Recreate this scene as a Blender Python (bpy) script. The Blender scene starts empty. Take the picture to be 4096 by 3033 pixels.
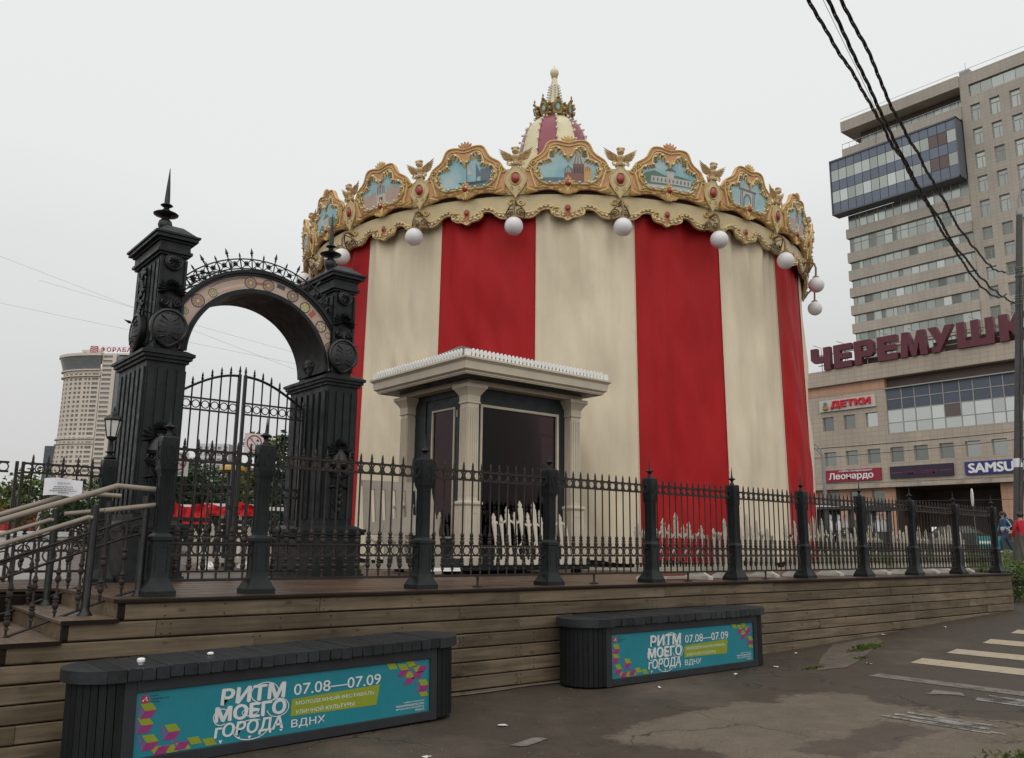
import bpy, bmesh, math, random
from mathutils import Vector, Matrix, noise
PI = math.pi
rad = math.radians
sin, cos = math.sin, math.cos
random.seed(7)
SC = bpy.context.scene
COL = SC.collection

# ---------------------------------------------------------------- camera
# World axes: X runs along the plank wall to the right, Y goes back across the deck, Z up (metres).
CAM = Vector((-3.35, -7.428, 1.615))
R_ = Vector((0.7716240852545313, -0.6359782939746039, 0.011308432617302131))
U_ = Vector((-0.1296059000998233, -0.13979404386125144, 0.9816618236237127))
F_ = Vector((0.6227347603229023, 0.758939546271026, 0.19029499045299852))
cam = bpy.data.cameras.new('camera')
cam.lens = 30.09
cam.sensor_width = 36.0
cam.sensor_fit = 'HORIZONTAL'
cam.clip_start = 0.1
cam.clip_end = 6000
cam_o = bpy.data.objects.new('camera', cam)
COL.objects.link(cam_o)
M4 = Matrix.Identity(4)
for i in range(3):
    M4[i][0] = R_[i]; M4[i][1] = U_[i]; M4[i][2] = -F_[i]; M4[i][3] = CAM[i]
cam_o.matrix_world = M4
SC.camera = cam_o

# ---------------------------------------------------------------- overcast sky, weak soft sun
W = bpy.data.worlds.new('World')
SC.world = W
W.use_nodes = True
nt = W.node_tree
nt.nodes.clear()
out = nt.nodes.new('ShaderNodeOutputWorld')
sky = nt.nodes.new('ShaderNodeTexSky')
sky.sky_type = 'NISHITA'
sky.sun_disc = False
sky.sun_elevation = rad(48)
sky.sun_rotation = rad(219)
sky.dust_density = 6.0
bg1 = nt.nodes.new('ShaderNodeBackground')
bg1.inputs[1].default_value = 0.06
nt.links.new(sky.outputs[0], bg1.inputs[0])
tc = nt.nodes.new('ShaderNodeTexCoord')
sep = nt.nodes.new('ShaderNodeSeparateXYZ')
nt.links.new(tc.outputs['Generated'], sep.inputs[0])
nz = nt.nodes.new('ShaderNodeTexNoise')
nz.inputs['Scale'].default_value = 1.6
nz.inputs['Detail'].default_value = 4
nz.inputs['Roughness'].default_value = 0.45
mp = nt.nodes.new('ShaderNodeMapping')
mp.inputs['Scale'].default_value = (1, 1, 2.6)
nt.links.new(tc.outputs['Generated'], mp.inputs[0])
nt.links.new(mp.outputs[0], nz.inputs[0])
ma = nt.nodes.new('ShaderNodeMath'); ma.operation = 'MULTIPLY_ADD'
nt.links.new(nz.outputs[0], ma.inputs[0]); ma.inputs[1].default_value = 0.26
nt.links.new(sep.outputs[2], ma.inputs[2])
cr = nt.nodes.new('ShaderNodeValToRGB')
nt.links.new(ma.outputs[0], cr.inputs[0])
el = cr.color_ramp.elements
el[0].position = 0.05; el[0].color = (0.62, 0.61, 0.60, 1)
el[1].position = 0.95; el[1].color = (0.95, 0.965, 0.955, 1)
e2 = el.new(0.32); e2.color = (0.75, 0.75, 0.75, 1)
e3 = el.new(0.52); e3.color = (0.90, 0.915, 0.91, 1)
bg2 = nt.nodes.new('ShaderNodeBackground')
bg2.inputs[1].default_value = 0.96
nt.links.new(cr.outputs[0], bg2.inputs[0])
mx = nt.nodes.new('ShaderNodeMixShader')
mx.inputs[0].default_value = 0.93
nt.links.new(bg1.outputs[0], mx.inputs[1]); nt.links.new(bg2.outputs[0], mx.inputs[2])
nt.links.new(mx.outputs[0], out.inputs[0])
sl = bpy.data.lights.new('sun', 'SUN')
sl.energy = 1.4
sl.angle = rad(100)
sl.color = (1, 0.97, 0.93)
so = bpy.data.objects.new('sun', sl)
COL.objects.link(so)
so.rotation_euler = Vector((0.42, 0.52, -0.74)).to_track_quat('-Z', 'Y').to_euler()   # light comes from behind the camera, high
SC.view_settings.view_transform = 'Standard'
SC.view_settings.look = 'None'
SC.view_settings.exposure = 0.0
SC.view_settings.gamma = 1.0
SC.view_settings.use_curve_mapping = False
SC.render.engine = 'CYCLES'
SC.cycles.max_bounces = 6
SC.cycles.transparent_max_bounces = 12

# ---------------------------------------------------------------- mesh helpers
WLOC = {}

def wl(o):
    return WLOC.get(o.name, Vector((0, 0, 0))) if o else Vector((0, 0, 0))

class MB:
    def __init__(self):
        self.v = []; self.f = []; self.m = []; self.M = None
    def add(self, vs, fs, mi=0):
        b = len(self.v)
        if self.M is not None:
            vs = [self.M @ Vector(p) for p in vs]
        self.v += [tuple(p) for p in vs]
        self.f += [tuple(i + b for i in f) for f in fs]
        self.m += [mi] * len(fs)
        return self
    def box(self, x0, y0, z0, x1, y1, z1, mi=0):
        vs = [(x0, y0, z0), (x1, y0, z0), (x1, y1, z0), (x0, y1, z0), (x0, y0, z1), (x1, y0, z1), (x1, y1, z1), (x0, y1, z1)]
        return self.add(vs, [(3, 2, 1, 0), (4, 5, 6, 7), (0, 1, 5, 4), (1, 2, 6, 5), (2, 3, 7, 6), (3, 0, 4, 7)], mi)
    def cbox(self, x0, y0, z0, x1, y1, z1, c=0.004, axis=0, mi=0):
        # box with chamfered long edges along the given axis
        if axis == 0: a, b = (y0, y1), (z0, z1)
        elif axis == 1: a, b = (x0, x1), (z0, z1)
        else: a, b = (x0, x1), (y0, y1)
        p = [(a[0] + c, b[0]), (a[1] - c, b[0]), (a[1], b[0] + c), (a[1], b[1] - c), (a[1] - c, b[1]), (a[0] + c, b[1]), (a[0], b[1] - c), (a[0], b[0] + c)]
        lo, hi = ((x0, x1), (y0, y1), (z0, z1))[axis]
        return self.prism(p, lo, hi, axis, mi)
    def prism(self, poly, lo, hi, axis=1, mi=0):
        n = len(poly)
        def pt(p, h):
            return (h, p[0], p[1]) if axis == 0 else ((p[0], h, p[1]) if axis == 1 else (p[0], p[1], h))
        vs = [pt(p, lo) for p in poly] + [pt(p, hi) for p in poly]
        fs = [tuple(range(n))[::-1], tuple(range(n, 2 * n))] + [(i, (i + 1) % n, n + (i + 1) % n, n + i) for i in range(n)]
        return self.add(vs, fs, mi)
    def lathe(self, prof, n=12, c=(0, 0, 0), mi=0, a0=0.0, sq=False):
        # profile of (radius, z); sq=True makes a square section with half width = radius
        if sq:
            dirs = [(-1, -1), (1, -1), (1, 1), (-1, 1)]; n = 4
        else:
            dirs = [(cos(2 * PI * i / n + a0), sin(2 * PI * i / n + a0)) for i in range(n)]
        vs = []
        for r, z in prof:
            vs += [(c[0] + d[0] * r, c[1] + d[1] * r, c[2] + z) for d in dirs]
        fs = []
        for k in range(len(prof) - 1):
            for i in range(n):
                j = (i + 1) % n
                fs.append((k * n + i, k * n + j, (k + 1) * n + j, (k + 1) * n + i))
        fs.append(tuple(range(n))[::-1])
        fs.append(tuple(range((len(prof) - 1) * n, len(prof) * n)))
        return self.add(vs, fs, mi)
    def tube(self, pts, r, n=6, closed=False, mi=0):
        pts = [Vector(p) for p in pts]
        N = len(pts)
        vs = []; prev = None
        for i, p in enumerate(pts):
            a = pts[i - 1] if (i > 0 or closed) else p
            b = pts[(i + 1) % N] if (i < N - 1 or closed) else p
            t = (b - a)
            if t.length < 1e-9: t = Vector((0, 0, 1))
            t.normalize()
            if prev is None:
                h = Vector((0, 0, 1)) if abs(t.z) < 0.9 else Vector((1, 0, 0))
                u = t.cross(h).normalized()
            else:
                u = (prev - t * prev.dot(t))
                u = u.normalized() if u.length > 1e-6 else t.orthogonal().normalized()
            prev = u
            w = t.cross(u)
            rr = r[i] if isinstance(r, (list, tuple)) else r
            vs += [p + (u * cos(2 * PI * k / n) + w * sin(2 * PI * k / n)) * rr for k in range(n)]
        fs = []
        for i in range(N if closed else N - 1):
            for k in range(n):
                fs.append((i * n + k, i * n + (k + 1) % n, ((i + 1) % N) * n + (k + 1) % n, ((i + 1) % N) * n + k))
        if not closed:
            fs.append(tuple(range(n))[::-1]); fs.append(tuple(range((N - 1) * n, N * n)))
        return self.add(vs, fs, mi)
    def ball(self, c, r, nu=10, nv=6, mi=0, rot=None):
        if not isinstance(r, (tuple, list)): r = (r, r, r)
        vs = [Vector((0, 0, -r[2]))]
        for j in range(1, nv):
            a = -PI / 2 + PI * j / nv
            for i in range(nu):
                b = 2 * PI * i / nu
                vs.append(Vector((r[0] * cos(a) * cos(b), r[1] * cos(a) * sin(b), r[2] * sin(a))))
        vs.append(Vector((0, 0, r[2])))
        if rot is not None: vs = [rot @ p for p in vs]
        vs = [p + Vector(c) for p in vs]
        fs = [(0, 1 + (i + 1) % nu, 1 + i) for i in range(nu)]
        for j in range(nv - 2):
            for i in range(nu):
                a = 1 + j * nu + i; b = 1 + j * nu + (i + 1) % nu
                fs.append((a, b, b + nu, a + nu))
        L = len(vs) - 1; s = 1 + (nv - 2) * nu
        fs += [(L, s + i, s + (i + 1) % nu) for i in range(nu)]
        return self.add(vs, fs, mi)
    def mesh(self, name, mats, smooth=None, off=None, warp=None):
        me = bpy.data.meshes.new(name)
        v = self.v
        if warp: v = [warp(p) for p in v]
        if off is not None: v = [(p[0] - off[0], p[1] - off[1], p[2] - off[2]) for p in v]
        me.from_pydata(v, [], self.f)
        if not isinstance(mats, (list, tuple)): mats = [mats]
        for m in mats: me.materials.append(m)
        if len(mats) > 1: me.polygons.foreach_set('material_index', self.m)
        if smooth:
            me.polygons.foreach_set('use_smooth', [True] * len(self.f))
            me.set_sharp_from_angle(angle=rad(smooth))
        me.update()
        return me
    def build(self, name, mats, parent=None, smooth=None, loc=None, world=False, rz=0.0, kind=None, warp=None):
        off = wl(parent) if world else None
        if world and parent is None and loc is not None: off = Vector(loc)
        me = self.mesh(name, mats, smooth, off, warp)
        return inst(me, name, parent, loc if not (world and parent is not None) else None, rz, kind)

def inst(me, name, parent=None, loc=None, rz=0.0, kind=None):
    o = bpy.data.objects.new(name, me)
    COL.objects.link(o)
    if loc is not None: o.location = loc
    if rz: o.rotation_euler = (0, 0, rz)
    if parent is not None: o.parent = parent
    if kind: o['kind'] = kind
    WLOC[o.name] = wl(parent) + (Vector(loc) if loc is not None else Vector((0, 0, 0)))
    return o

def thing(name, label, cat, loc=(0, 0, 0), group=None, rz=0.0):
    o = bpy.data.objects.new(name, None)
    COL.objects.link(o)
    o.location = loc
    if rz: o.rotation_euler = (0, 0, rz)
    o.empty_display_size = 0.2
    WLOC[o.name] = Vector(loc)
    return tag(o, label, cat, group)

def tag(o, label, cat, group=None):
    o['label'] = label; o['category'] = cat
    if group: o['group'] = group
    return o

def kids(o):
    return [c for c in COL.objects if c.parent == o]

def struct(o):
    o['kind'] = 'structure'
    return o

def text_mesh(body, name, mat, bold=0.0, extrude=0.0, w=None, h=None, frame='X', shear=0.0, org=(0, 0, 0), spacing=1.0, align='L', mi_bevel=0.0, fat=0.0):
    """lettering fitted to w x h; frame 'X' reads along +X facing -Y, 'Y' reads along -Y facing -X"""
    c = bpy.data.curves.new(name, 'FONT')
    c.body = body; c.size = 1.0; c.offset = bold; c.extrude = extrude; c.shear = shear
    c.space_character = spacing; c.bevel_depth = mi_bevel; c.resolution_u = 3
    if align == 'R': c.align_x = 'RIGHT'
    o = bpy.data.objects.new(name, c)
    COL.objects.link(o)
    bpy.context.view_layer.update()
    dg = bpy.context.evaluated_depsgraph_get()
    me = bpy.data.meshes.new_from_object(o.evaluated_get(dg))
    bpy.data.objects.remove(o); bpy.data.curves.remove(c)
    xs = [v.co.x for v in me.vertices]; ys = [v.co.y for v in me.vertices]
    x0, x1, y0, y1 = min(xs), max(xs), min(ys), max(ys)
    sx = w / (x1 - x0) if w else None
    sy = h / (y1 - y0) if h else None
    if sx is None: sx = sy
    if sy is None: sy = sx
    for v in me.vertices:
        x = (v.co.x - x0) * sx; y = (v.co.y - y0) * sy; z = v.co.z
        if align == 'R': x = (v.co.x - x1) * sx
        if frame == 'X': v.co = (org[0] + x, org[1] - z, org[2] + y)
        else: v.co = (org[0] - z, org[1] - x, org[2] + y)
    if fat:
        # heavier strokes: the outline repeated a hair's breadth to either side
        k0 = [(v.co.copy()) for v in me.vertices]; fs = [tuple(p.vertices) for p in me.polygons]; n0 = len(k0)
        V = []; Fs = []
        for k, (d, e) in enumerate(((0, 0), (-fat, 0), (fat, 0), (-fat / 2, fat * 0.6), (fat / 2, -fat * 0.6))):
            for q in k0:
                V.append((q.x + d, q.y - 0.0002 * k, q.z + e) if frame == 'X' else (q.x - 0.004 * k, q.y + d, q.z + e))
            Fs += [tuple(i + n0 * k for i in f) for f in fs]
        me = bpy.data.meshes.new(name); me.from_pydata(V, [], Fs)
    me.name = name
    me.materials.clear(); me.materials.append(mat)
    for p in me.polygons: p.material_index = 0
    me.update()
    return me

# ---------------------------------------------------------------- material helpers
def newmat(name):
    m = bpy.data.materials.new(name)
    m.use_nodes = True
    n = m.node_tree
    return m, n, n.nodes['Principled BSDF']

def N(n, t, **kw):
    x = n.nodes.new(t)
    for k, v in kw.items():
        if k.startswith('i_'):
            x.inputs[int(k[2:])].default_value = v
        else: setattr(x, k, v)
    return x

def noise_node(n, vec, scale, detail=4, rough=0.55, stretch=None):
    if stretch:
        mpn = N(n, 'ShaderNodeMapping'); mpn.inputs['Scale'].default_value = stretch
        n.links.new(vec, mpn.inputs[0]); vec = mpn.outputs[0]
    t = N(n, 'ShaderNodeTexNoise')
    t.inputs['Scale'].default_value = scale; t.inputs['Detail'].default_value = detail; t.inputs['Roughness'].default_value = rough
    n.links.new(vec, t.inputs['Vector'])
    return t.outputs[0]

def math_node(n, op, a, b=None, c=None, clamp=False):
    x = N(n, 'ShaderNodeMath', operation=op); x.use_clamp = clamp
    for i, q in enumerate((a, b, c)):
        if q is None: continue
        if isinstance(q, (int, float)): x.inputs[i].default_value = q
        else: n.links.new(q, x.inputs[i])
    return x.outputs[0]

def maprange(n, v, a, b, c, d):
    x = N(n, 'ShaderNodeMapRange'); x.clamp = True
    n.links.new(v, x.inputs[0])
    for i, q in enumerate((a, b, c, d)): x.inputs[i + 1].default_value = q
    return x.outputs[0]

def mixc(n, fac, a, b, mode='MIX'):
    x = N(n, 'ShaderNodeMix', data_type='RGBA', blend_type=mode)
    if isinstance(fac, (int, float)): x.inputs[0].default_value = fac
    else: n.links.new(fac, x.inputs[0])
    for idx, q in ((6, a), (7, b)):
        if isinstance(q, tuple): x.inputs[idx].default_value = (q[0], q[1], q[2], 1)
        else: n.links.new(q, x.inputs[idx])
    return x.outputs[2]

def scalec(n, col, fac):
    x = N(n, 'ShaderNodeVectorMath', operation='SCALE')
    if isinstance(col, tuple): x.inputs[0].default_value = col
    else: n.links.new(col, x.inputs[0])
    if isinstance(fac, (int, float)): x.inputs[3].default_value = fac
    else: n.links.new(fac, x.inputs[3])
    return x.outputs[0]

def bump(n, p, h, strength=0.3, dist=0.01):
    b = N(n, 'ShaderNodeBump'); b.inputs['Strength'].default_value = strength; b.inputs['Distance'].default_value = dist
    n.links.new(h, b.inputs['Height']); n.links.new(b.outputs[0], p.inputs['Normal'])

def mat(name, col, rough=0.6, var=0.15, vs=3.0, bp=0.0, bs=40.0, metal=0.0, spec=0.5, rnd=0.0, stretch=None, dirt=0.0, dirtcol=None, dist=0.01):
    m, n, p = newmat(name)
    pos = N(n, 'ShaderNodeNewGeometry').outputs['Position']
    nz1 = noise_node(n, pos, vs, 5, 0.6, stretch)
    fac = maprange(n, nz1, 0.28, 0.72, 1 - var, 1 + var)
    if rnd:
        oi = N(n, 'ShaderNodeObjectInfo').outputs['Random']
        fac = math_node(n, 'MULTIPLY', fac, maprange(n, oi, 0, 1, 1 - rnd, 1 + rnd))
    c = scalec(n, tuple(col), fac)
    if dirt:
        d = noise_node(n, pos, vs * 0.45, 6, 0.7)
        c = mixc(n, maprange(n, d, 0.5, 0.75, 0, dirt), c, dirtcol or tuple(x * 0.35 for x in col))
    n.links.new(c, p.inputs['Base Color'])
    p.inputs['Roughness'].default_value = rough
    r = noise_node(n, pos, vs * 2.3, 3)
    n.links.new(maprange(n, r, 0.3, 0.7, max(rough - 0.12, 0.03), min(rough + 0.12, 1)), p.inputs['Roughness'])
    p.inputs['Metallic'].default_value = metal
    p.inputs['Specular IOR Level'].default_value = spec
    if bp:
        bump(n, p, noise_node(n, pos, bs, 4, 0.6, stretch), bp, dist)
    return m

def leaf_mat(name, col, rnd=0.25):
    m, n, p = newmat(name)
    pos = N(n, 'ShaderNodeNewGeometry').outputs['Position']
    a = noise_node(n, pos, 9.0, 2)
    b = noise_node(n, pos, 0.9, 3)
    f = math_node(n, 'MULTIPLY', maprange(n, a, 0.3, 0.7, 0.6, 1.5), maprange(n, b, 0.3, 0.7, 0.75, 1.25))
    n.links.new(scalec(n, col, f), p.inputs['Base Color'])
    p.inputs['Roughness'].default_value = 0.5
    p.inputs['Specular IOR Level'].default_value = 0.3
    return m

IRON = mat('dark_iron_paint', (0.0098, 0.0112, 0.0112), 0.38, 0.35, 5, 0.25, 60, spec=0.42, dirt=0.55, dirtcol=(0.032, 0.034, 0.033))
IRON2 = mat('dark_green_iron', (0.0115, 0.0138, 0.0140), 0.46, 0.35, 4, 0.3, 45, spec=0.24, dirt=0.6, dirtcol=(0.032, 0.036, 0.036))
RAILM = mat('brown_black_iron', (0.021, 0.0165, 0.0145), 0.5, 0.3, 7, 0.2, 60, spec=0.28, dirt=0.5, dirtcol=(0.060, 0.042, 0.032))
BEIGE_RAIL = mat('beige_handrail', (0.22, 0.185, 0.145), 0.45, 0.12, 6, 0.1, 60, dirt=0.35, dirtcol=(0.14, 0.115, 0.095))
CREAM_P = mat('cream_paint', (0.60, 0.56, 0.47), 0.5, 0.08, 3, 0.1, 30, dirt=0.3, dirtcol=(0.33, 0.30, 0.24))
WHITE_P = mat('white_paint', (0.76, 0.76, 0.73), 0.5, 0.06, 4, dirt=0.2, dirtcol=(0.45, 0.43, 0.39))
KIOSK_D = mat('kiosk_dark_panel', (0.019, 0.025, 0.027), 0.45, 0.2, 3, 0.12, 35, spec=0.3, dirt=0.3, dirtcol=(0.04, 0.044, 0.044))
GOLD = mat('painted_gold', (0.62, 0.44, 0.17), 0.42, 0.2, 8, 0.2, 40, metal=0.05, dirt=0.4, dirtcol=(0.30, 0.19, 0.075))
CREAM_C = mat('carousel_cream', (0.56, 0.455, 0.255), 0.45, 0.1, 3, 0.08, 30, dirt=0.45, dirtcol=(0.33, 0.25, 0.125))
TERRA = mat('carousel_terracotta', (0.56, 0.285, 0.14), 0.5, 0.2, 5, 0.15, 35, dirt=0.35, dirtcol=(0.38, 0.19, 0.09))
BROWN_D = mat('shade_brown_board', (0.055, 0.028, 0.022), 0.6, 0.2, 4)
JEWEL = mat('red_jewel', (0.30, 0.028, 0.018), 0.22, 0.1, 5, spec=0.7)
BULB = mat('pearl_bulb', (0.66, 0.64, 0.59), 0.2, 0.08, 8, spec=0.6)
GLOBE = mat('opal_globe', (0.70, 0.69, 0.70), 0.3, 0.04, 2, bp=0.02, bs=60, dirt=0.25, dirtcol=(0.5, 0.47, 0.45))
BRONZE = mat('bronze_bracket', (0.19, 0.125, 0.065), 0.45, 0.25, 6, metal=0.3)
ASPH_D = mat('dark_asphalt_crack', (0.02, 0.018, 0.016), 0.8, 0.2, 8)

def picture_mat():
    m, n, p = newmat('painted_sky_picture')
    pos = N(n, 'ShaderNodeNewGeometry').outputs['Position']
    a = noise_node(n, pos, 2.2, 5, 0.6)
    c = mixc(n, maprange(n, a, 0.35, 0.7, 0, 1), (0.20, 0.42, 0.47), (0.44, 0.56, 0.56))
    n.links.new(c, p.inputs['Base Color']); p.inputs['Roughness'].default_value = 0.4
    return m
PICT = picture_mat()
def flat(name, col, rough=0.5): return mat(name, col, rough, 0.08, 6)
P_BRICK = flat('print_brick_red', (0.22, 0.10, 0.08)); P_STONE = flat('print_pale_stone', (0.50, 0.47, 0.42))
P_SLATE = flat('print_slate', (0.12, 0.17, 0.20)); P_GREEN = flat('print_green', (0.10, 0.19, 0.13)); P_PINK = flat('print_pink_wall', (0.46, 0.33, 0.27))
P_DARK = flat('print_dark', (0.05, 0.06, 0.07)); P_OCHRE = flat('print_ochre', (0.55, 0.33, 0.10))

def tarp(name, col, streakcol, amt):
    m, n, p = newmat(name)
    pos = N(n, 'ShaderNodeNewGeometry').outputs['Position']
    s = noise_node(n, pos, 2.2, 6, 0.65, (1, 1, 0.10))
    s2 = noise_node(n, pos, 9, 4, 0.6, (1, 1, 0.06))
    b = noise_node(n, pos, 0.35, 4, 0.6)
    c = scalec(n, col, maprange(n, b, 0.3, 0.7, 0.88, 1.1))
    c = mixc(n, maprange(n, s, 0.45, 0.78, 0, amt), c, streakcol)
    c = mixc(n, maprange(n, s2, 0.5, 0.75, 0, amt * 0.3), c, streakcol)
    blot = noise_node(n, pos, 0.9, 6, 0.7)
    c = mixc(n, maprange(n, blot, 0.52, 0.75, 0, amt * 0.6), c, streakcol)
    n.links.new(c, p.inputs['Base Color'])
    p.inputs['Roughness'].default_value = 0.6
    p.inputs['Specular IOR Level'].default_value = 0.16
    w = noise_node(n, pos, 90, 2, 0.5)
    w2 = noise_node(n, pos, 5, 5, 0.6, (1, 1, 0.35))
    bump(n, p, math_node(n, 'ADD', w2, math_node(n, 'MULTIPLY', w, 0.10)), 0.45, 0.035)
    return m
T_RED = tarp('red_tarpaulin', (0.375, 0.012, 0.014), (0.215, 0.010, 0.010), 0.45)
T_CREAM = tarp('cream_tarpaulin', (0.68, 0.59, 0.44), (0.49, 0.41, 0.29), 0.45)

def wood(name, c1, c2, grain_axis=0, dark=0.3, rough=0.6, rnd=0.22, wet=0.0, spec=0.14):
    m, n, p = newmat(name)
    g = N(n, 'ShaderNodeNewGeometry').outputs['Position']
    oi = N(n, 'ShaderNodeObjectInfo').outputs['Random']
    # shift the grain per board
    cx = N(n, 'ShaderNodeCombineXYZ')
    for i in range(3): n.links.new(math_node(n, 'MULTIPLY', oi, 37.0 + 11 * i), cx.inputs[i])
    ad = N(n, 'ShaderNodeVectorMath', operation='ADD')
    n.links.new(g, ad.inputs[0]); n.links.new(cx.outputs[0], ad.inputs[1])
    pos = ad.outputs[0]
    st = [26, 26, 26]; st[grain_axis] = 1.3
    a = noise_node(n, pos, 1.0, 6, 0.62, tuple(st))
    st2 = [5, 5, 5]; st2[grain_axis] = 1.1
    b = noise_node(n, pos, 1.0, 5, 0.6, tuple(st2))
    c = mixc(n, maprange(n, a, 0.3, 0.72, 0, 1), c1, c2)
    c = scalec(n, c, maprange(n, oi, 0, 1, 1 - rnd, 1 + rnd))
    c = mixc(n, maprange(n, b, 0.5, 0.78, 0, dark + 0.3), c, tuple(q * 0.33 for q in c1))
    kv = N(n, 'ShaderNodeTexVoronoi'); kv.inputs['Scale'].default_value = 1.0
    km = N(n, 'ShaderNodeMapping'); st3 = [7, 7, 7]; st3[grain_axis] = 3.2; km.inputs['Scale'].default_value = tuple(st3)
    n.links.new(pos, km.inputs[0]); n.links.new(km.outputs[0], kv.inputs['Vector'])
    c = mixc(n, maprange(n, kv.outputs['Distance'], 0.05, 0.16, 0.55, 0), c, tuple(q * 0.22 for q in c1))
    blot = noise_node(n, g, 0.75, 6, 0.7)
    c = scalec(n, c, maprange(n, blot, 0.3, 0.72, 1.22, 0.62))
    n.links.new(c, p.inputs['Base Color'])
    n.links.new(maprange(n, b, 0.3, 0.7, rough, rough - wet), p.inputs['Roughness'])
    p.inputs['Specular IOR Level'].default_value = spec
    bump(n, p, a, 0.35, 0.004)
    return m
WALLW = wood('weathered_plank', (0.100, 0.075, 0.049), (0.185, 0.145, 0.099), 0, 0.35, 0.7, 0.25)
DECKW = wood('wet_deck_plank', (0.080, 0.046, 0.029), (0.132, 0.080, 0.054), 0, 0.2, 0.5, 0.18, 0.16, 0.32)
TREADW = wood('wet_tread_plank', (0.100, 0.066, 0.042), (0.17, 0.118, 0.08), 1, 0.2, 0.5, 0.18, 0.14, 0.3)
EDGEW = wood('dark_wet_edge', (0.010, 0.006, 0.004), (0.018, 0.011, 0.007), 0, 0.2, 0.5)
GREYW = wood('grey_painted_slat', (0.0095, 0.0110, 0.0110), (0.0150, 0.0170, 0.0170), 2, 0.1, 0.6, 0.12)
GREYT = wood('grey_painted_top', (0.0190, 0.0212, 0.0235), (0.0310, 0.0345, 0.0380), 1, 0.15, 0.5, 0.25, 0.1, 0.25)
GREYB = mat('grey_bench_frame', (0.0270, 0.0285, 0.0315), 0.55, 0.15, 5, 0.1, 40, spec=0.2, dirt=0.3)
# ---------------------------------------------------------------- ground
def lerp(xs, zs, x):
    if x <= xs[0]: return zs[0]
    for i in range(len(xs) - 1):
        if x <= xs[i + 1]:
            t = (x - xs[i]) / (xs[i + 1] - xs[i])
            return zs[i] + (zs[i + 1] - zs[i]) * t
    return zs[-1]
def sst(a, b, x):
    t = min(1, max(0, (x - a) / (b - a)))
    return t * t * (3 - 2 * t)
GX = [-40, -10, -3, 2, 7.5, 10.4, 13, 15.8, 20, 28, 35, 60, 100]
GZ = [-0.15, -0.02, 0.03, 0.10, 0.145, 0.225, 0.335, 0.41, 0.66, 1.13, 1.46, 1.7, 1.7]
def gz(s, t):
    f = lerp(GX, GZ, s)
    b = max(f, 1.0)
    k = sst(5, 11, t)
    if s > 14: k *= 1 - sst(16.0, 24.0, s) * 0.999
    return f + (b - f) * k

def axis_pts(marks):
    r = []
    for a, b, st in marks:
        x = a
        while x < b - 1e-6:
            r.append(x); x += st
    r.append(marks[-1][1])
    return r
gxs = axis_pts([(-1500, -100, 280), (-100, -12, 11), (-12, 24, 0.75), (24, 40, 2), (40, 120, 10), (120, 1500, 276)])
gys = axis_pts([(-1500, -60, 288), (-60, -12, 8), (-12, 14, 0.75), (14, 60, 5.75), (60, 1500, 288)])
g = MB()
vs = [(x, y, gz(x, y)) for y in gys for x in gxs]
nx = len(gxs)
g.add(vs, [(j * nx + i, j * nx + i + 1, (j + 1) * nx + i + 1, (j + 1) * nx + i) for j in range(len(gys) - 1) for i in range(nx - 1)])

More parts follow.
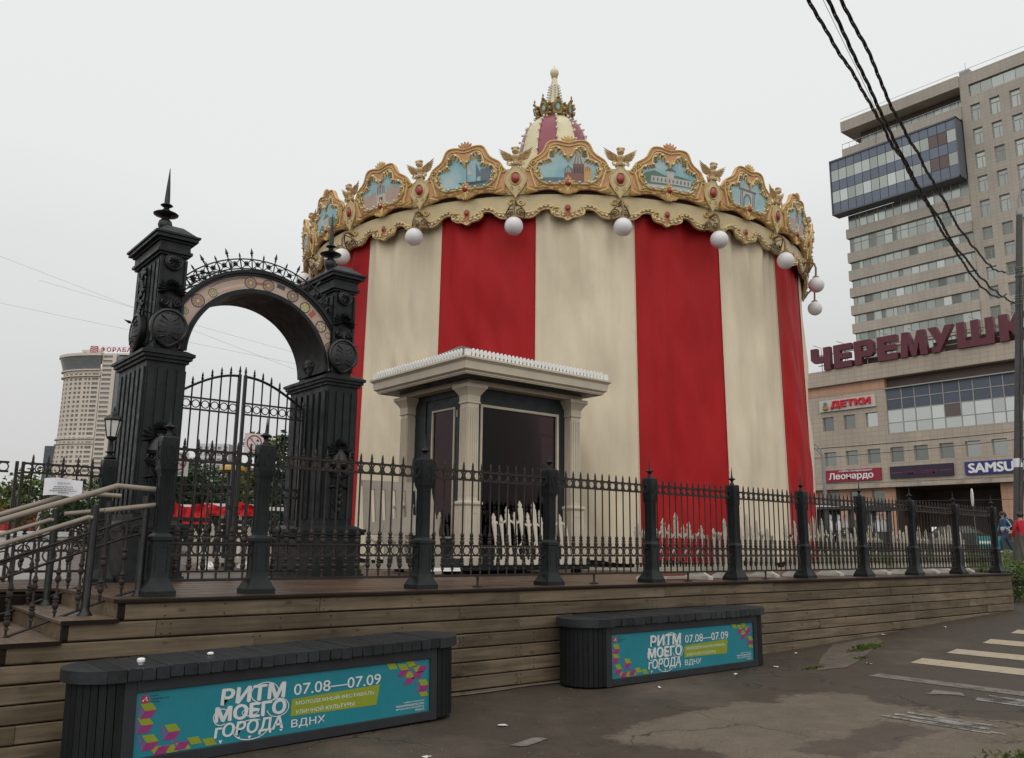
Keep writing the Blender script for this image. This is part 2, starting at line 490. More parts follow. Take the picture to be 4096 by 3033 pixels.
def asphalt():
    m, n, p = newmat('damp_asphalt')
    pos = N(n, 'ShaderNodeNewGeometry').outputs['Position']
    sx = N(n, 'ShaderNodeSeparateXYZ'); n.links.new(pos, sx.inputs[0])
    wob = noise_node(n, pos, 1.1, 6, 0.65)
    wob2 = noise_node(n, pos, 4.5, 5, 0.7)
    w = math_node(n, 'ADD', math_node(n, 'MULTIPLY_ADD', wob, 1.2, -0.6), math_node(n, 'MULTIPLY_ADD', wob2, 0.75, -0.375))
    X = math_node(n, 'ADD', sx.outputs[0], w)
    Y = math_node(n, 'ADD', sx.outputs[1], math_node(n, 'MULTIPLY', w, 0.7))
    def ramp(v, a, b): return maprange(n, v, a, a + (b - a) * 0.4, 0, 1)
    # drier, lighter patch in front of the second bench, with a darker damp spot in it
    dry = math_node(n, 'MULTIPLY', math_node(n, 'MULTIPLY', ramp(X, 2.0, 2.35), ramp(X, 5.3, 5.05)), ramp(Y, -2.05, -2.3))
    dark = math_node(n, 'MULTIPLY', math_node(n, 'MULTIPLY', ramp(X, 2.7, 2.85), ramp(X, 4.3, 4.15)), math_node(n, 'MULTIPLY', ramp(Y, -3.95, -3.85), ramp(Y, -3.4, -3.5)))
    dry = math_node(n, 'MULTIPLY', dry, math_node(n, 'SUBTRACT', 1.0, math_node(n, 'MULTIPLY', dark, 0.7)))
    big = noise_node(n, pos, 0.33, 5, 0.6)
    dry = math_node(n, 'MAXIMUM', dry, maprange(n, big, 0.58, 0.68, 0, 0.5))
    grain = noise_node(n, pos, 130, 3, 0.7)
    mid = noise_node(n, pos, 3.5, 6, 0.7)
    vor = N(n, 'ShaderNodeTexVoronoi'); vor.inputs['Scale'].default_value = 55
    n.links.new(pos, vor.inputs['Vector'])
    c = mixc(n, dry, (0.058, 0.046, 0.035), (0.128, 0.103, 0.079))
    c = scalec(n, c, math_node(n, 'MULTIPLY', maprange(n, grain, 0.3, 0.7, 0.45, 1.6), maprange(n, mid, 0.3, 0.7, 0.82, 1.16)))
    sp = maprange(n, vor.outputs['Color'], 0.90, 0.97, 0, 0.45)
    c = mixc(n, sp, c, (0.17, 0.145, 0.12))
    # cracks
    cv = N(n, 'ShaderNodeTexVoronoi', feature='DISTANCE_TO_EDGE'); cv.inputs['Scale'].default_value = 0.42
    cm = N(n, 'ShaderNodeVectorMath', operation='ADD')
    nvec = N(n, 'ShaderNodeTexNoise'); nvec.inputs['Scale'].default_value = 1.6; nvec.inputs['Detail'].default_value = 6
    n.links.new(pos, nvec.inputs['Vector'])
    n.links.new(pos, cm.inputs[0]); n.links.new(nvec.outputs['Color'], cm.inputs[1]); n.links.new(cm.outputs[0], cv.inputs['Vector'])
    ck = math_node(n, 'MULTIPLY', maprange(n, cv.outputs['Distance'], 0.002, 0.007, 0.75, 0), maprange(n, noise_node(n, pos, 0.5, 2), 0.45, 0.6, 0, 1))
    c = mixc(n, ck, c, (0.016, 0.014, 0.012))
    n.links.new(c, p.inputs['Base Color'])
    n.links.new(maprange(n, math_node(n, 'ADD', dry, math_node(n, 'MULTIPLY', mid, 0.25)), 0, 1, 0.55, 0.85), p.inputs['Roughness'])
    p.inputs['Specular IOR Level'].default_value = 0.2
    h = math_node(n, 'SUBTRACT', math_node(n, 'MULTIPLY', grain, 1.0), math_node(n, 'MULTIPLY', ck, 2.0))
    bump(n, p, h, 0.5, 0.006)
    return m
struct(g.build('ground', asphalt(), None, smooth=60))

def draped(name, poly_rows, m, lift, kind='structure', parent=None):
    """strip given by rows of (s,t) points, laid on the ground"""
    b = MB(); w = len(poly_rows[0])
    b.add([(s, t, gz(s, t) + lift) for row in poly_rows for s, t in row], [(j * w + i, j * w + i + 1, (j + 1) * w + i + 1, (j + 1) * w + i) for j in range(len(poly_rows) - 1) for i in range(w - 1)])
    o = b.build(name, m)
    o['kind'] = kind
    return o

# far grass slope and its bare path, to the right of the deck
def grass_slope_mat():
    m, n, p = newmat('grass_slope')
    pos = N(n, 'ShaderNodeNewGeometry').outputs['Position']
    a = noise_node(n, pos, 1.2, 6, 0.7); b = noise_node(n, pos, 40, 3, 0.7)
    c = mixc(n, maprange(n, a, 0.35, 0.65, 0, 1), (0.055, 0.085, 0.022), (0.10, 0.13, 0.035))
    n.links.new(scalec(n, c, maprange(n, b, 0.3, 0.7, 0.6, 1.4)), p.inputs['Base Color'])
    p.inputs['Roughness'].default_value = 0.9
    bump(n, p, b, 0.8, 0.05)
    return m
GRASSM = grass_slope_mat()
rows = []
for k in range(15):
    t = 3.0 + k * 2.2
    rows.append([(19.5 + 2.4 * i + (t - 3) * 0.25, t) for i in range(17)])
draped('grass_slope', rows, GRASSM, 0.05)

# painted zebra crossing, worn strips
def paint(name, col, worn, sc=6):
    m, n, p = newmat(name)
    pos = N(n, 'ShaderNodeNewGeometry').outputs['Position']
    a = noise_node(n, pos, sc, 6, 0.75); b = noise_node(n, pos, 60, 3, 0.7)
    f = math_node(n, 'ADD', math_node(n, 'MULTIPLY', a, 0.7), math_node(n, 'MULTIPLY', b, 0.3))
    c = mixc(n, maprange(n, f, worn - 0.06, worn + 0.06, 0, 1), col, (0.060, 0.047, 0.036))
    n.links.new(c, p.inputs['Base Color']); p.inputs['Roughness'].default_value = 0.7
    return m
ZEBRA = paint('zebra_paint', (0.36, 0.30, 0.215), 0.60)
ZEBRA_W = paint('zebra_paint_worn', (0.17, 0.145, 0.12), 0.52)
LINEW = paint('white_line_worn', (0.27, 0.26, 0.245), 0.50, 4)
def stripe(s0, s1, t0, t1, slant, m, nt=9, ns=2, jag=0.0):
    rows = []
    for k in range(nt):
        t = t0 + (t1 - t0) * k / (nt - 1)
        rows.append([(s0 + (s1 - s0) * i / (ns - 1) + random.uniform(-jag, jag), t + slant * i / (ns - 1)) for i in range(ns)])
    return draped('zebra_stripe', rows, m, 0.005)
for s0, t0 in ((8.10, -1.74), (9.32, -1.66), (10.70, -1.58), (12.1, -1.45), (13.5, -1.35), (14.9, -1.25), (16.3, -1.15)):
    stripe(s0, s0 + 0.50, t0, t0 - 4.2, 0.08, ZEBRA, 12)
stripe(6.66, 6.95, -1.93, -4.6, 0.02, ZEBRA_W, 9)
def dash(name, s0, s1, t0, t1, strands):
    for i in range(strands):
        a = s0 + (s1 - s0) * (i + random.uniform(-0.1, 0.25)) / strands; b = a + (s1 - s0) / strands * random.uniform(0.55, 1.0)
        off0 = random.uniform(-0.22, 0.2); off1 = random.uniform(-0.3, 0.3)
        rows = [[(a, t0 + off0 + (t1 - t0 - off0 + off1) * k / 6), (b, t0 + off0 + 0.03 + (t1 - t0 - off0 + off1) * k / 6)] for k in range(7)]
        draped(name, rows, LINEW, 0.005)
dash('worn_line_marking', 4.47, 4.88, -3.40, -4.08, 5)
dash('worn_line_marking', 6.03, 6.42, -3.33, -4.7, 5)
# grey cement smear and pale patch of old pavement by the wall
PALE = mat('old_pavement', (0.090, 0.070, 0.051), 0.8, 0.3, 5, 0.4, 70, dirt=0.5)
def blob(name, pts, m, lift):
    b = MB()
    P = []
    n = len(pts)
    for i in range(n):
        a, c = Vector(pts[i]), Vector(pts[(i + 1) % n])
        for k in range(5):
            q = a.lerp(c, k / 5)
            d = noise.noise(Vector((q.x * 2.3, q.y * 2.3, 5))) * 0.14 + noise.noise(Vector((q.x * 9, q.y * 9, 2))) * 0.04
            P.append((q.x + d, q.y + d * 0.6))
    b.add([(x, y, gz(x, y) + lift) for x, y in P], [tuple(range(len(P)))])
    o = b.build(name, m); o['kind'] = 'structure'
    return o
blob('old_pavement_patch', [(6.55, -1.33), (7.6, -0.75), (9.0, -0.12), (10.3, -0.10), (9.9, -0.45), (8.9, -0.8), (7.9, -1.15), (7.0, -1.45)], PALE, 0.006)
CEM = mat('cement_smear', (0.150, 0.132, 0.112), 0.8, 0.35, 9, 0.3, 60, dirt=0.8, dirtcol=(0.05, 0.04, 0.03))
blob('cement_smear', [(6.02, -2.90), (6.32, -2.85), (6.38, -3.12), (6.16, -3.25)], CEM, 0.006)
blob('cement_smear', [(1.15, -1.98), (1.42, -1.92), (1.5, -2.02), (1.25, -2.08)], CEM, 0.006)

# ---------------------------------------------------------------- deck with plank wall
DZ = 1.15
deck = thing('wooden_deck', 'raised wooden deck with a wall of horizontal weathered planks along its front', 'deck', (0, 0, 0))
# facing planks: nine rows 0.14 m high, tops as the steps on the left
random.seed(11)
SL = -2.05
back = MB()
back.box(-1.26, 0.030, -0.3, 16.2, 0.055, 1.10)
for i in range(1, 8): back.box(-1.66 - 0.40 * (i - 1), 0.030, -0.3, -1.26 - 0.40 * (i - 1), 0.055, 1.10 - 0.145 * i)
back.build('backing', EDGEW, deck)
def face_row(k):
    z1 = 1.118 - 0.1415 * k
    z0 = z1 - 0.1415 + 0.011
    s0 = -1.235 if k == 0 else (-1.635 if k == 1 else (-2.04 if k == 2 else (-2.44 if k == 3 else -9.0)))
    joints = [s0]
    j = 2.10 if k % 2 else 2.88
    x = j - 12
    step = 3.0
    while x < 16.0:
        if x > s0 + 0.3: joints.append(x + random.uniform(-0.02, 0.02))
        x += step if k % 3 else step * 0.8
    if k == 1: joints = [s0, -0.98] + [q for q in joints[1:] if q > -0.5]
    joints.append(16.12)
    for a, b in zip(joints[:-1], joints[1:]):
        if b - a < 0.1: continue
        zb = z0 + random.uniform(-0.002, 0.002)
        g0 = max(gz(a, 0), gz(b, 0)) if zb < 0.5 else -1
        if z1 < min(gz(a, 0), gz(b, 0)) - 0.01: continue
        m = MB().cbox(a + 0.002, random.uniform(-0.004, 0.004), zb, b - 0.002, 0.028, z1, 0.009, 0)
        for e in (a + 0.05, b - 0.05):
            for zz in (zb + 0.03, z1 - 0.03):
                pass
        m.build('plank', WALLW, deck, world=True)
for k in range(9): face_row(k)
# nail heads on the boards
nb = MB()
for k in range(8):
    z1 = 1.118 - 0.1415 * k
    for x in [2.10 if k % 2 else 2.88]:
        for i in range(-4, 6):
            xx = x + i * (3.0 if k % 3 else 2.4)
            for q in (-0.035, 0.035, 1.0, 1.5):
                X = xx + q
                if X < -1.2 or X > 16: continue
                for zz in (z1 - 0.028, z1 - 0.105):
                    if zz > gz(X, 0) + 0.02: nb.box(X - 0.005, -0.0062, zz - 0.004, X + 0.005, 0.0, zz + 0.004)
nb.build('nail', EDGEW, deck)['kind'] = 'stuff'
# dark dripping trim under the deck lip
tr = MB(); tr.cbox(-1.30, -0.035, 1.122, 16.22, 0.10, 1.150, 0.004, 0)
tr.build('edge_board', EDGEW, deck, world=True)
# right end return of the deck wall
for k in range(6):
    z1 = 1.118 - 0.1415 * k
    MB().cbox(16.125, 0.0, z1 - 0.13, 16.15, 3.0, z1, 0.005, 1).build('plank', WALLW, deck, world=True)
# walking surface: the first rows are single planks
row_w = 0.142
def deck_rows(k0, k1, single):
    bulk = MB()
    for k in range(k0, k1):
        y0 = 0.105 + k * row_w
        right = 16.2 if y0 < 2.5 else 21.0
        left = -1.29 if y0 < 2.02 else -12.0
        x = left + random.uniform(0.8, 2.6)
        js = [left]
        while x < right - 0.5:
            js.append(x); x += random.uniform(2.6, 3.2) if single else random.uniform(3.5, 5)
        js.append(right)
        for a, b in zip(js[:-1], js[1:]):
            z = DZ + random.uniform(-0.0025, 0.0015)
            if single:
                MB().box(a + 0.002, y0 + 0.004, DZ - 0.03, b - 0.002, y0 + row_w - 0.004, z).build('deck_plank', DECKW, deck, world=True)
            else:
                bulk.box(a + 0.002, y0 + 0.004, DZ - 0.03, b - 0.002, y0 + row_w - 0.004, z)
    return bulk
deck_rows(0, 27, True)
bb = deck_rows(27, 175, False)
bb.build('deck_boards', DECKW, deck)['kind'] = 'stuff'
MB().box(-1.25, 0.06, 1.06, 16.15, 2.0, 1.10).box(-12, 2.02, 1.06, 20.9, 25.0, 1.10).build('deck_base', EDGEW, deck, world=True)

# ---------------------------------------------------------------- steps at the left
stairs = thing('wooden_steps', 'wooden steps going down to the left from the deck corner', 'steps', (-1.3, 0, 1.0))
for i in range(1, 8):
    x1 = -1.29 - 0.40 * (i - 1); x0 = x1 - 0.40
    z = DZ - 0.145 * i
    # riser under the upper tread
    MB().cbox(x1 + 0.012, 0.055, z - 0.02, x1 + 0.035, 1.95, z + 0.118, 0.003, 1).build('riser', WALLW, stairs, world=True)
    MB().box(x1 + 0.012, -0.006, z + 0.0, x1 + 0.05, 0.055, z + 0.121).build('riser_end', EDGEW, stairs, world=True)
    for j in range(3):
        a = x0 - 0.012 + j * 0.139
        MB().cbox(a + 0.002, -0.03, z - 0.028, a + 0.135, 1.95, z, 0.004, 1).build('tread', TREADW, stairs, world=True)
    MB().box(x0 - 0.010, -0.036, z - 0.034, x1 + 0.01, -0.031, z - 0.001).build('tread_end', EDGEW, stairs, world=True)
MB().box(-9, 1.955, -0.2, -1.25, 2.015, 1.09).build('side_wall', EDGEW, stairs, world=True)

# ---------------------------------------------------------------- iron fence on the deck edge
FY = 0.345
POSTX = [-0.90] + [1.817 * i for i in range(10)]
fence = thing('iron_fence', 'black iron fence with square posts and ringed rails along the deck edge', 'fence', (0, FY, DZ))

def post_mesh():
    b = MB()
    b.lathe([(0.130, 0), (0.130, 0.045), (0.122, 0.055), (0.085, 0.13), (0.078, 0.15), (0.075, 0.16), (0.075, 0.46), (0.083, 0.47), (0.083, 0.50), (0.070, 0.515), (0.055, 0.53), (0.055, 1.04), (0.066, 1.07), (0.073, 1.09), (0.073, 1.36), (0.066, 1.372), (0.03, 1.376)], sq=True)
    # raised frames on the faces
    for sx, sy in ((0, -1), (-1, 0), (1, 0), (0, 1)):
        for (w, r0, za, zb) in ((0.05, 0.075, 0.20, 0.43), (0.036, 0.055, 0.56, 1.02), (0.05, 0.073, 1.12, 1.33)):
            for q in (-1, 1):
                if sx == 0: b.box(q * w - 0.004, sy * r0 - 0.004, za, q * w + 0.004, sy * r0 + 0.004, zb)
                else: b.box(sx * r0 - 0.004, q * w - 0.004, za, sx * r0 + 0.004, q * w + 0.004, zb)
    # small oval wreath on the top block
    for sx, sy in ((0, -1), (-1, 0)):
        pts = []
        for i in range(14):
            a = 2 * PI * i / 14
            pts.append((0.03 * cos(a), -0.074, 1.225 + 0.06 * sin(a)) if sx == 0 else (-0.074, 0.03 * cos(a), 1.225 + 0.06 * sin(a)))
        b.tube(pts, 0.006, 5, True)
    return b.mesh('post', IRON2, 30)
def finial_mesh():
    return MB().lathe([(0.03, 1.374), (0.032, 1.39), (0.018, 1.41), (0.022, 1.43), (0.030, 1.445), (0.056, 1.455), (0.058, 1.462), (0.032, 1.472), (0.016, 1.485), (0.012, 1.51), (0.002, 1.64)], 10).mesh('finial', IRON2, 50)
POST = post_mesh(); FIN = finial_mesh()
BAL = [(0.010, 0), (0.010, 0.06), (0.018, 0.065), (0.018, 0.075), (0.012, 0.085), (0.024, 0.105), (0.027, 0.125), (0.016, 0.145), (0.026, 0.15), (0.026, 0.158), (0.016, 0.165), (0.024, 0.18), (0.014, 0.20)]
def picket_mesh(low=True):
    b = MB()
    prof = [(0.011, 0.13)] + [(r, 0.135 + z * 0.95) for r, z in BAL[1:]] + [(0.011, 0.335), (0.011, 0.44), (0.02, 0.445), (0.014, 0.455), (0.026, 0.475), (0.024, 0.50), (0.014, 0.515), (0.026, 0.522), (0.026, 0.53), (0.014, 0.54), (0.023, 0.555), (0.02, 0.575), (0.012, 0.585), (0.0095, 0.60), (0.0095, 1.16), (0.012, 1.175), (0.024, 1.21), (0.014, 1.235), (0.010, 1.255), (0.010, 1.285), (0.018, 1.29), (0.018, 1.298), (0.010, 1.305), (0.0135, 1.318), (0.011, 1.345), (0.005, 1.372), (0.001, 1.376)]
    b.lathe(prof, 7)
    return b.mesh('picket', RAILM, 40)
PICK = picket_mesh()
def ring_mesh():
    return MB().tube([(0.047 * cos(2 * PI * i / 14), 0, 0.047 * sin(2 * PI * i / 14)) for i in range(14)], 0.0075, 5, True).mesh('ring', RAILM, 60)
RING = ring_mesh()

def fence_posts(root, xs, y):
    for x in xs:
        o = inst(POST, 'post', root, Vector((x, y, DZ)) - wl(root))
        inst(FIN, 'finial', o)
def fence_bay(root, xa, xb, y, npk, xdir=True, rails=True):
    """bay between the faces of two posts"""
    L = xb - xa - 0.16
    x0 = xa + 0.08
    off = wl(root)
    for za, zb in ((1.165, 1.188), (1.262, 1.285), (0.333, 0.353), (0.440, 0.460), (0.115, 0.140)):
        MB().box(x0 - 0.02, y - 0.014, DZ + za, x0 + L + 0.02, y + 0.014, DZ + zb).build('rail', RAILM, root, world=True)
    d = L / npk
    for i in range(npk):
        x = x0 + d * (i + 0.5)
        inst(PICK, 'picket', root, Vector((x, y, DZ)) - off)
    for i in range(npk + 1):
        x = x0 + d * i
        if i in (0, npk) and npk > 2: x += 0.03 if i == 0 else -0.03
        for z in (1.225, 0.397):
            o = inst(RING, 'ring', root, Vector((x, y, DZ + z)) - off)
fence_posts(fence, POSTX, FY)
for a, b in zip(POSTX[:-1], POSTX[1:]):
    fence_bay(fence, a, b, FY, 13 if b - a > 1.2 else 6)
for i in range(2, 6):
    x = POSTX[i] + 0.75
    MB().box(x - 0.05, FY - 0.03, DZ + 0.002, x + 0.05, FY + 0.03, DZ + 0.015).lathe([(0.02, 0.015), (0.012, 0.05), (0.016, 0.114)], 8, (x, FY, DZ)).build('foot', RAILM, fence, world=True)

# fence behind the steps, running left from the gateway
lf = thing('iron_fence', 'black iron fence running left from the gateway behind the steps', 'fence', (-0.75, 3.08, DZ))
fence_posts(lf, [-0.68, -4.3, -6.2], 3.08)
fence_bay(lf, -0.75 - 0.86, -0.70, 3.08, 5)
fence_bay(lf, -3.1, -1.62, 3.08, 7)
fence_bay(lf, -4.3, -3.05, 3.08, 7)
fence_bay(lf, -6.2, -4.3, 3.08, 11)
MB().box(-1.62, 3.06, DZ + 0.02, -1.59, 3.10, DZ + 1.29).box(-1.56, 3.06, DZ + 0.02, -1.53, 3.10, DZ + 1.29).build('stile', RAILM, lf, world=True)

# lantern on the post left of the gateway
lan = thing('lantern', 'old style black lantern with pale glass on the fence post beside the gateway', 'lantern', (-0.68, 3.08, DZ + 1.376))
MB().lathe([(0.06, 0), (0.075, 0.015), (0.03, 0.05), (0.022, 0.09), (0.026, 0.13), (0.02, 0.20), (0.03, 0.22), (0.055, 0.24), (0.06, 0.255)], 10).build('stem', IRON, lan, 50)
LG = mat('lantern_glass', (0.62, 0.62, 0.58), 0.3, 0.1, 6)
MB().lathe([(0.055, 0.262), (0.088, 0.44), (0.085, 0.445), (0.02, 0.446)], 6).build('glass', LG, lan)
fr = MB()
for i in range(6):
    a = 2 * PI * i / 6
    fr.tube([(0.058 * cos(a), 0.058 * sin(a), 0.255), (0.092 * cos(a), 0.092 * sin(a), 0.45)], 0.007, 5)
fr.lathe([(0.10, 0.448), (0.105, 0.46), (0.07, 0.50), (0.035, 0.52), (0.03, 0.54), (0.012, 0.56), (0.016, 0.58), (0.002, 0.62)], 6)
fr.build('lantern_frame', IRON, lan, 30)

# ---------------------------------------------------------------- stair railings with beige hand rails
def stair_railing(name, label, y, s_top, npk, lowplate=False):
    r = thing(name, label, 'railing', (-1.43, y, DZ - 0.145))
    def line(s):  # nosing line slope
        return DZ - 0.145 - (-1.43 - s) * 0.3625 if s < -1.15 else DZ - 0.05
    # posts with round flared foot
    for s, zb in ((-1.43, DZ - 0.145), (s_top, DZ), (-2.63, DZ - 0.58), (-3.83, DZ - 1.015)):
        if zb < 0: continue
        h = 0.90 if s != s_top else 0.85
        MB().lathe([(0.062, 0), (0.06, 0.012), (0.04, 0.03), (0.034, 0.06), (0.034, h)], 10, (s, y, zb)).build('baluster_post', IRON, r, 40, world=True)
    top = [(-4.2, y, line(-4.2) + 0.98), (-1.27, y, line(-1.27) + 0.98 + 0.03), (s_top + 0.1, y, 2.055)]
    MB().tube(top, 0.025, 10).build('hand_rail', BEIGE_RAIL, r, 50, world=True)
    low = [(-4.2, y - 0.03, line(-4.2) + 0.785), (-1.48, y - 0.03, line(-1.48) + 0.815), (-1.45, y - 0.03, line(-1.45) + 0.80)]
    MB().tube(low, 0.019, 8).build('hand_rail', BEIGE_RAIL, r, 50, world=True)
    MB().tube([(-1.36, y - 0.03, 1.86), (s_top + 0.12, y - 0.03, 1.93)], 0.022, 8).build('hand_rail', BEIGE_RAIL, r, 50, world=True)
    for dz in (0.66, 0.52, 0.045):
        MB().tube([(-4.2, y, line(-4.2) + dz), (-1.2, y, line(-1.2) + dz + 0.02), (s_top, y, DZ + dz + 0.01)], 0.011, 4).build('slanted_rail', RAILM, r, world=True)
    for i in range(npk):
        s = s_top - 0.14 - i * 0.165
        if s < -4: break
        if abs(s + 1.43) < 0.05 or abs(s + 2.63) < 0.05: continue
        z = line(s) + 0.05
        MB().lathe([(rr, zz * 1.0) for rr, zz in BAL] + [(0.010, 0.22), (0.010, 0.30), (0.02, 0.31), (0.026, 0.33), (0.014, 0.36), (0.024, 0.38), (0.010, 0.42), (0.010, 0.63)], 7, (s, y, z)).build('baluster', RAILM, r, 40, world=True)
        pts = [(s + 0.082 + 0.05 * cos(2 * PI * q / 12), y, line(s + 0.082) + 0.595 + 0.05 * sin(2 * PI * q / 12)) for q in range(12)]
        MB().tube(pts, 0.007, 5, True).build('ring', RAILM, r, world=True)
    return r
stair_railing('stair_railing', 'near railing of the steps with two beige hand rails and black turned balusters', 0.42, -1.02, 18)
stair_railing('stair_railing', 'far railing of the steps with beige hand rails, beyond the near one', 1.85, -0.95, 18)

# paper notice tied to the far hand rail
nt_ = thing('paper_notice', 'white paper notice sheet fixed to the far stair hand rail', 'notice', (-1.40, 1.80, 2.03))
pap = MB()
for i in range(7):
    for j in range(2): pass
vsn = [(-0.17 + 0.34 * i / 8, -0.012 * sin(i * 0.8), z + 0.01 * sin(i * 0.6)) for z in (0.0, 0.165) for i in range(9)]
pap.add(vsn, [(i, i + 1, i + 10, i + 9) for i in range(8)])
PAPER = mat('paper_white', (0.74, 0.74, 0.77), 0.6, 0.05, 5)
pap.build('sheet', PAPER, nt_)
INK = flat('ink_grey', (0.10, 0.10, 0.11))
inst(text_mesh('ВНИМАНИЕ!', 'lettering', INK, 0.01, 0, 0.11, 0.016, org=(-0.055, -0.02, 0.115)), 'lettering', nt_)
for k, (w, z) in enumerate(((0.17, 0.085), (0.19, 0.066), (0.24, 0.047), (0.09, 0.028))):
    b = MB()
    x = -w / 2
    while x < w / 2:
        l = random.uniform(0.008, 0.03); b.box(x, -0.021, z, min(x + l, w / 2), -0.0205, z + 0.007); x += l + 0.005
    b.build('text_line', INK, nt_)
# ---------------------------------------------------------------- slatted benches with posters
TEAL = mat('poster_teal', (0.006, 0.175, 0.220), 0.5, 0.05, 4)
LIME = flat('poster_lime', (0.215, 0.265, 0.014), 0.5); MAG = flat('poster_magenta', (0.25, 0.022, 0.135), 0.5); PURP = flat('poster_purple', (0.16, 0.095, 0.24), 0.5)
PW = flat('poster_white', (0.56, 0.58, 0.58), 0.5); PNAVY = flat('poster_navy_text', (0.02, 0.05, 0.08), 0.4); PRED = flat('poster_red', (0.36, 0.02, 0.05), 0.4)
def cube_tile(b, x, y, w, h, parts='lmp'):
    # lime top, magenta below, striped purple side; (x, y) is the top left corner of the lime face
    s = w * 0.30
    if 'l' in parts: b.add([(x, 0, y), (x + w - s, 0, y), (x + w, 0, y - h), (x + s, 0, y - h)], [(3, 2, 1, 0)], 0)
    if 'm' in parts: b.add([(x + s, -0.0003, y - h), (x + w, -0.0003, y - h), (x + w - s, -0.0003, y - 2 * h), (x, -0.0003, y - 2 * h)], [(3, 2, 1, 0)], 1)
    if 'p' in parts:
        for k in range(6):
            a = k / 6; c = (k + 0.62) / 6
            b.add([(x - s * 1.0 * (1 - a) - 0.0, 0.0003, y - h * 2 * a), (x - s * (1 - c), 0.0003, y - h * 2 * c), (x + s * 0.9, 0.0003, y - h - h * (c - 0.3)), (x + s * 0.9, 0.0003, y - h - h * (a - 0.3))], [(3, 2, 1, 0)], 2)

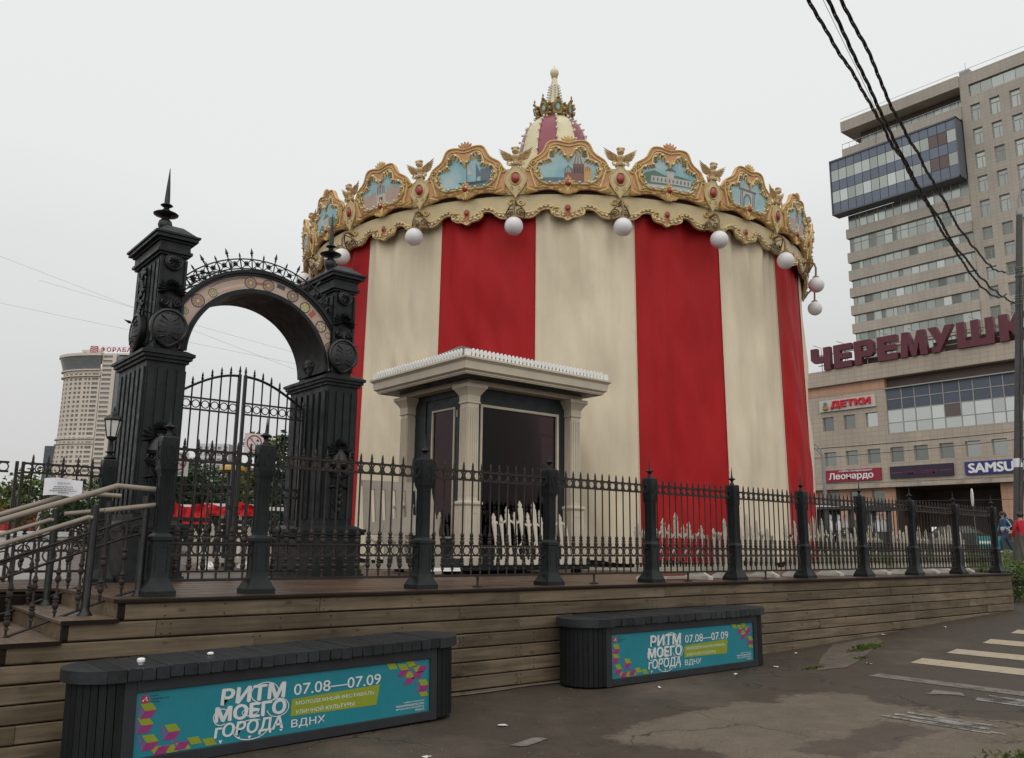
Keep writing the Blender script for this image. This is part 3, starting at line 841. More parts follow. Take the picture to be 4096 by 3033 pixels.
def make_poster(parent, W_, H_):
    """flat printed sheet, local x 0..W_, z 0..H_, facing -Y"""
    p = MB().box(0, 0, 0, W_, 0.004, H_).build('poster', TEAL, parent)
    c = MB()
    tw, th = 0.115, 0.052
    for x, z, pr in ((0.02, 0.36, 'lmp'), (0.005, 0.265, 'lmp'), (0.045, 0.145, 'lmp'), (0.13, 0.10, 'mp'), (0.195, 0.195, 'lmp'), (0.27, 0.115, 'mp'), (0.36, 0.085, 'l'), (0.10, 0.06, 'l'), (0.19, 0.055, 'l'), (0.28, 0.06, 'l'), (0.47, 0.06, 'l')):
        zz = max(z, 2 * th + 0.002) if 'm' in pr else max(z, th + 0.002)
        if x + tw < W_: cube_tile(c, x + 0.012, zz, tw, th, pr)
    for x, z, pr in ((W_ - 0.44, H_ - 0.004, 'l'), (W_ - 0.33, H_ - 0.02, 'lm'), (W_ - 0.25, H_ - 0.004, 'l'), (W_ - 0.18, H_ - 0.05, 'lmp'), (W_ - 0.135, H_ - 0.004, 'mp'), (W_ - 0.12, H_ - 0.17, 'lmp'), (W_ - 0.12, H_ - 0.26, 'l'), (W_ - 0.27, H_ - 0.09, 'lm')):
        cube_tile(c, x, z, tw, th, pr)
    q = c.build('cube_pattern', [LIME, MAG, PURP], p)
    q.location = (0, -0.0025, 0)
    u = lambda f: f * W_
    v = lambda f: (1 - f) * H_
    Y = -0.0035
    def tx(s, m, u0, u1, v0, v1, bold=0.0, shear=0.0, nm='lettering', fat=0.0):
        return inst(text_mesh(s, nm, m, bold, 0, u(u1) - u(u0), v(v0) - v(v1), org=(u(u0), Y, v(v1)), shear=shear, fat=fat), nm, p)
    tx('РИТМ', PW, 0.248, 0.452, 0.115, 0.365, 0.0, 0.06, fat=0.0075)
    tx('МОЕГО', PW, 0.232, 0.455, 0.40, 0.635, 0.0, 0.03, fat=0.0075)
    tx('гОРОДА', PW, 0.232, 0.448, 0.67, 0.93, 0.0, 0.10, fat=0.004)
    # loops of thin line running through the title
    lp = MB()
    for (cx, cy, rx, ry, a0, a1) in ((0.385, 0.25, 0.045, 0.17, 0, 360), (0.25, 0.56, 0.024, 0.13, 60, 330), (0.43, 0.53, 0.036, 0.15, -120, 170), (0.345, 0.83, 0.055, 0.16, 20, 300), (0.34, 0.54, 0.026, 0.06, 0, 360)):
        pts = [(u(cx + rx * cos(rad(a0 + (a1 - a0) * i / 24))), Y - 0.0005, v(cy + ry * sin(rad(a0 + (a1 - a0) * i / 24)))) for i in range(25)]
        for i in range(24):
            A, B = Vector(pts[i]), Vector(pts[i + 1])
            d = (B - A).normalized(); nn = Vector((-d.z, 0, d.x)) * 0.0035
            lp.add([A - nn, B - nn, B + nn, A + nn], [(0, 1, 2, 3)])
    # drips under the brush letters
    for cx, z0, z1 in ((0.245, 0.93, 0.99), (0.30, 0.92, 0.95), (0.335, 0.93, 0.985), (0.437, 0.90, 0.94)):
        lp.add([(u(cx), Y, v(z0)), (u(cx + 0.012), Y, v(z0)), (u(cx + 0.006), Y, v(z1))], [(0, 2, 1)])
    lp.build('title_line', PW, p)
    tx('07.08—07.09', PW, 0.482, 0.80, 0.175, 0.365, 0.0, fat=0.0012)
    MB().add([(u(0.476), Y + 0.0008, v(0.425)), (u(0.797), Y + 0.0008, v(0.375)), (u(0.785), Y + 0.0008, v(0.735)), (u(0.474), Y + 0.0008, v(0.715))], [(0, 3, 2, 1)]).build('lime_bar', LIME, p)
    PW2 = PW
    tx('МОЛОДЁЖНЫЙ ФЕСТИВАЛЬ'.replace('Ё', 'Е'), PW2, 0.49, 0.775, 0.455, 0.545, 0.004)
    tx('УЛИЧНОЙ КУЛЬТУРЫ', PW2, 0.49, 0.70, 0.60, 0.69, 0.004)
    tx('ВДНХ', PW, 0.477, 0.594, 0.775, 0.93, 0.0, fat=0.0012)
    for s, v0, w in (('rapfest.moscow', 0.76, 0.085), ('moscowseasons.com', 0.815, 0.115), ('#московскиесезоны', 0.87, 0.115), ('mos.ru', 0.925, 0.036)):
        tx(s, PW, 0.978 - w, 0.978, v0, v0 + 0.038, 0.006)
    # small red emblem with a white rider-like mark, three lines of dark text
    MB().add([(u(0.014), Y, v(0.06)), (u(0.036), Y, v(0.06)), (u(0.036), Y, v(0.17)), (u(0.025), Y, v(0.185)), (u(0.014), Y, v(0.17))], [(0, 4, 3, 2, 1)]).build('emblem', PRED, p)
    e = MB()
    for A, B in (((0.018, 0.145), (0.024, 0.12)), ((0.022, 0.125), (0.031, 0.115)), ((0.027, 0.12), (0.029, 0.085)), ((0.029, 0.12), (0.032, 0.145))):
        a = Vector((u(A[0]), Y - 0.0006, v(A[1]))); b2 = Vector((u(B[0]), Y - 0.0006, v(B[1]))); d = (b2 - a).normalized(); nn = Vector((-d.z, 0, d.x)) * 0.004
        e.add([a - nn, b2 - nn, b2 + nn, a + nn], [(0, 1, 2, 3)])
    e.build('emblem_mark', PW, p)
    tx('Проект', PNAVY, 0.042, 0.064, 0.065, 0.10, 0.006)
    tx('Правительства', PNAVY, 0.042, 0.092, 0.112, 0.147, 0.006)
    tx('Москвы', PNAVY, 0.042, 0.066, 0.155, 0.185, 0.006)
    return p

def make_bench(label, s0, s1, y0, zl, zr, ztl, ztr, seed):
    random.seed(seed)
    L = s1 - s0
    H_ = ztl - zl
    R = 0.30
    b = thing('planter_bench', label, 'bench', (s0, y0, zl), 'grey slatted benches with festival posters')
    b.rotation_euler = (0, -math.atan2(ztr - ztl, L), 0)
    TH = 0.085
    # poster frame on the front
    f = MB()
    f.cbox(0.0, 0.0, 0.0, 0.085, 0.06, H_ - TH, 0.004, 2).cbox(L - 0.07, 0.0, 0.0, L, 0.06, H_ - TH, 0.004, 2)
    f.cbox(0.085, 0.0, H_ - TH - 0.085, L - 0.07, 0.06, H_ - TH, 0.004, 0).cbox(0.085, 0.0, 0.0, L - 0.07, 0.06, 0.075, 0.004, 0)
    f.build('frame', GREYB, b)
    MB().box(0.01, 0.04, 0.01, L - 0.01, 2 * R - 0.02, H_ - TH - 0.005).build('body', GREYB, b)
    p = make_poster(b, L - 0.155, H_ - TH - 0.16)
    p.location = (0.085, 0.022, 0.075)
    # rounded ends covered with upright slats
    for e, cx in ((-1, 0.0), (1, L)):
        n = 17
        for k in range(n):
            a0 = PI / 2 + PI * k / n; a1 = PI / 2 + PI * (k + 1) / n
            g_ = 0.003
            pts = []
            for (a, r) in ((a0 + g_ / R, R), ((a0 + a1) / 2, R * 1.004), (a1 - g_ / R, R), (a1 - g_ / R, R - 0.025), (a0 + g_ / R, R - 0.025)):
                pts.append((cx + (-e) * (-cos(a)) * -1 * -r if False else cx + e * (-cos(a)) * r, R + sin(a) * r))
            MB().prism(pts, 0.012, H_ - TH - 0.004, 2).build('upright_slat', GREYW, b)
        core = [(cx + e * (-cos(PI / 2 + PI * k / 14)) * (R - 0.03), R + sin(PI / 2 + PI * k / 14) * (R - 0.03)) for k in range(15)]
        MB().prism(core, 0.0, H_ - TH - 0.006, 2).build('end_core', EDGEW, b)
        # end cap of the top, split in boards
        Rc = R + 0.045
        edges = [Rc * q for q in (0.0, 0.36, 1.0)]
        for k in range(2):
            xa, xb = edges[k] + 0.0015, edges[k + 1] - 0.0015
            poly = []
            for i in range(15):
                x = xa + (xb - xa) * math.sin(i / 14 * PI / 2)
                poly.append((cx + e * x, R - math.sqrt(max(Rc * Rc - x * x, 0.0004))))
            for i in range(15):
                x = xa + (xb - xa) * math.cos(i / 14 * PI / 2)
                poly.append((cx + e * x, R + math.sqrt(max(Rc * Rc - x * x, 0.0004))))
            MB().prism(poly, H_ - TH, H_ - random.uniform(0.0, 0.004), 2).build('top_slat', GREYT, b)
    n = int(L / 0.097)
    w = L / n
    for k in range(n):
        dz = random.uniform(-0.004, 0.003)
        MB().cbox(k * w + 0.003, -0.043 + random.uniform(-0.006, 0.006), H_ - TH + dz + 0.004, (k + 1) * w - 0.003, 2 * R + 0.04, H_ + dz, 0.007, 1).build('top_slat', GREYT, b)
    return b
B1 = make_bench('near grey slatted bench with a turquoise festival poster, left in front of the plank wall', -1.43, 1.20, -0.90, 0.05, 0.10, 0.735, 0.795, 3)
B2 = make_bench('farther grey slatted bench with a turquoise festival poster, right part of the plank wall', 3.58, 6.33, -0.65, 0.125, 0.135, 0.835, 0.850, 4)
CUPM = mat('white_plastic_cup', (0.75, 0.75, 0.74), 0.35, 0.05, 9)
cup = thing('plastic_cup', 'small white plastic cup standing on the near bench', 'cup', (-1.32, -0.80, 0.742))
MB().lathe([(0.017, 0), (0.020, 0.02)], 12).build('cup_base', mat('cup_clear', (0.35, 0.36, 0.36), 0.2, 0.1, 5), cup, 40)
MB().lathe([(0.026, 0.02), (0.028, 0.025), (0.028, 0.04), (0.02, 0.048)], 12).build('cup_lid', CUPM, cup, 40)
gum = thing('paper_scrap', 'crumpled pale scrap lying on top of the near bench', 'scrap', (-0.75, -0.62, 0.752))
MB().ball((0, 0, 0.012), (0.028, 0.018, 0.013), 7, 5).build('scrap', CUPM, gum)

# ---------------------------------------------------------------- entrance gateway
gw = thing('arched_gateway', 'dark iron gateway of two ornamented pillars with spires and a picture arch', 'gateway', (1.0, 3.6, DZ))

def leaf(b, c, ang, l, w, th, mi=0, axis='y'):
    """pointed relief leaf in the x-z plane facing -y, base at c, pointing at ang degrees"""
    a = rad(ang); d = Vector((cos(a), 0, sin(a))); nrm = Vector((-sin(a), 0, cos(a)))
    c = Vector(c)
    prof = [(0, 0.25), (0.25, 0.9), (0.5, 1.0), (0.75, 0.7), (1.0, 0.08)]
    vs = []
    for t, k in prof:
        base = c + d * l * t
        vs += [base + nrm * w * k * 0.5, base + Vector((0, -th * (1.1 - t * 0.6), 0)), base - nrm * w * k * 0.5]
    fs = []
    for i in range(4):
        for j in (0, 1):
            fs.append((i * 3 + j, (i + 1) * 3 + j, (i + 1) * 3 + j + 1, i * 3 + j + 1))
    b.add(vs, fs, mi)

def scroll(b, c, r, turns, start, sgn, tr, mi=0):
    pts = []
    n = int(14 * turns) + 4
    for i in range(n + 1):
        t = i / n
        a = rad(start) + sgn * 2 * PI * turns * t
        rr = r * (1 - 0.82 * t)
        pts.append((c[0] + rr * cos(a), c[1], c[2] + rr * sin(a)))
    b.tube(pts, [tr * (1 - 0.4 * i / n) for i in range(n + 1)], 5, False, mi)

def shield_mesh(hw, h, th):
    b = MB()
    out_ = []
    for i in range(24):
        a = 2 * PI * i / 24
        x = hw * cos(a); z = sin(a) * h * 0.5
        if z < 0: x *= (1 - 0.55 * (-z / (h * 0.5)) ** 2.2); 
        out_.append((x, z))
    # dome
    vs = []
    for k, (sc, d) in enumerate(((1.0, 0.0), (1.0, th * 0.8), (0.9, th), (0.82, th * 0.72), (0.55, th * 1.05), (0.2, th * 1.2))):
        vs += [(x * sc, -d, z * sc) for x, z in out_]
    fs = []
    for k in range(5):
        for i in range(24):
            fs.append((k * 24 + i, k * 24 + (i + 1) % 24, (k + 1) * 24 + (i + 1) % 24, (k + 1) * 24 + i))
    fs.append(tuple(range(5 * 24, 6 * 24)))
    b.add(vs, fs)
    for sx in (-1, 1):
        for k in range(5):
            leaf(b, (sx * hw * 0.10, -th * 1.0, h * (0.16 - 0.09 * k)), 90 - sx * (50 + 14 * k), hw * 0.5, hw * 0.14, th * 0.25)
        scroll(b, (sx * hw * 0.42, -th * 1.0, h * 0.16), hw * 0.18, 1.2, 90, sx, th * 0.12)
    leaf(b, (0, -th, -h * 0.25), 90, h * 0.55, hw * 0.14, th * 0.3)
    return b.mesh('shield', IRON, 45)
def bouquet(b, c, w, h, seed):
    rg = random.Random(seed)
    for i in range(11):
        a = -20 + 220 * i / 10
        leaf(b, (c[0] + 0.12 * w * cos(rad(a)), c[1], c[2] + 0.50 * h), a, 0.36 * w + rg.uniform(0, 0.10) * w, 0.17 * w, 0.05)
    for i in range(9):
        a = 0 + 180 * i / 8
        leaf(b, (c[0], c[1] - 0.02, c[2] + 0.60 * h), a, 0.24 * w, 0.12 * w, 0.06)
    b.ball((c[0], c[1] - 0.03, c[2] + 0.62 * h), (0.08 * w, 0.03, 0.08 * w), 8, 6)
    for s in (-1, 1):
        scroll(b, (c[0] + s * 0.24 * w, c[1] - 0.01, c[2] + 0.25 * h), 0.17 * w, 1.4, 100, s, 0.013)
        leaf(b, (c[0] + s * 0.03 * w, c[1], c[2] + 0.12 * h), 90 - s * 62, 0.42 * w, 0.14 * w, 0.04)
        leaf(b, (c[0] + s * 0.03 * w, c[1], c[2] + 0.02 * h), 90 - s * 100, 0.36 * w, 0.13 * w, 0.04)
    leaf(b, (c[0], c[1], c[2] + 0.35 * h), -90, 0.36 * h, 0.24 * w, 0.05)

PLEN = 1.15
def pillar(x0):
    """pillar with its near left corner of the shaft at (x0, 3.05)"""
    w, y0, y1 = 0.46, 3.05, 3.05 + PLEN
    b = MB()
    def slab(ex, za, zb, ext=None):
        e2 = ex if ext is None else ext
        vs = [(x0 - ex, y0 - ex, za), (x0 + w + ex, y0 - ex, za), (x0 + w + ex, y1 + ex, za), (x0 - ex, y1 + ex, za), (x0 - e2, y0 - e2, zb), (x0 + w + e2, y0 - e2, zb), (x0 + w + e2, y1 + e2, zb), (x0 - e2, y1 + e2, zb)]
        b.add(vs, [(3, 2, 1, 0), (4, 5, 6, 7), (0, 1, 5, 4), (1, 2, 6, 5), (2, 3, 7, 6), (3, 0, 4, 7)])
    slab(0.14, DZ, DZ + 0.06); slab(0.12, DZ + 0.06, DZ + 0.12); slab(0.10, DZ + 0.12, 1.72); slab(0.135, 1.72, 1.76); slab(0.15, 1.76, 1.80); slab(0.11, 1.80, 1.85, 0.02)
    slab(0.0, 1.85, 3.74)
    slab(0.03, 3.74, 3.78); slab(0.06, 3.78, 3.82); slab(0.085, 3.82, 3.855); slab(0.085, 3.855, 3.90, 0.0)
    u = 0.07 * -1
    slab(-0.08, 3.89, 5.10)
    slab(-0.05, 5.10, 5.13); slab(-0.02, 5.13, 5.165); slab(-0.04, 5.165, 5.20, -0.045); slab(-0.045, 5.20, 5.27); slab(-0.02, 5.27, 5.30); slab(0.025, 5.30, 5.345); slab(0.045, 5.345, 5.37)
    slab(0.02, 5.37, 5.50, -0.13)
    pl = b.build('pillar', IRON2, gw, world=True)
    off = wl(pl)
    # fluting: upright ribs on the long sides and the front
    rb = MB()
    for side, xx in ((-1, x0), (1, x0 + w)):
        n = 6
        for k in range(n):
            ya = y0 + 0.03 + (PLEN - 0.06) * k / n
            rb.box(xx - 0.022 if side < 0 else xx, ya, 1.93, xx if side < 0 else xx + 0.022, ya + 0.10, 3.66)
            yb = y0 + 0.10 + (PLEN - 0.20) * k / n
            xi = x0 + 0.08 if side < 0 else x0 + w - 0.08
            rb.box(xi - 0.02 if side < 0 else xi, yb, 4.0, xi if side < 0 else xi + 0.02, yb + 0.085, 5.04)
    for k in range(4):
        xa = x0 + 0.02 + k * 0.115
        rb.box(xa, y0 - 0.018, 1.93, xa + 0.075, y0, 3.66)
    rb.box(x0 + 0.065, y0 + 0.065 - 0.016, 3.95, x0 + 0.065 + 0.03, y0 + 0.065, 5.06).box(x0 + w - 0.095, y0 + 0.065 - 0.016, 3.95, x0 + w - 0.065, y0 + 0.065, 5.06)
    rb.build('rib', IRON2, pl, world=True)
    cx = x0 + w / 2
    # front relief work
    o = MB(); bouquet(o, (cx, y0 - 0.02, 2.35), 0.40, 0.95, 2)
    for k in range(7):
        leaf(o, (cx, y0 - 0.02, 2.02 + 0.09 * k), 55, 0.13, 0.06, 0.04); leaf(o, (cx, y0 - 0.02, 2.02 + 0.09 * k), 125, 0.13, 0.06, 0.04)
    o.lathe([(0.14, 2.62), (0.16, 2.66), (0.13, 2.74), (0.09, 2.86), (0.12, 2.90)], 12, (cx, y0 + 0.03, 0))
    o.build('relief', IRON, pl, 40, world=True)
    o = MB(); bouquet(o, (cx, y0 + 0.045, 4.34), 0.34, 0.62, 3)
    o.build('relief', IRON, pl, 40, world=True)
    # rosette
    o = MB().ball((cx, y0 + 0.06, 5.02), (0.105, 0.035, 0.105), 16, 6)
    for i in range(10): leaf(o, (cx, y0 + 0.03, 5.02), i * 36, 0.075, 0.035, 0.02)
    o.tube([(cx + 0.10 * cos(2 * PI * i / 18), y0 + 0.05, 5.02 + 0.10 * sin(2 * PI * i / 18)) for i in range(18)], 0.012, 6, True)
    o.build('rosette', IRON, pl, 40, world=True)
    sh = inst(SHIELD, 'shield', pl, Vector((cx, y0 + 0.06, 4.165)) - off)
    # the same on the long sides: vine and shield
    for side in (-1, 1):
        xx = x0 + 0.05 if side < 0 else x0 + w - 0.05
        v = MB()
        rg = random.Random(5)
        for k in range(15):
            yy = y0 + PLEN / 2 + 0.06 * sin(k * 1.3)
            zz = 4.35 + 0.045 * k
            v.ball((xx + side * 0.03, yy, zz), (0.03, 0.055 + 0.02 * sin(k), 0.035), 6, 4)
            v.ball((xx + side * 0.03, yy + 0.09 * cos(k * 2.1), zz), (0.02, 0.05, 0.025), 6, 4)
        v.build('relief', IRON, pl, 40, world=True)
        s2 = inst(SHIELD, 'shield', pl, Vector((xx, y0 + PLEN / 2, 4.165)) - off)
        s2.rotation_euler = (0, 0, rad(90 * side))
        s2.scale = (1.0, 1.4, 1.0)
    MB().lathe([(0.06, 5.49), (0.05, 5.53), (0.05, 5.56), (0.075, 5.60), (0.092, 5.65), (0.080, 5.70), (0.045, 5.735), (0.05, 5.75), (0.085, 5.765), (0.150, 5.785), (0.160, 5.80), (0.115, 5.825), (0.055, 5.85), (0.034, 5.88), (0.032, 5.895), (0.06, 5.905), (0.080, 5.92), (0.062, 5.935), (0.036, 5.95), (0.034, 6.03), (0.022, 6.21), (0.004, 6.44)], 12, (cx, y0 + PLEN / 2, 0)).build('finial', IRON, pl, 40, world=True)
    return pl
SHIELD = shield_mesh(0.23, 0.50, 0.055)
pillar(-0.385); pillar(1.995)

# arch between the pillars: centre, radii
ACX, ACZ, RO, RI = 1.035, 3.90, 1.235, 0.955
AX = 0.97
def arc(r, a, y): return (ACX + r * cos(rad(a)), y, ACZ + r * sin(rad(a)))
def ring_section(b, r0, r1, y0, y1, a0=0, a1=180, n=48, mi=0):
    vs = []
    for i in range(n + 1):
        a = a0 + (a1 - a0) * i / n
        vs += [arc(r0, a, y0), arc(r1, a, y0), arc(r1, a, y1), arc(r0, a, y1)]
    fs = []
    for i in range(n):
        for j in range(4):
            fs.append((i * 4 + j, i * 4 + (j + 1) % 4, (i + 1) * 4 + (j + 1) % 4, (i + 1) * 4 + j))
    fs += [(3, 2, 1, 0), (n * 4, n * 4 + 1, n * 4 + 2, n * 4 + 3)]
    b.add(vs, fs, mi)
ab = MB()
AY0, AY1 = 3.16, 4.00
ring_section(ab, RI, RI + 0.045, AY0 - 0.02, AY1, 2, 178)
ring_section(ab, RO - 0.05, RO, AY0 - 0.02, AY1, 8, 172)
ring_section(ab, RO - 0.02, RO + 0.02, AY0 - 0.04, AY0 + 0.03, 8, 172)
ring_section(ab, RI - 0.015, RI + 0.012, AY0 - 0.035, AY0 + 0.01, 2, 178)
ring_section(ab, RI + 0.04, RO - 0.04, AY1 - 0.03, AY1 - 0.005, 4, 176)
arch = ab.build('arch', IRON2, gw, 30, world=True)
TAN = mat('arch_picture_tan', (0.46, 0.335, 0.265), 0.5, 0.12, 2.5)
pb = MB(); ring_section(pb, RI + 0.043, RO - 0.048, AY0 + 0.015, AY0 + 0.03, 3, 177)
pp = pb.build('arch_picture', TAN, gw, world=True)
# wheels, gears and machine parts printed on the band
PY = AY0 + 0.0135
wh = MB(); whl = MB(); gy = MB(); rd = MB(); yl = MB(); gy2 = MB()
def flat_ring(b, cx, cz, r0, r1, y, n=28, teeth=0):
    vs = []; fs = []
    for i in range(n):
        a = 2 * PI * i / n
        rr = r1 * (1.12 if teeth and (i % 2) else 1.0)
        vs += [(cx + r0 * cos(a), y, cz + r0 * sin(a)), (cx + rr * cos(a), y, cz + rr * sin(a))]
    for i in range(n):
        j = (i + 1) % n
        fs.append((i * 2, i * 2 + 1, j * 2 + 1, j * 2))
    b.add(vs, fs)
def wheel(a, r, rr, fill=None, teeth=0, spokes=10):
    cx, _, cz = arc(rr, a, 0)
    flat_ring(wh, cx, cz, r * 0.86, r, PY - 0.0008, 32 if not teeth else 40, teeth)
    if fill is not None:
        fill.add([(cx + r * 0.86 * cos(2 * PI * i / 20), PY - 0.0004, cz + r * 0.86 * sin(2 * PI * i / 20)) for i in range(20)], [tuple(range(20))[::-1]])
    for k in range(spokes):
        t = 2 * PI * k / spokes + 0.2
        d = Vector((cos(t), 0, sin(t))); nn = Vector((-sin(t), 0, cos(t))) * 0.003
        c = Vector((cx, PY - 0.0008, cz))
        wh.add([c + d * r * 0.2 - nn, c + d * r * 0.86 - nn, c + d * r * 0.86 + nn, c + d * r * 0.2 + nn], [(0, 1, 2, 3)])
    flat_ring(whl, cx, cz, 0.001, r * 0.24, PY - 0.0012, 14)
MID = (RI + 0.043 + RO - 0.048) / 2
wheel(140, 0.088, MID, gy2, spokes=12); wheel(128, 0.060, MID - 0.026, yl, spokes=10); wheel(164, 0.080, MID - 0.004, yl, spokes=14); wheel(99, 0.084, MID - 0.004, gy2, spokes=12); wheel(86, 0.084, MID - 0.003, gy2, spokes=12)
wheel(67, 0.080, MID + 0.005, gy2, 1, 16); wheel(55, 0.072, MID - 0.013, yl, 1, 6); wheel(37, 0.080, MID, None, 1, 5); wheel(20, 0.086, MID, gy2, 0, 20); wheel(29, 0.045, MID + 0.035, None, 1, 0); wheel(151, 0.045, MID + 0.03, yl, 0, 8)
for (a0, a1, r0, r1, b) in ((102, 128, MID + 0.05, MID + 0.058, wh), (100, 124, MID + 0.066, MID + 0.072, wh), (88, 96, MID - 0.02, MID + 0.012, rd), (74, 80, MID + 0.01, MID + 0.07, wh), (46, 50, MID - 0.05, MID + 0.05, rd), (8, 14, MID - 0.06, MID + 0.06, rd), (104, 135, MID - 0.055, MID - 0.02, TANB := MB()), (150, 172, MID + 0.01, MID + 0.06, gy), (4, 17, MID + 0.045, MID + 0.07, gy)):
    vs = []; nseg = 10
    for i in range(nseg + 1):
        a = a0 + (a1 - a0) * i / nseg
        vs += [arc(r0, a, PY - 0.0006), arc(r1, a, PY - 0.0006)]
    b.add(vs, [(i * 2, i * 2 + 1, i * 2 + 3, i * 2 + 2) for i in range(nseg)])
wh.build('picture_wheel', P_DARK, pp, world=True); whl.build('picture_hub', flat('picture_yellow_hub', (0.55, 0.45, 0.10)), pp, world=True)
rd.build('picture_red_shape', flat('picture_red', (0.38, 0.09, 0.06)), pp, world=True); yl.build('picture_yellow_shape', flat('picture_pale_yellow', (0.50, 0.45, 0.20)), pp, world=True)
gy2.build('picture_rose_shape', flat('picture_rose', (0.42, 0.26, 0.20)), pp, world=True)
gy.build('picture_green_shape', flat('picture_grey_green', (0.30, 0.36, 0.26)), pp, world=True); TANB.build('picture_pale_shape', flat('picture_pale_tan', (0.56, 0.42, 0.34)), pp, world=True)

# iron cresting on both edges of the arch
def cresting(y):
    b = MB()
    R0, R1 = RO + 0.055, RO + 0.185
    for r in (R0, R1):
        b.tube([arc(r, a, y) for a in range(14, 168, 3)], 0.010, 5)
    n = 23
    for i in range(n):
        a = 18 + 144 * i / (n - 1)
        b.tube([arc(RO, a, y), arc(R1 + 0.02, a, y)], 0.009, 5)
        if i < n - 1:
            da = 144 / (n - 1)
            b.tube([arc(R0, a, y), arc(R1, a + da, y)], 0.006, 4); b.tube([arc(R1, a, y), arc(R0, a + da, y)], 0.006, 4)
            c = Vector(arc((R0 + R1) / 2, a + da / 2, y))
            for k in range(6):
                t = k * PI / 6 + 0.3
                d = Vector((cos(t), 0, sin(t))) * 0.038
                b.tube([c - d, c + d], 0.006, 4)
        # spear heads, tall and short in turn
        h = 0.155 if i % 2 == 0 else 0.085
        base = Vector(arc(R1, a, y)); d = (base - Vector((ACX, y, ACZ))).normalized()
        pts = [base, base + d * h * 0.25, base + d * h * 0.32, base + d * h * 0.40, base + d * h * 0.52, base + d * h]
        b.tube(pts, [0.008, 0.008, 0.017, 0.008, 0.022 if h > 0.1 else 0.014, 0.002], 6)
    b.build('cresting', IRON, gw, world=True)
cresting(AY0 + 0.05); cresting(AY1 - 0.08)

# gate leaves
def gate_leaf(x0, x1, hinge_left):
    y = 3.62
    zt_c, zt_h = 3.80, 3.50
    def ztop(x):
        t = (x - x0) / (x1 - x0)
        if not hinge_left: t = 1 - t
        return zt_h - 0.06 + (zt_c - zt_h + 0.06) * math.sin(t * PI / 2)
    lf = MB()
    for xx in (x0, x1):
        lf.box(xx - 0.02, y - 0.02, DZ + 0.08, xx + 0.02, y + 0.02, ztop(xx) + 0.02)
    lf.tube([(x0 + (x1 - x0) * i / 16, y, ztop(x0 + (x1 - x0) * i / 16)) for i in range(17)], 0.018, 6)
    g_ = lf.build('gate_leaf', IRON, gw, world=True)
    for z in (3.44, 3.29, 2.32, 2.21, 1.68, 1.57, 1.24):
        MB().box(x0 + 0.02, y - 0.012, z - 0.011, x1 - 0.02, y + 0.012, z + 0.011).build('rail', IRON, g_, world=True)
    n = 7
    for i in range(1, n):
        x = x0 + (x1 - x0) * i / n
        zt = ztop(x)
        MB().lathe([(0.011, 1.24), (0.011, zt + 0.01), (0.019, zt + 0.045), (0.010, zt + 0.06), (0.016, zt + 0.075), (0.003, zt + 0.125)], 7, (x, y, 0)).lathe([(0.012, 1.72), (0.026, 1.75), (0.024, 1.80), (0.014, 1.83), (0.025, 1.86), (0.012, 1.90)], 7, (x, y, 0)).build('bar', IRON, g_, 40, world=True)
    w = (x1 - x0) / n
    for i in range(n):
        for z in (3.365, 2.265, 1.625):
            o = inst(RING, 'ring', g_, Vector((x0 + w * (i + 0.5), y, z)) - wl(g_))
            s = w * 0.46 / 0.055
            o.scale = (min(s, 1.2), 1, min(s, 1.2))
    for xx in (x0, x1):
        MB().lathe([(0.018, ztop(xx) + 0.02), (0.012, ztop(xx) + 0.05), (0.02, ztop(xx) + 0.06), (0.004, ztop(xx) + 0.14)], 7, (xx, y, 0)).build('tip', IRON, g_, world=True)
    return g_
gate_leaf(0.12, 0.985, True); gate_leaf(1.065, 1.93, False)
# latch chain and padlock
lk = MB()
for i in range(6):
    a = i * 0.9
    c = (0.99 + 0.03 * i - 0.05, 3.595, 2.06 - 0.012 * (i % 3))
    lk.tube([(c[0] + 0.028 * cos(2 * PI * k / 8), c[1] + 0.01 * (i % 2), c[2] + 0.018 * sin(2 * PI * k / 8)) for k in range(8)], 0.005, 4, True)
lk.box(1.03, 3.58, 1.96, 1.07, 3.60, 2.02)
lk.build('chain_lock', RAILM, gw, world=True)

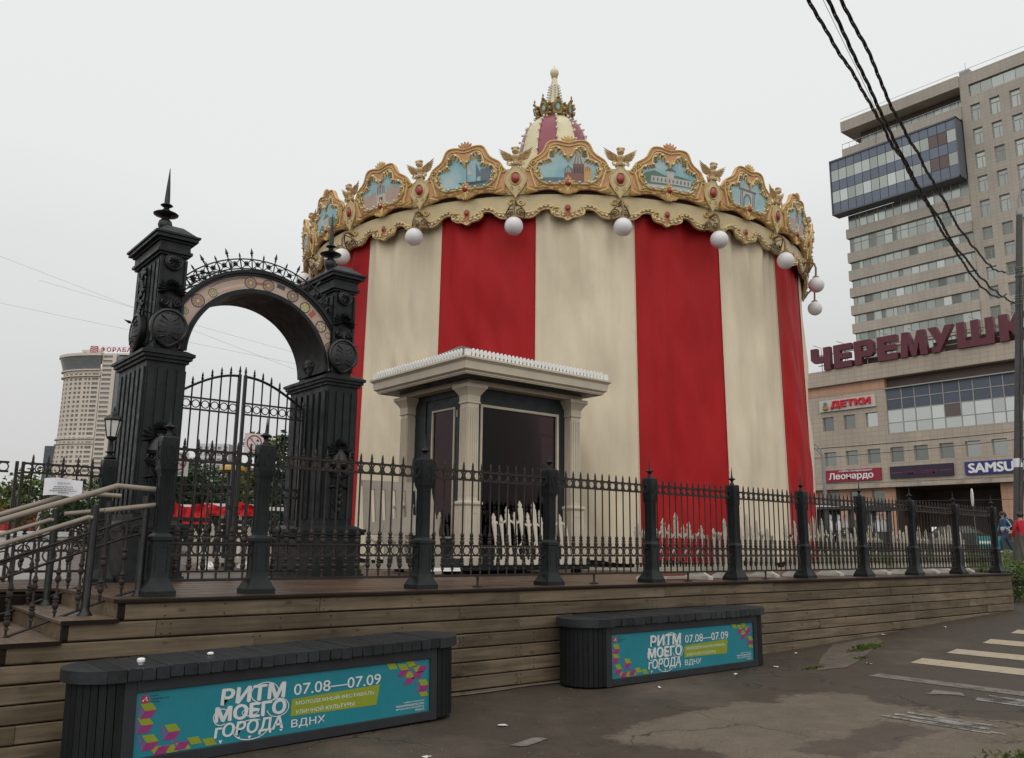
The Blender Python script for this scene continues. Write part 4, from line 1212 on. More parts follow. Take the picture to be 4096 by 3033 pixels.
# warning signs hung on the gate
SIGNW = mat('sign_white', (0.62, 0.62, 0.60), 0.45, 0.05, 6); SIGNR = flat('sign_red', (0.42, 0.03, 0.03)); SIGNK = flat('sign_black', (0.03, 0.03, 0.03))
def gate_sign(label, x, z):
    s = thing('prohibition_sign', label, 'sign', (x, 3.585, z), 'prohibition signs hung on the gate')
    MB().box(0, 0, 0, 0.27, 0.004, 0.30).build('board', SIGNW, s)
    r_ = MB(); flat_ring(r_, 0.135, 0.175, 0.088, 0.108, -0.001, 30)
    a = Vector((0.135, -0.0012, 0.175)); d = Vector((-0.70, 0, 0.70)); nn = Vector((0.7, 0, 0.7)) * 0.006
    r_.add([a - d * 0.095 - nn, a + d * 0.095 - nn, a + d * 0.095 + nn, a - d * 0.095 + nn], [(0, 1, 2, 3)])
    r_.build('red_circle', SIGNR, s)
    k = MB()
    for (cx, cz, kind) in ((0.10, 0.215, 'walker'), (0.18, 0.21, 'heap'), (0.10, 0.145, 'bike'), (0.18, 0.15, 'walker')):
        Yk = -0.0008
        if kind == 'bike':
            flat_ring(k, cx - 0.018, cz, 0.010, 0.013, Yk, 12); flat_ring(k, cx + 0.018, cz, 0.010, 0.013, Yk, 12)
            k.add([(cx - 0.018, Yk, cz), (cx + 0.018, Yk, cz), (cx, Yk, cz + 0.022)], [(0, 1, 2)])
        elif kind == 'heap':
            k.add([(cx - 0.028, Yk, cz - 0.012), (cx + 0.028, Yk, cz - 0.012), (cx + 0.012, Yk, cz + 0.012), (cx, Yk, cz + 0.02), (cx - 0.012, Yk, cz + 0.008)], [(0, 1, 2, 3, 4)])
        else:
            flat_ring(k, cx, cz + 0.022, 0.0001, 0.006, Yk, 10)
            k.add([(cx - 0.006, Yk, cz + 0.014), (cx + 0.006, Yk, cz + 0.014), (cx + 0.004, Yk, cz - 0.004), (cx - 0.006, Yk, cz - 0.004)], [(0, 3, 2, 1)])
            k.add([(cx - 0.006, Yk, cz - 0.004), (cx + 0.004, Yk, cz - 0.004), (cx + 0.016, Yk, cz - 0.022), (cx + 0.010, Yk, cz - 0.022), (cx, Yk, cz - 0.008), (cx - 0.012, Yk, cz - 0.024), (cx - 0.018, Yk, cz - 0.022)], [(0, 6, 5, 4, 3, 2, 1)])
    k.build('pictogram', SIGNK, s)
    b = MB()
    for i in range(3): b.box(0.05 + 0.01 * i, -0.001, 0.045 - 0.015 * i, 0.22 - 0.01 * i, -0.0005, 0.052 - 0.015 * i)
    b.build('text_line', SIGNK, s)
gate_sign('white sign with red prohibition circle on the right gate leaf, upper one', 1.10, 2.74)
gate_sign('white sign with red prohibition circle on the left gate leaf, lower one', 0.12, 2.42)
# ---------------------------------------------------------------- ticket kiosk
KC = mat('kiosk_cream', (0.52, 0.455, 0.355), 0.5, 0.08, 3, 0.08, 40, dirt=0.35, dirtcol=(0.30, 0.265, 0.205))
ROOFM = mat('roof_sheet_grey', (0.11, 0.115, 0.12), 0.4, 0.15, 4, dirt=0.3)
def glass_mat(name, tint, tr, rough=0.03):
    m, n, p = newmat(name)
    n.nodes.remove(p)
    o = n.nodes['Material Output']
    t = N(n, 'ShaderNodeBsdfTransparent'); t.inputs[0].default_value = (tint[0], tint[1], tint[2], 1)
    gl = N(n, 'ShaderNodeBsdfGlossy'); gl.inputs['Roughness'].default_value = rough; gl.inputs[0].default_value = (0.9, 0.9, 0.9, 1)
    fr_ = N(n, 'ShaderNodeFresnel'); fr_.inputs[0].default_value = 1.5
    ms = N(n, 'ShaderNodeMixShader')
    n.links.new(math_node(n, 'MULTIPLY', fr_.outputs[0], tr), ms.inputs[0]); n.links.new(t.outputs[0], ms.inputs[1]); n.links.new(gl.outputs[0], ms.inputs[2])
    n.links.new(ms.outputs[0], o.inputs[0])
    return m
KGLASS = glass_mat('kiosk_glass', (0.40, 0.31, 0.31), 0.34)
ks = thing('ticket_kiosk', 'small ticket kiosk with cream fluted columns, dark walls and white cresting', 'kiosk', (5.84, 4.35, DZ))
XA, XB, YA, YB = 4.72, 6.96, 3.47, 5.24
bs = MB()
bs.cbox(XA - 0.22, YA - 0.13, 1.22, XB + 0.30, YA + 0.12, 1.40, 0.006, 0).cbox(XA - 0.22, YA + 0.12, 1.22, XA + 0.12, YB + 0.30, 1.40, 0.006, 1)
bs.box(XA, YA + 0.1, 1.25, XB + 0.1, YB + 0.2, 1.36)
bs.build('plinth', KIOSK_D, ks, world=True)
ft = MB()
for x in (XA - 0.1, (XA + XB) / 2, XB + 0.1):
    for y in (YA, YB): ft.box(x - 0.06, y - 0.06, DZ, x + 0.06, y + 0.06, 1.23)
ft.build('support_block', EDGEW, ks, world=True)
# walls with openings
def wall_grid(b, u0, u1, z0, z1, openings, mapf, depth, mi=0):
    us = sorted({u0, u1} | {q for o in openings for q in (o[0], o[1])}); zs = sorted({z0, z1} | {q for o in openings for q in (o[2], o[3])})
    us = [q for q in us if u0 <= q <= u1]; zs = [q for q in zs if z0 <= q <= z1]
    def inside(u, z): return any(o[0] < u < o[1] and o[2] < z < o[3] for o in openings)
    vs = []; fs = []
    def quad(a, b2, c, d):
        k = len(vs); vs.extend([a, b2, c, d]); fs.append((k, k + 1, k + 2, k + 3))
    for i in range(len(us) - 1):
        for j in range(len(zs) - 1):
            if inside((us[i] + us[i + 1]) / 2, (zs[j] + zs[j + 1]) / 2): continue
            quad(mapf(us[i], zs[j], 0), mapf(us[i + 1], zs[j], 0), mapf(us[i + 1], zs[j + 1], 0), mapf(us[i], zs[j + 1], 0))
    for o in openings:
        a, c, e, f = o[:4]
        for p, q in (((a, e), (a, f)), ((a, f), (c, f)), ((c, f), (c, e)), ((c, e), (a, e))):
            quad(mapf(p[0], p[1], 0), mapf(q[0], q[1], 0), mapf(q[0], q[1], depth), mapf(p[0], p[1], depth))
    b.add(vs, fs, mi)
WY = YA + 0.06
WX = XA + 0.05
wb = MB()
wall_grid(wb, XA, XB + 0.05, 1.36, 4.16, [(4.98, 6.70, 1.56, 3.86)], lambda u, z, d: (u, WY + d, z), 0.08)
wb.build('wall', KIOSK_D, ks, world=True)
wb = MB()
wall_grid(wb, YA, YB + 0.05, 1.36, 4.16, [(3.80, 4.80, 1.42, 4.02)], lambda u, z, d: (WX + d, u, z), 0.05)
wb.build('wall', KIOSK_D, ks, world=True)
MB().box(XB + 0.02, WY + 0.01, 1.36, XB + 0.06, YB + 0.05, 4.16).box(XA, YB + 0.06, 1.36, XB + 0.06, YB + 0.10, 4.16).build('wall', KIOSK_D, ks, world=True)
MB().box(WX + 0.05, WY + 0.3, 4.02, XB, YB, 4.10).build('ceiling', KIOSK_D, ks, world=True)
# window: frame, pane, sheets of paper stuck inside
wf = MB()
f0, f1, g0, g1 = 4.98, 6.70, 1.56, 3.86
for q in ((f0, g0, f0 + 0.045, g1), (f1 - 0.045, g0, f1, g1)): wf.cbox(q[0], WY - 0.02, q[1], q[2], WY + 0.05, q[3], 0.005, 2)
for q in ((f0 + 0.045, g0, f1 - 0.045, g0 + 0.045), (f0 + 0.045, g1 - 0.045, f1 - 0.045, g1)): wf.cbox(q[0], WY - 0.018, q[1], q[2], WY + 0.05, q[3], 0.005, 0)
win = wf.build('window', KC, ks, world=True)
MB().box(f0 + 0.045, WY + 0.025, g0 + 0.045, f1 - 0.045, WY + 0.030, g1 - 0.045).build('pane', KGLASS, win, world=True)
MB().box(6.33, WY + 0.034, 3.50, 6.60, WY + 0.036, 3.78).box(6.34, WY + 0.034, 2.98, 6.60, WY + 0.036, 3.45).build('paper_sheet', PAPER, win, world=True)
RED_REFL = mat('kiosk_red_reflection', (0.13, 0.008, 0.010), 0.7, 0.3, 6); INNER = mat('kiosk_inner_wall', (0.016, 0.008, 0.009), 0.7, 0.3, 3)
ci = MB()
vsx = [(5.95 + 0.6 * i / 24, WY + 0.5 + 0.03 * sin(i * 1.1), z) for z in (1.5, 3.2) for i in range(25)]
ci.add(vsx, [(i, i + 1, i + 26, i + 25) for i in range(24)])
ci.build('curtain', RED_REFL, ks, world=True)  # added wavy red sheet, standing in for the red reflection in the glass
MB().box(WX + 0.12, YB - 0.1, 1.4, XB, YB - 0.05, 4.0).box(XB - 0.06, WY + 0.15, 1.4, XB - 0.02, YB - 0.1, 4.0).build('inner_wall', INNER, ks, world=True)
MB().box(5.05, WY + 0.3, 1.45, 6.6, WY + 0.45, 2.2).build('counter', INNER, ks, world=True)
# door on the left side
db = MB()
wall_grid(db, 3.805, 4.795, 1.425, 4.015, [(3.95, 4.62, 1.70, 3.84)], lambda u, z, d: (WX + 0.02 + d, u, z), 0.03)
door = db.build('door', KIOSK_D, ks, world=True)
df = MB()
for q in ((3.95, 1.70, 3.985, 3.84), (4.585, 1.70, 4.62, 3.84)): df.cbox(WX + 0.0, q[0], q[1], WX + 0.045, q[2], q[3], 0.004, 2)
for q in ((3.985, 1.70, 4.585, 1.735), (3.985, 3.805, 4.585, 3.84)): df.cbox(WX + 0.002, q[0], q[1], WX + 0.045, q[2], q[3], 0.004, 1)
df.build('door_frame', KC, door, world=True)
MB().box(WX + 0.03, 3.985, 1.735, WX + 0.034, 4.585, 3.805).build('pane', KGLASS, door, world=True)
MB().box(WX + 0.045, 4.02, 2.15, WX + 0.048, 4.50, 2.72).build('poster', flat('faded_red_poster', (0.42, 0.12, 0.11)), door, world=True)
MB().box(WX - 0.012, 3.86, 3.66, WX + 0.0, 3.88, 3.78).build('hinge', KC, door, world=True)
# columns
def column(x, y):
    b = MB()
    b.lathe([(0.175, 1.30), (0.175, 1.42), (0.165, 1.43), (0.155, 1.46), (0.148, 1.47), (0.148, 2.20), (0.158, 2.215), (0.172, 2.235), (0.172, 2.26), (0.15, 2.275), (0.118, 2.285)], 4, (x, y, 0), sq=True)
    c = b.build('column', KC, ks, world=True)
    sh = MB().lathe([(0.112, 2.28), (0.106, 3.86)], 4, (x, y, 0), sq=True)
    for k in range(5):
        d = -0.085 + k * 0.0425
        sh.box(x + d - 0.012, y - 0.118, 2.36, x + d + 0.012, y - 0.10, 3.76)
        sh.box(x - 0.118, y + d - 0.012, 2.36, x - 0.10, y + d + 0.012, 3.76)
    sh.build('shaft', KC, c, world=True)
    MB().lathe([(0.112, 3.82), (0.128, 3.83), (0.128, 3.85), (0.118, 3.86), (0.122, 3.95), (0.15, 4.00), (0.185, 4.05), (0.205, 4.07), (0.205, 4.125), (0.19, 4.13)], 4, (x, y, 0), sq=True).build('capital', KC, c, world=True)
    pn = MB()
    for q in (-1, 1):
        pn.box(x + q * 0.095 - 0.006, y - 0.152, 1.60, x + q * 0.095 + 0.006, y - 0.147, 2.10).box(x - 0.152, y + q * 0.095 - 0.006, 1.60, x - 0.147, y + q * 0.095 + 0.006, 2.10)
    for zz in (1.60, 2.10):
        pn.box(x - 0.089, y - 0.152, zz - 0.006, x + 0.089, y - 0.147, zz + 0.006).box(x - 0.152, y - 0.089, zz - 0.006, x - 0.147, y + 0.089, zz + 0.006)
    pn.build('panel_moulding', KC, c, world=True)
for x, y in ((XA, YA), (XB, YA), (XA, YB), (XB, YB)): column(x, y)
# beam, eave and gutter
MB().cbox(XA - 0.13, YA - 0.13, 4.125, XB + 0.13, YA + 0.12, 4.21, 0.006, 0).cbox(XA - 0.13, YA + 0.12, 4.125, XA + 0.12, YB + 0.13, 4.21, 0.006, 1).build('beam', KC, ks, world=True)
EX0, EX1, EY0, EY1 = 4.18, 7.38, 2.88, 5.74
ev = MB()
def eave_ring(e, z): return [(EX0 + e, EY0 + e, z), (EX1 - e, EY0 + e, z), (EX1 - e, EY1 - e, z), (EX0 + e, EY1 - e, z)]
prof = [(0.14, 4.205), (0.115, 4.208), (0.115, 4.222), (0.10, 4.226), (0.10, 4.246), (0.055, 4.275), (0.045, 4.39), (0.02, 4.415), (0.0, 4.43), (0.0, 4.462), (0.05, 4.464)]
vs = []
for e, z in prof: vs += eave_ring(e, z)
fs = [(0, 1, 2, 3)]
for k in range(len(prof) - 1):
    for i in range(4): fs.append((k * 4 + i, k * 4 + (i + 1) % 4, k * 4 + 4 + (i + 1) % 4, k * 4 + 4 + i))
fs.append(tuple(range(len(vs) - 4, len(vs))))
ev.add(vs, fs)
ev.build('eave', KC, ks, world=True)
MB().box(EX0 + 0.145, EY0 + 0.145, 4.200, EX1 - 0.145, EY1 - 0.145, 4.204).build('soffit', KIOSK_D, ks, world=True)
rf = MB()
ap = (5.35, 4.60, 5.06)
cr_ = [(EX0 + 0.08, EY0 + 0.08, 4.465), (EX1 - 0.08, EY0 + 0.08, 4.465), (EX1 - 0.08, EY1 - 0.08, 4.465), (EX0 + 0.08, EY1 - 0.08, 4.465)]
rf.add(cr_ + [ap], [(0, 1, 4), (1, 2, 4), (2, 3, 4), (3, 0, 4)])
roof = rf.build('roof', ROOFM, ks, world=True)
sm_ = MB()
for i in range(4): sm_.tube([cr_[i], ap], 0.018, 5)
for k in range(1, 6):
    for i in (0, 3):
        a = Vector(cr_[i]).lerp(Vector(cr_[(i + 1) % 4]), k / 6)
        sm_.tube([a, Vector(ap).lerp(a, 0.05)], 0.008, 4)
sm_.build('roof_seam', ROOFM, roof, world=True)
# white cresting of small rounded pickets
def crest_picket():
    b = MB()
    pr = [(-0.030, 0), (0.030, 0), (0.016, 0.018), (0.034, 0.05), (0.036, 0.075), (0.022, 0.105), (0.0, 0.125), (-0.022, 0.105), (-0.036, 0.075), (-0.034, 0.05), (-0.016, 0.018)]
    b.prism(pr, -0.009, 0.009, 1)
    return b.mesh('cresting_picket', WHITE_P)
CP = crest_picket()
crb = MB().box(EX0 + 0.06, EY0 + 0.05, 4.463, EX1 - 0.06, EY0 + 0.075, 4.478).box(EX0 + 0.05, EY0 + 0.06, 4.463, EX0 + 0.075, EY1 - 0.06, 4.478).box(EX0 + 0.04, EY0 + 0.04, 4.463, EX0 + 0.14, EY0 + 0.08, 4.57).box(EX1 - 0.14, EY0 + 0.04, 4.463, EX1 - 0.05, EY0 + 0.08, 4.57).box(EX0 + 0.04, EY1 - 0.12, 4.463, EX0 + 0.08, EY1 - 0.05, 4.57)
crr = crb.build('cresting', WHITE_P, ks, world=True)
n = 36
for i in range(n):
    inst(CP, 'cresting_picket', crr, Vector((EX0 + 0.20 + (EX1 - EX0 - 0.40) * i / (n - 1), EY0 + 0.062, 4.476)) - wl(crr))
n = 32
for i in range(n):
    inst(CP, 'cresting_picket', crr, Vector((EX0 + 0.062, EY0 + 0.20 + (EY1 - EY0 - 0.36) * i / (n - 1), 4.476)) - wl(crr), PI / 2)

# ---------------------------------------------------------------- cream picket barriers with cut tree shapes
BARM = mat('barrier_cream', (0.50, 0.455, 0.37), 0.55, 0.12, 4, 0.1, 40, dirt=0.4, dirtcol=(0.28, 0.24, 0.18))
BARD = mat('barrier_grey_beige', (0.30, 0.265, 0.215), 0.6, 0.12, 4, 0.1, 40, dirt=0.3)
def barrier_parts(root, L, H_, seed, feet=True, m=BARM, gap=0.138):
    rg = random.Random(seed)
    MB().cbox(0, -0.012, 0.10, L, 0.012, 0.18, 0.003, 0).build('bottom_rail', m, root)
    n = int(L / gap)
    zr = H_ * 0.70
    for i in range(n):
        x = gap * (i + 0.5)
        h = H_ * (0.80 + 0.20 * sin(PI * (i + 0.5) / n)) + rg.uniform(-0.05, 0.05)
        if i % 2: h -= 0.13
        w = 0.040 + (0.012 if i % 2 == 0 else 0)
        tilt = rg.uniform(-0.012, 0.012)
        poly = [(x - w * 0.9, 0.18), (x + w * 0.9, 0.18), (x + w * 0.45, 0.34), (x + w * 0.35, 0.45), (x + w * 0.8 + tilt, zr), (x + w * 0.9 + tilt, h - 0.13), (x + w * 0.5 + tilt, h - 0.11), (x + w * 0.75 + tilt, h - 0.07), (x + tilt, h), (x - w * 0.75 + tilt, h - 0.07), (x - w * 0.5 + tilt, h - 0.11), (x - w * 0.9 + tilt, h - 0.13), (x - w * 0.8 + tilt, zr), (x - w * 0.35, 0.45), (x - w * 0.45, 0.34)]
        MB().prism(poly, -0.010, 0.010, 1).build('picket', m, root)
        if i < n - 1:
            za = zr - 0.05 + rg.uniform(-0.03, 0.03)
            MB().prism([(x + 0.02, za), (x + gap - 0.02, za + 0.05), (x + gap - 0.02, za + 0.085), (x + 0.02, za + 0.035)] if i % 2 else [(x + 0.02, za + 0.05), (x + gap - 0.02, za), (x + gap - 0.02, za + 0.035), (x + 0.02, za + 0.085)], -0.007, 0.007, 1).build('branch', m, root)
            if i % 2: MB().prism([(x + 0.02, 0.34), (x + gap - 0.02, 0.44), (x + gap - 0.02, 0.475), (x + 0.02, 0.375)], -0.007, 0.007, 1).build('branch', m, root)
    if feet:
        for x in (0.34, L - 0.34):
            MB().prism([(-0.26, 0.0), (0.26, 0.0), (0.26, 0.035), (0.06, 0.12), (-0.06, 0.12), (-0.26, 0.035)], x - 0.022, x + 0.022, 0).build('foot', WHITE_P, root)
        MB().cbox(0.30, -0.20, 0.02, L - 0.30, -0.17, 0.06, 0.003, 0).build('foot_rail', m, root)
def barrier(label, x, y, L, H_, seed, rz=0, tilt=0, z=DZ, feet=True, m=BARM, grp='cream picket barriers behind the iron fence'):
    r = thing('picket_barrier', label, 'barrier', (x, y, z), grp)
    r.rotation_euler = (tilt, 0, rz)
    barrier_parts(r, L, H_, seed, feet, m)
    return r
posn = ['fourth', 'fifth', 'sixth', 'seventh', 'eighth', 'ninth']
lab = ['cream cut-out picket barrier in front of the red stripe, leftmost of the row of barriers',
       'cream cut-out picket barrier before the wide cream stripe, second in the row of barriers',
       'cream cut-out picket barrier at the right edge of the red and white tent',
       'cream cut-out picket barrier in front of the dark stall, right of the tent',
       'cream cut-out picket barrier before the dark entrance recess of the mall',
       'cream cut-out picket barrier at the far right end of the row of barriers']
for i in range(6):
    barrier(lab[i], 5.66 + i * 1.82, 0.85 + (0.08 if i % 2 else 0), 1.70, 0.92 + 0.03 * (i % 3), 20 + i, rz=0.01 * (i - 2))
barrier('cream cut-out picket barrier leaning on the kiosk window', 4.93, 3.02, 1.75, 1.10, 41, tilt=-0.16, z=DZ + 0.06, feet=False)
barrier('narrow cream cut-out barrier leaning on the kiosk door', 4.46, 4.62, 0.75, 1.12, 42, rz=-PI / 2, tilt=-0.12, z=DZ + 0.06, feet=False)
# stack of leaning barrier boards left of the kiosk
st = thing('barrier_panel', 'large grey beige panel with leaf slots leaning left of the kiosk', 'panel', (2.98, 3.55, DZ))
st.rotation_euler = (-0.16, 0, -0.10)
pb2 = MB()
wall_grid(pb2, 0, 1.15, 0.66, 1.32, [(0.14 + 0.17 * k, 0.20 + 0.17 * k, 0.78 + 0.03 * k, 1.27) for k in range(6)], lambda u, z, d: (u, d, z), 0.03)
pb2.box(0, 0.0, 0.60, 1.20, 0.035, 0.66).box(0, 0, 1.32, 1.12, 0.035, 1.40)
pb2.build('panel_board', BARD, st)
MB().prism([(1.15, 0.02), (1.28, 0.02), (1.26, 0.5), (1.15, 1.35)], 0, 0.03, 1).build('side_board', BARD, st)
barrier_parts(st, 1.2, 0.72, 33, False, BARD)
MB().box(0.75, -0.5, 0.0, 1.3, -0.46, 0.05).build('loose_board', WHITE_P, st)

# ---------------------------------------------------------------- carousel
CC = Vector((12.78, 10.35, DZ))
TH0 = rad(-132.2)
ca = thing('carousel', 'large round carousel wrapped in red and cream striped tarpaulin under a golden painted crown', 'carousel', CC)
RC = 6.84
ZC = 8.73 - DZ           # crest bottom above deck
def psi(phi): return rad(phi - 42.2)
# striped tarpaulin: 20 panels
def curtain_mesh(seed, m, red):
    rg = random.Random(seed)
    b = MB()
    nu, nv = 36, 40
    z0, z1 = 0.16, 7.58
    ph = [rg.uniform(0, 6.28) for _ in range(6)]
    vs = []
    for j in range(nv + 1):
        f = j / nv; z = z0 + (z1 - z0) * f
        for i in range(nu + 1):
            q = i / nu
            a = rad(18.0) * (q - 0.5) * 1.002
            amp = 0.006 + (0.026 if red else 0.060) * max(0, (f - 0.74) / 0.26) ** 1.3 + 0.006 * (1 - f)
            d = amp * sin(q * 26 + ph[0] + 1.4 * sin(f * 4 + ph[1]) + 2.5 * noise.noise(Vector((q * 2, f, seed * 3.3)))) + 0.014 * sin(q * 13 + ph[2] + f * 1.3) + 0.03 * sin(q * 5 + ph[3] + f * 2.2)
            d += 0.09 * noise.noise(Vector((q * 3 + seed, f * 4.5, seed * 1.7))) + 0.018 * noise.noise(Vector((q * 9, f * 2.2 + seed, 3)))
            d += 0.07 * noise.noise(Vector((q * 7 + f * 9, f * 3 - q * 3, seed * 2.2))) * (1 - abs(2 * q - 1))
            # seams stay put
            k = min(1, min(q, 1 - q) * 9)
            r = RC - 0.10 * f + d * k
            zz = z if j else z + 0.035 * sin(q * 9 + ph[4])
            vs.append((r * sin(a), -r * cos(a), zz))
    w = nu + 1
    b.add(vs, [(j * w + i, j * w + i + 1, (j + 1) * w + i + 1, (j + 1) * w + i) for j in range(nv) for i in range(nu)])
    # seam cord
    e = nu
    b.tube([(v[0] * 1.0015, v[1] * 1.0015, v[2]) for v in [vs[j * w + e] for j in range(0, nv + 1, 2)]], 0.010, 4)
    return b.mesh('curtain', m, 80)
random.seed(5)
CM = {1: [curtain_mesh(s, T_RED, True) for s in (1, 2, 3, 4)], 0: [curtain_mesh(s, T_CREAM, False) for s in (11, 12, 13, 14)]}
for k in range(20):
    phi = 5.6 + 18 * (k - 9)
    red = (k - 9) % 2
    inst(CM[red][(k // 2) % 4], 'curtain', ca, (0, 0, 0), psi(phi))
# platform and dark gap
MB().lathe([(RC + 0.05, 0.0), (RC + 0.05, 0.05), (RC - 0.12, 0.055)], 80).build('platform_edge', mat('pale_platform', (0.42, 0.38, 0.31), 0.6, 0.1, 4), ca)
MB().lathe([(RC - 0.3, 0.05), (RC - 0.3, 7.7)], 60).build('core', BROWN_D, ca)
RB = 6.93
MB().lathe([(RB - 0.10, ZC - 0.12), (RB - 0.06, ZC + 0.14), (RB - 0.03, ZC + 0.17), (RB - 0.03, ZC + 0.68), (RB - 0.3, ZC + 0.70)], 100).build('soffit_shade_band', BROWN_D, ca)  # dark brown stands in for the shadow between crest and valance
roofc = MB()
vs = []; fs = []
nseg = 40
for i in range(nseg):
    a = 2 * PI * i / nseg
    vs += [(6.7 * cos(a), 6.7 * sin(a), ZC + 0.30), (1.2 * cos(a), 1.2 * sin(a), 10.2)]
for i in range(nseg):
    j = (i + 1) % nseg
    fs.append((i * 2, j * 2, j * 2 + 1, i * 2 + 1))
roofc.add(vs, fs); roofc.build('roof', T_CREAM, ca)

TILT = 0.10
def cyl(p):
    """(u, depth, v) -> carousel coordinates; boards lean slightly outwards"""
    u, d, v = p
    v = 0.155 + 0.863 * v
    r = RB + d + (v * TILT if v > 0 else 0)
    a = u / RB
    return (r * sin(a), -r * cos(a), ZC + v)
def mirror(pts): return pts + [(-x, y) for x, y in reversed(pts) if x > 1e-6]
def fill_band(b, prof, d0, d1, mi=0):
    """closed outline from a list of (u, vlow, vhigh) columns, extruded in depth"""
    n = len(prof)
    vs = []
    for u, lo, hi in prof: vs += [(u, d1, lo), (u, d1, hi), (u, d0, hi), (u, d0, lo)]
    fs = []
    for i in range(n - 1):
        for k in range(4):
            fs.append((i * 4 + k, i * 4 + (k + 1) % 4, (i + 1) * 4 + (k + 1) % 4, (i + 1) * 4 + k))
    fs += [(0, 1, 2, 3), (n * 4 - 4, n * 4 - 1, n * 4 - 2, n * 4 - 3)]
    b.add(vs, fs, mi)
def pl(xs, zs, x):
    return lerp(xs, zs, abs(x))
UX = [0, 0.10, 0.20, 0.30, 0.38, 0.44, 0.48, 0.52, 0.58, 0.66, 0.74, 0.79, 0.82, 0.86]
UT = [1.27, 1.29, 1.325, 1.33, 1.31, 1.25, 1.14, 1.05, 0.985, 0.93, 0.87, 0.80, 0.72, 0.66]
LX = [0, 0.05, 0.13, 0.22, 0.30, 0.46, 0.60, 0.72, 0.86]
LT = [0.0, 0.02, 0.06, 0.09, 0.12, 0.12, 0.10, 0.06, 0.03]
us = [-0.86 + 1.72 * i / 60 for i in range(61)]
cb = MB()
fill_band(cb, [(u, pl(LX, LT, u), pl(UX, UT, u)) for u in us], 0.03, 0.10)
CREST = cb.mesh('crest_panel', TERRA, 30, warp=cyl)
# raised gold border along the top and inner border
gb = MB()
topline = [(u, 0.105, pl(UX, UT, u) - 0.012) for u in us]
gb.tube(topline, 0.022, 6)
gb.tube([(u * 0.88, 0.11, pl(UX, UT, u) * 0.88 + 0.06) for u in us if abs(u) < 0.80], 0.016, 5)
PX = [0.0, 0.06, 0.12, 0.18, 0.25, 0.31, 0.36, 0.385, 0.39, 0.42, 0.50, 0.58, 0.64, 0.68]
PT = [0.86, 0.93, 1.05, 1.13, 1.16, 1.15, 1.10, 1.03, 0.90, 0.84, 0.82, 0.79, 0.72, 0.58]
QX = [0.0, 0.10, 0.43, 0.55, 0.62, 0.68]
QT = [0.24, 0.23, 0.23, 0.30, 0.38, 0.48]
pus = [-0.68 + 1.36 * i / 50 for i in range(51)]
inner = [(u, 0.12, pl(PX, PT, u)) for u in pus] + [(u, 0.12, pl(QX, QT, u)) for u in reversed(pus)]
gb.tube(inner, 0.026, 6, True)
for s in (-1, 1):
    scroll(gb, (s * 0.82, 0.115, 0.64), 0.085, 1.5, 90, s, 0.022)
    scroll(gb, (s * 0.635, 0.13, 0.62), 0.075, 1.4, 90, -s, 0.020)
    scroll(gb, (s * 0.60, 0.13, 0.50), 0.065, 1.3, -90, s, 0.018)
    scroll(gb, (s * 0.72, 0.12, 0.76), 0.06, 1.3, 0, -s, 0.018)
    gb.tube([(s * (0.78 - 0.12 * t), 0.12, 0.60 - 0.45 * t) for t in [i / 8 for i in range(9)]], 0.026, 5)
def gleaf(b, u, v, ang, l, w, th=0.035, d=0.10, mi=0):
    b.M = Matrix(((1, 0, 0, 0), (0, -1, 0, d), (0, 0, 1, 0), (0, 0, 0, 1)))
    leaf(b, (u, 0, v), ang, l, w, th, mi); b.M = None
for s in (-1, 1):
    # acanthus along the lower edge
    for (u, v, a, l, w) in ((0.86, 0.14, 200, 0.24, 0.085), (0.90, 0.10, 185, 0.26, 0.08), (0.92, 0.05, 172, 0.24, 0.07), (0.62, 0.20, 150, 0.22, 0.08), (0.66, 0.14, 165, 0.26, 0.08), (0.58, 0.13, 20, 0.22, 0.07), (0.30, 0.14, 170, 0.22, 0.075), (0.34, 0.10, 160, 0.20, 0.07), (0.22, 0.10, 215, 0.16, 0.06), (0.12, 0.10, 235, 0.15, 0.06), (0.16, 0.16, 30, 0.18, 0.06), (0.40, 0.15, 10, 0.22, 0.07), (0.52, 0.36, 60, 0.20, 0.07)):
        gleaf(gb, s * u, v, a if s > 0 else 180 - a, l, w)
    # leaves hanging between the lobes
    for k in range(5):
        gleaf(gb, s * (0.05 + 0.055 * k), 1.03 + 0.035 * k, (-100 + 8 * k) if s > 0 else (-80 - 8 * k), 0.15, 0.05, 0.03, 0.125)
    for k in range(5):
        gleaf(gb, s * (0.40 + 0.045 * k), 0.86 - 0.012 * k, (-130 + 14 * k) if s > 0 else (-50 - 14 * k), 0.11, 0.045, 0.03, 0.125)
    for k in range(4):
        gleaf(gb, s * 0.37, 0.92 + 0.06 * k, (165 + 5 * k) if s > 0 else (15 - 5 * k), 0.10, 0.04, 0.03, 0.125)
gleaf(gb, 0, 0.98, -90, 0.20, 0.08, 0.04, 0.125)
GOLDS = gb.mesh('gold_scrollwork', GOLD, 50, warp=cyl)
pc = MB()
fill_band(pc, [(u, pl(QX, QT, u), pl(PX, PT, u)) for u in pus], 0.095, 0.108)
PIC = pc.mesh('picture', PICT, warp=cyl)
sb = MB()
for k in range(7):
    a = rad(90 + (k - 3) * 24)
    sb.ball((0.105 * cos(a), 0.09, 1.26 + 0.115 * sin(a)), (0.030, 0.035, 0.105), 8, 7, rot=Matrix.Rotation(rad((k - 3) * 24), 3, 'Y').inverted())
fill_band(sb, [(-0.13 + 0.026 * i, 1.22, 1.26 + 0.13 * math.sqrt(max(0, 1 - ((i - 5) / 5.2) ** 2))) for i in range(11)], 0.05, 0.09)
SHELL = sb.mesh('shell', TERRA, 40, warp=cyl)
SHELLG = sb.mesh('shell', GOLD, 40, warp=cyl)
jb = MB(); jb.ball((0, 0.135, 0.25), (0.062, 0.045, 0.088), 12, 8)
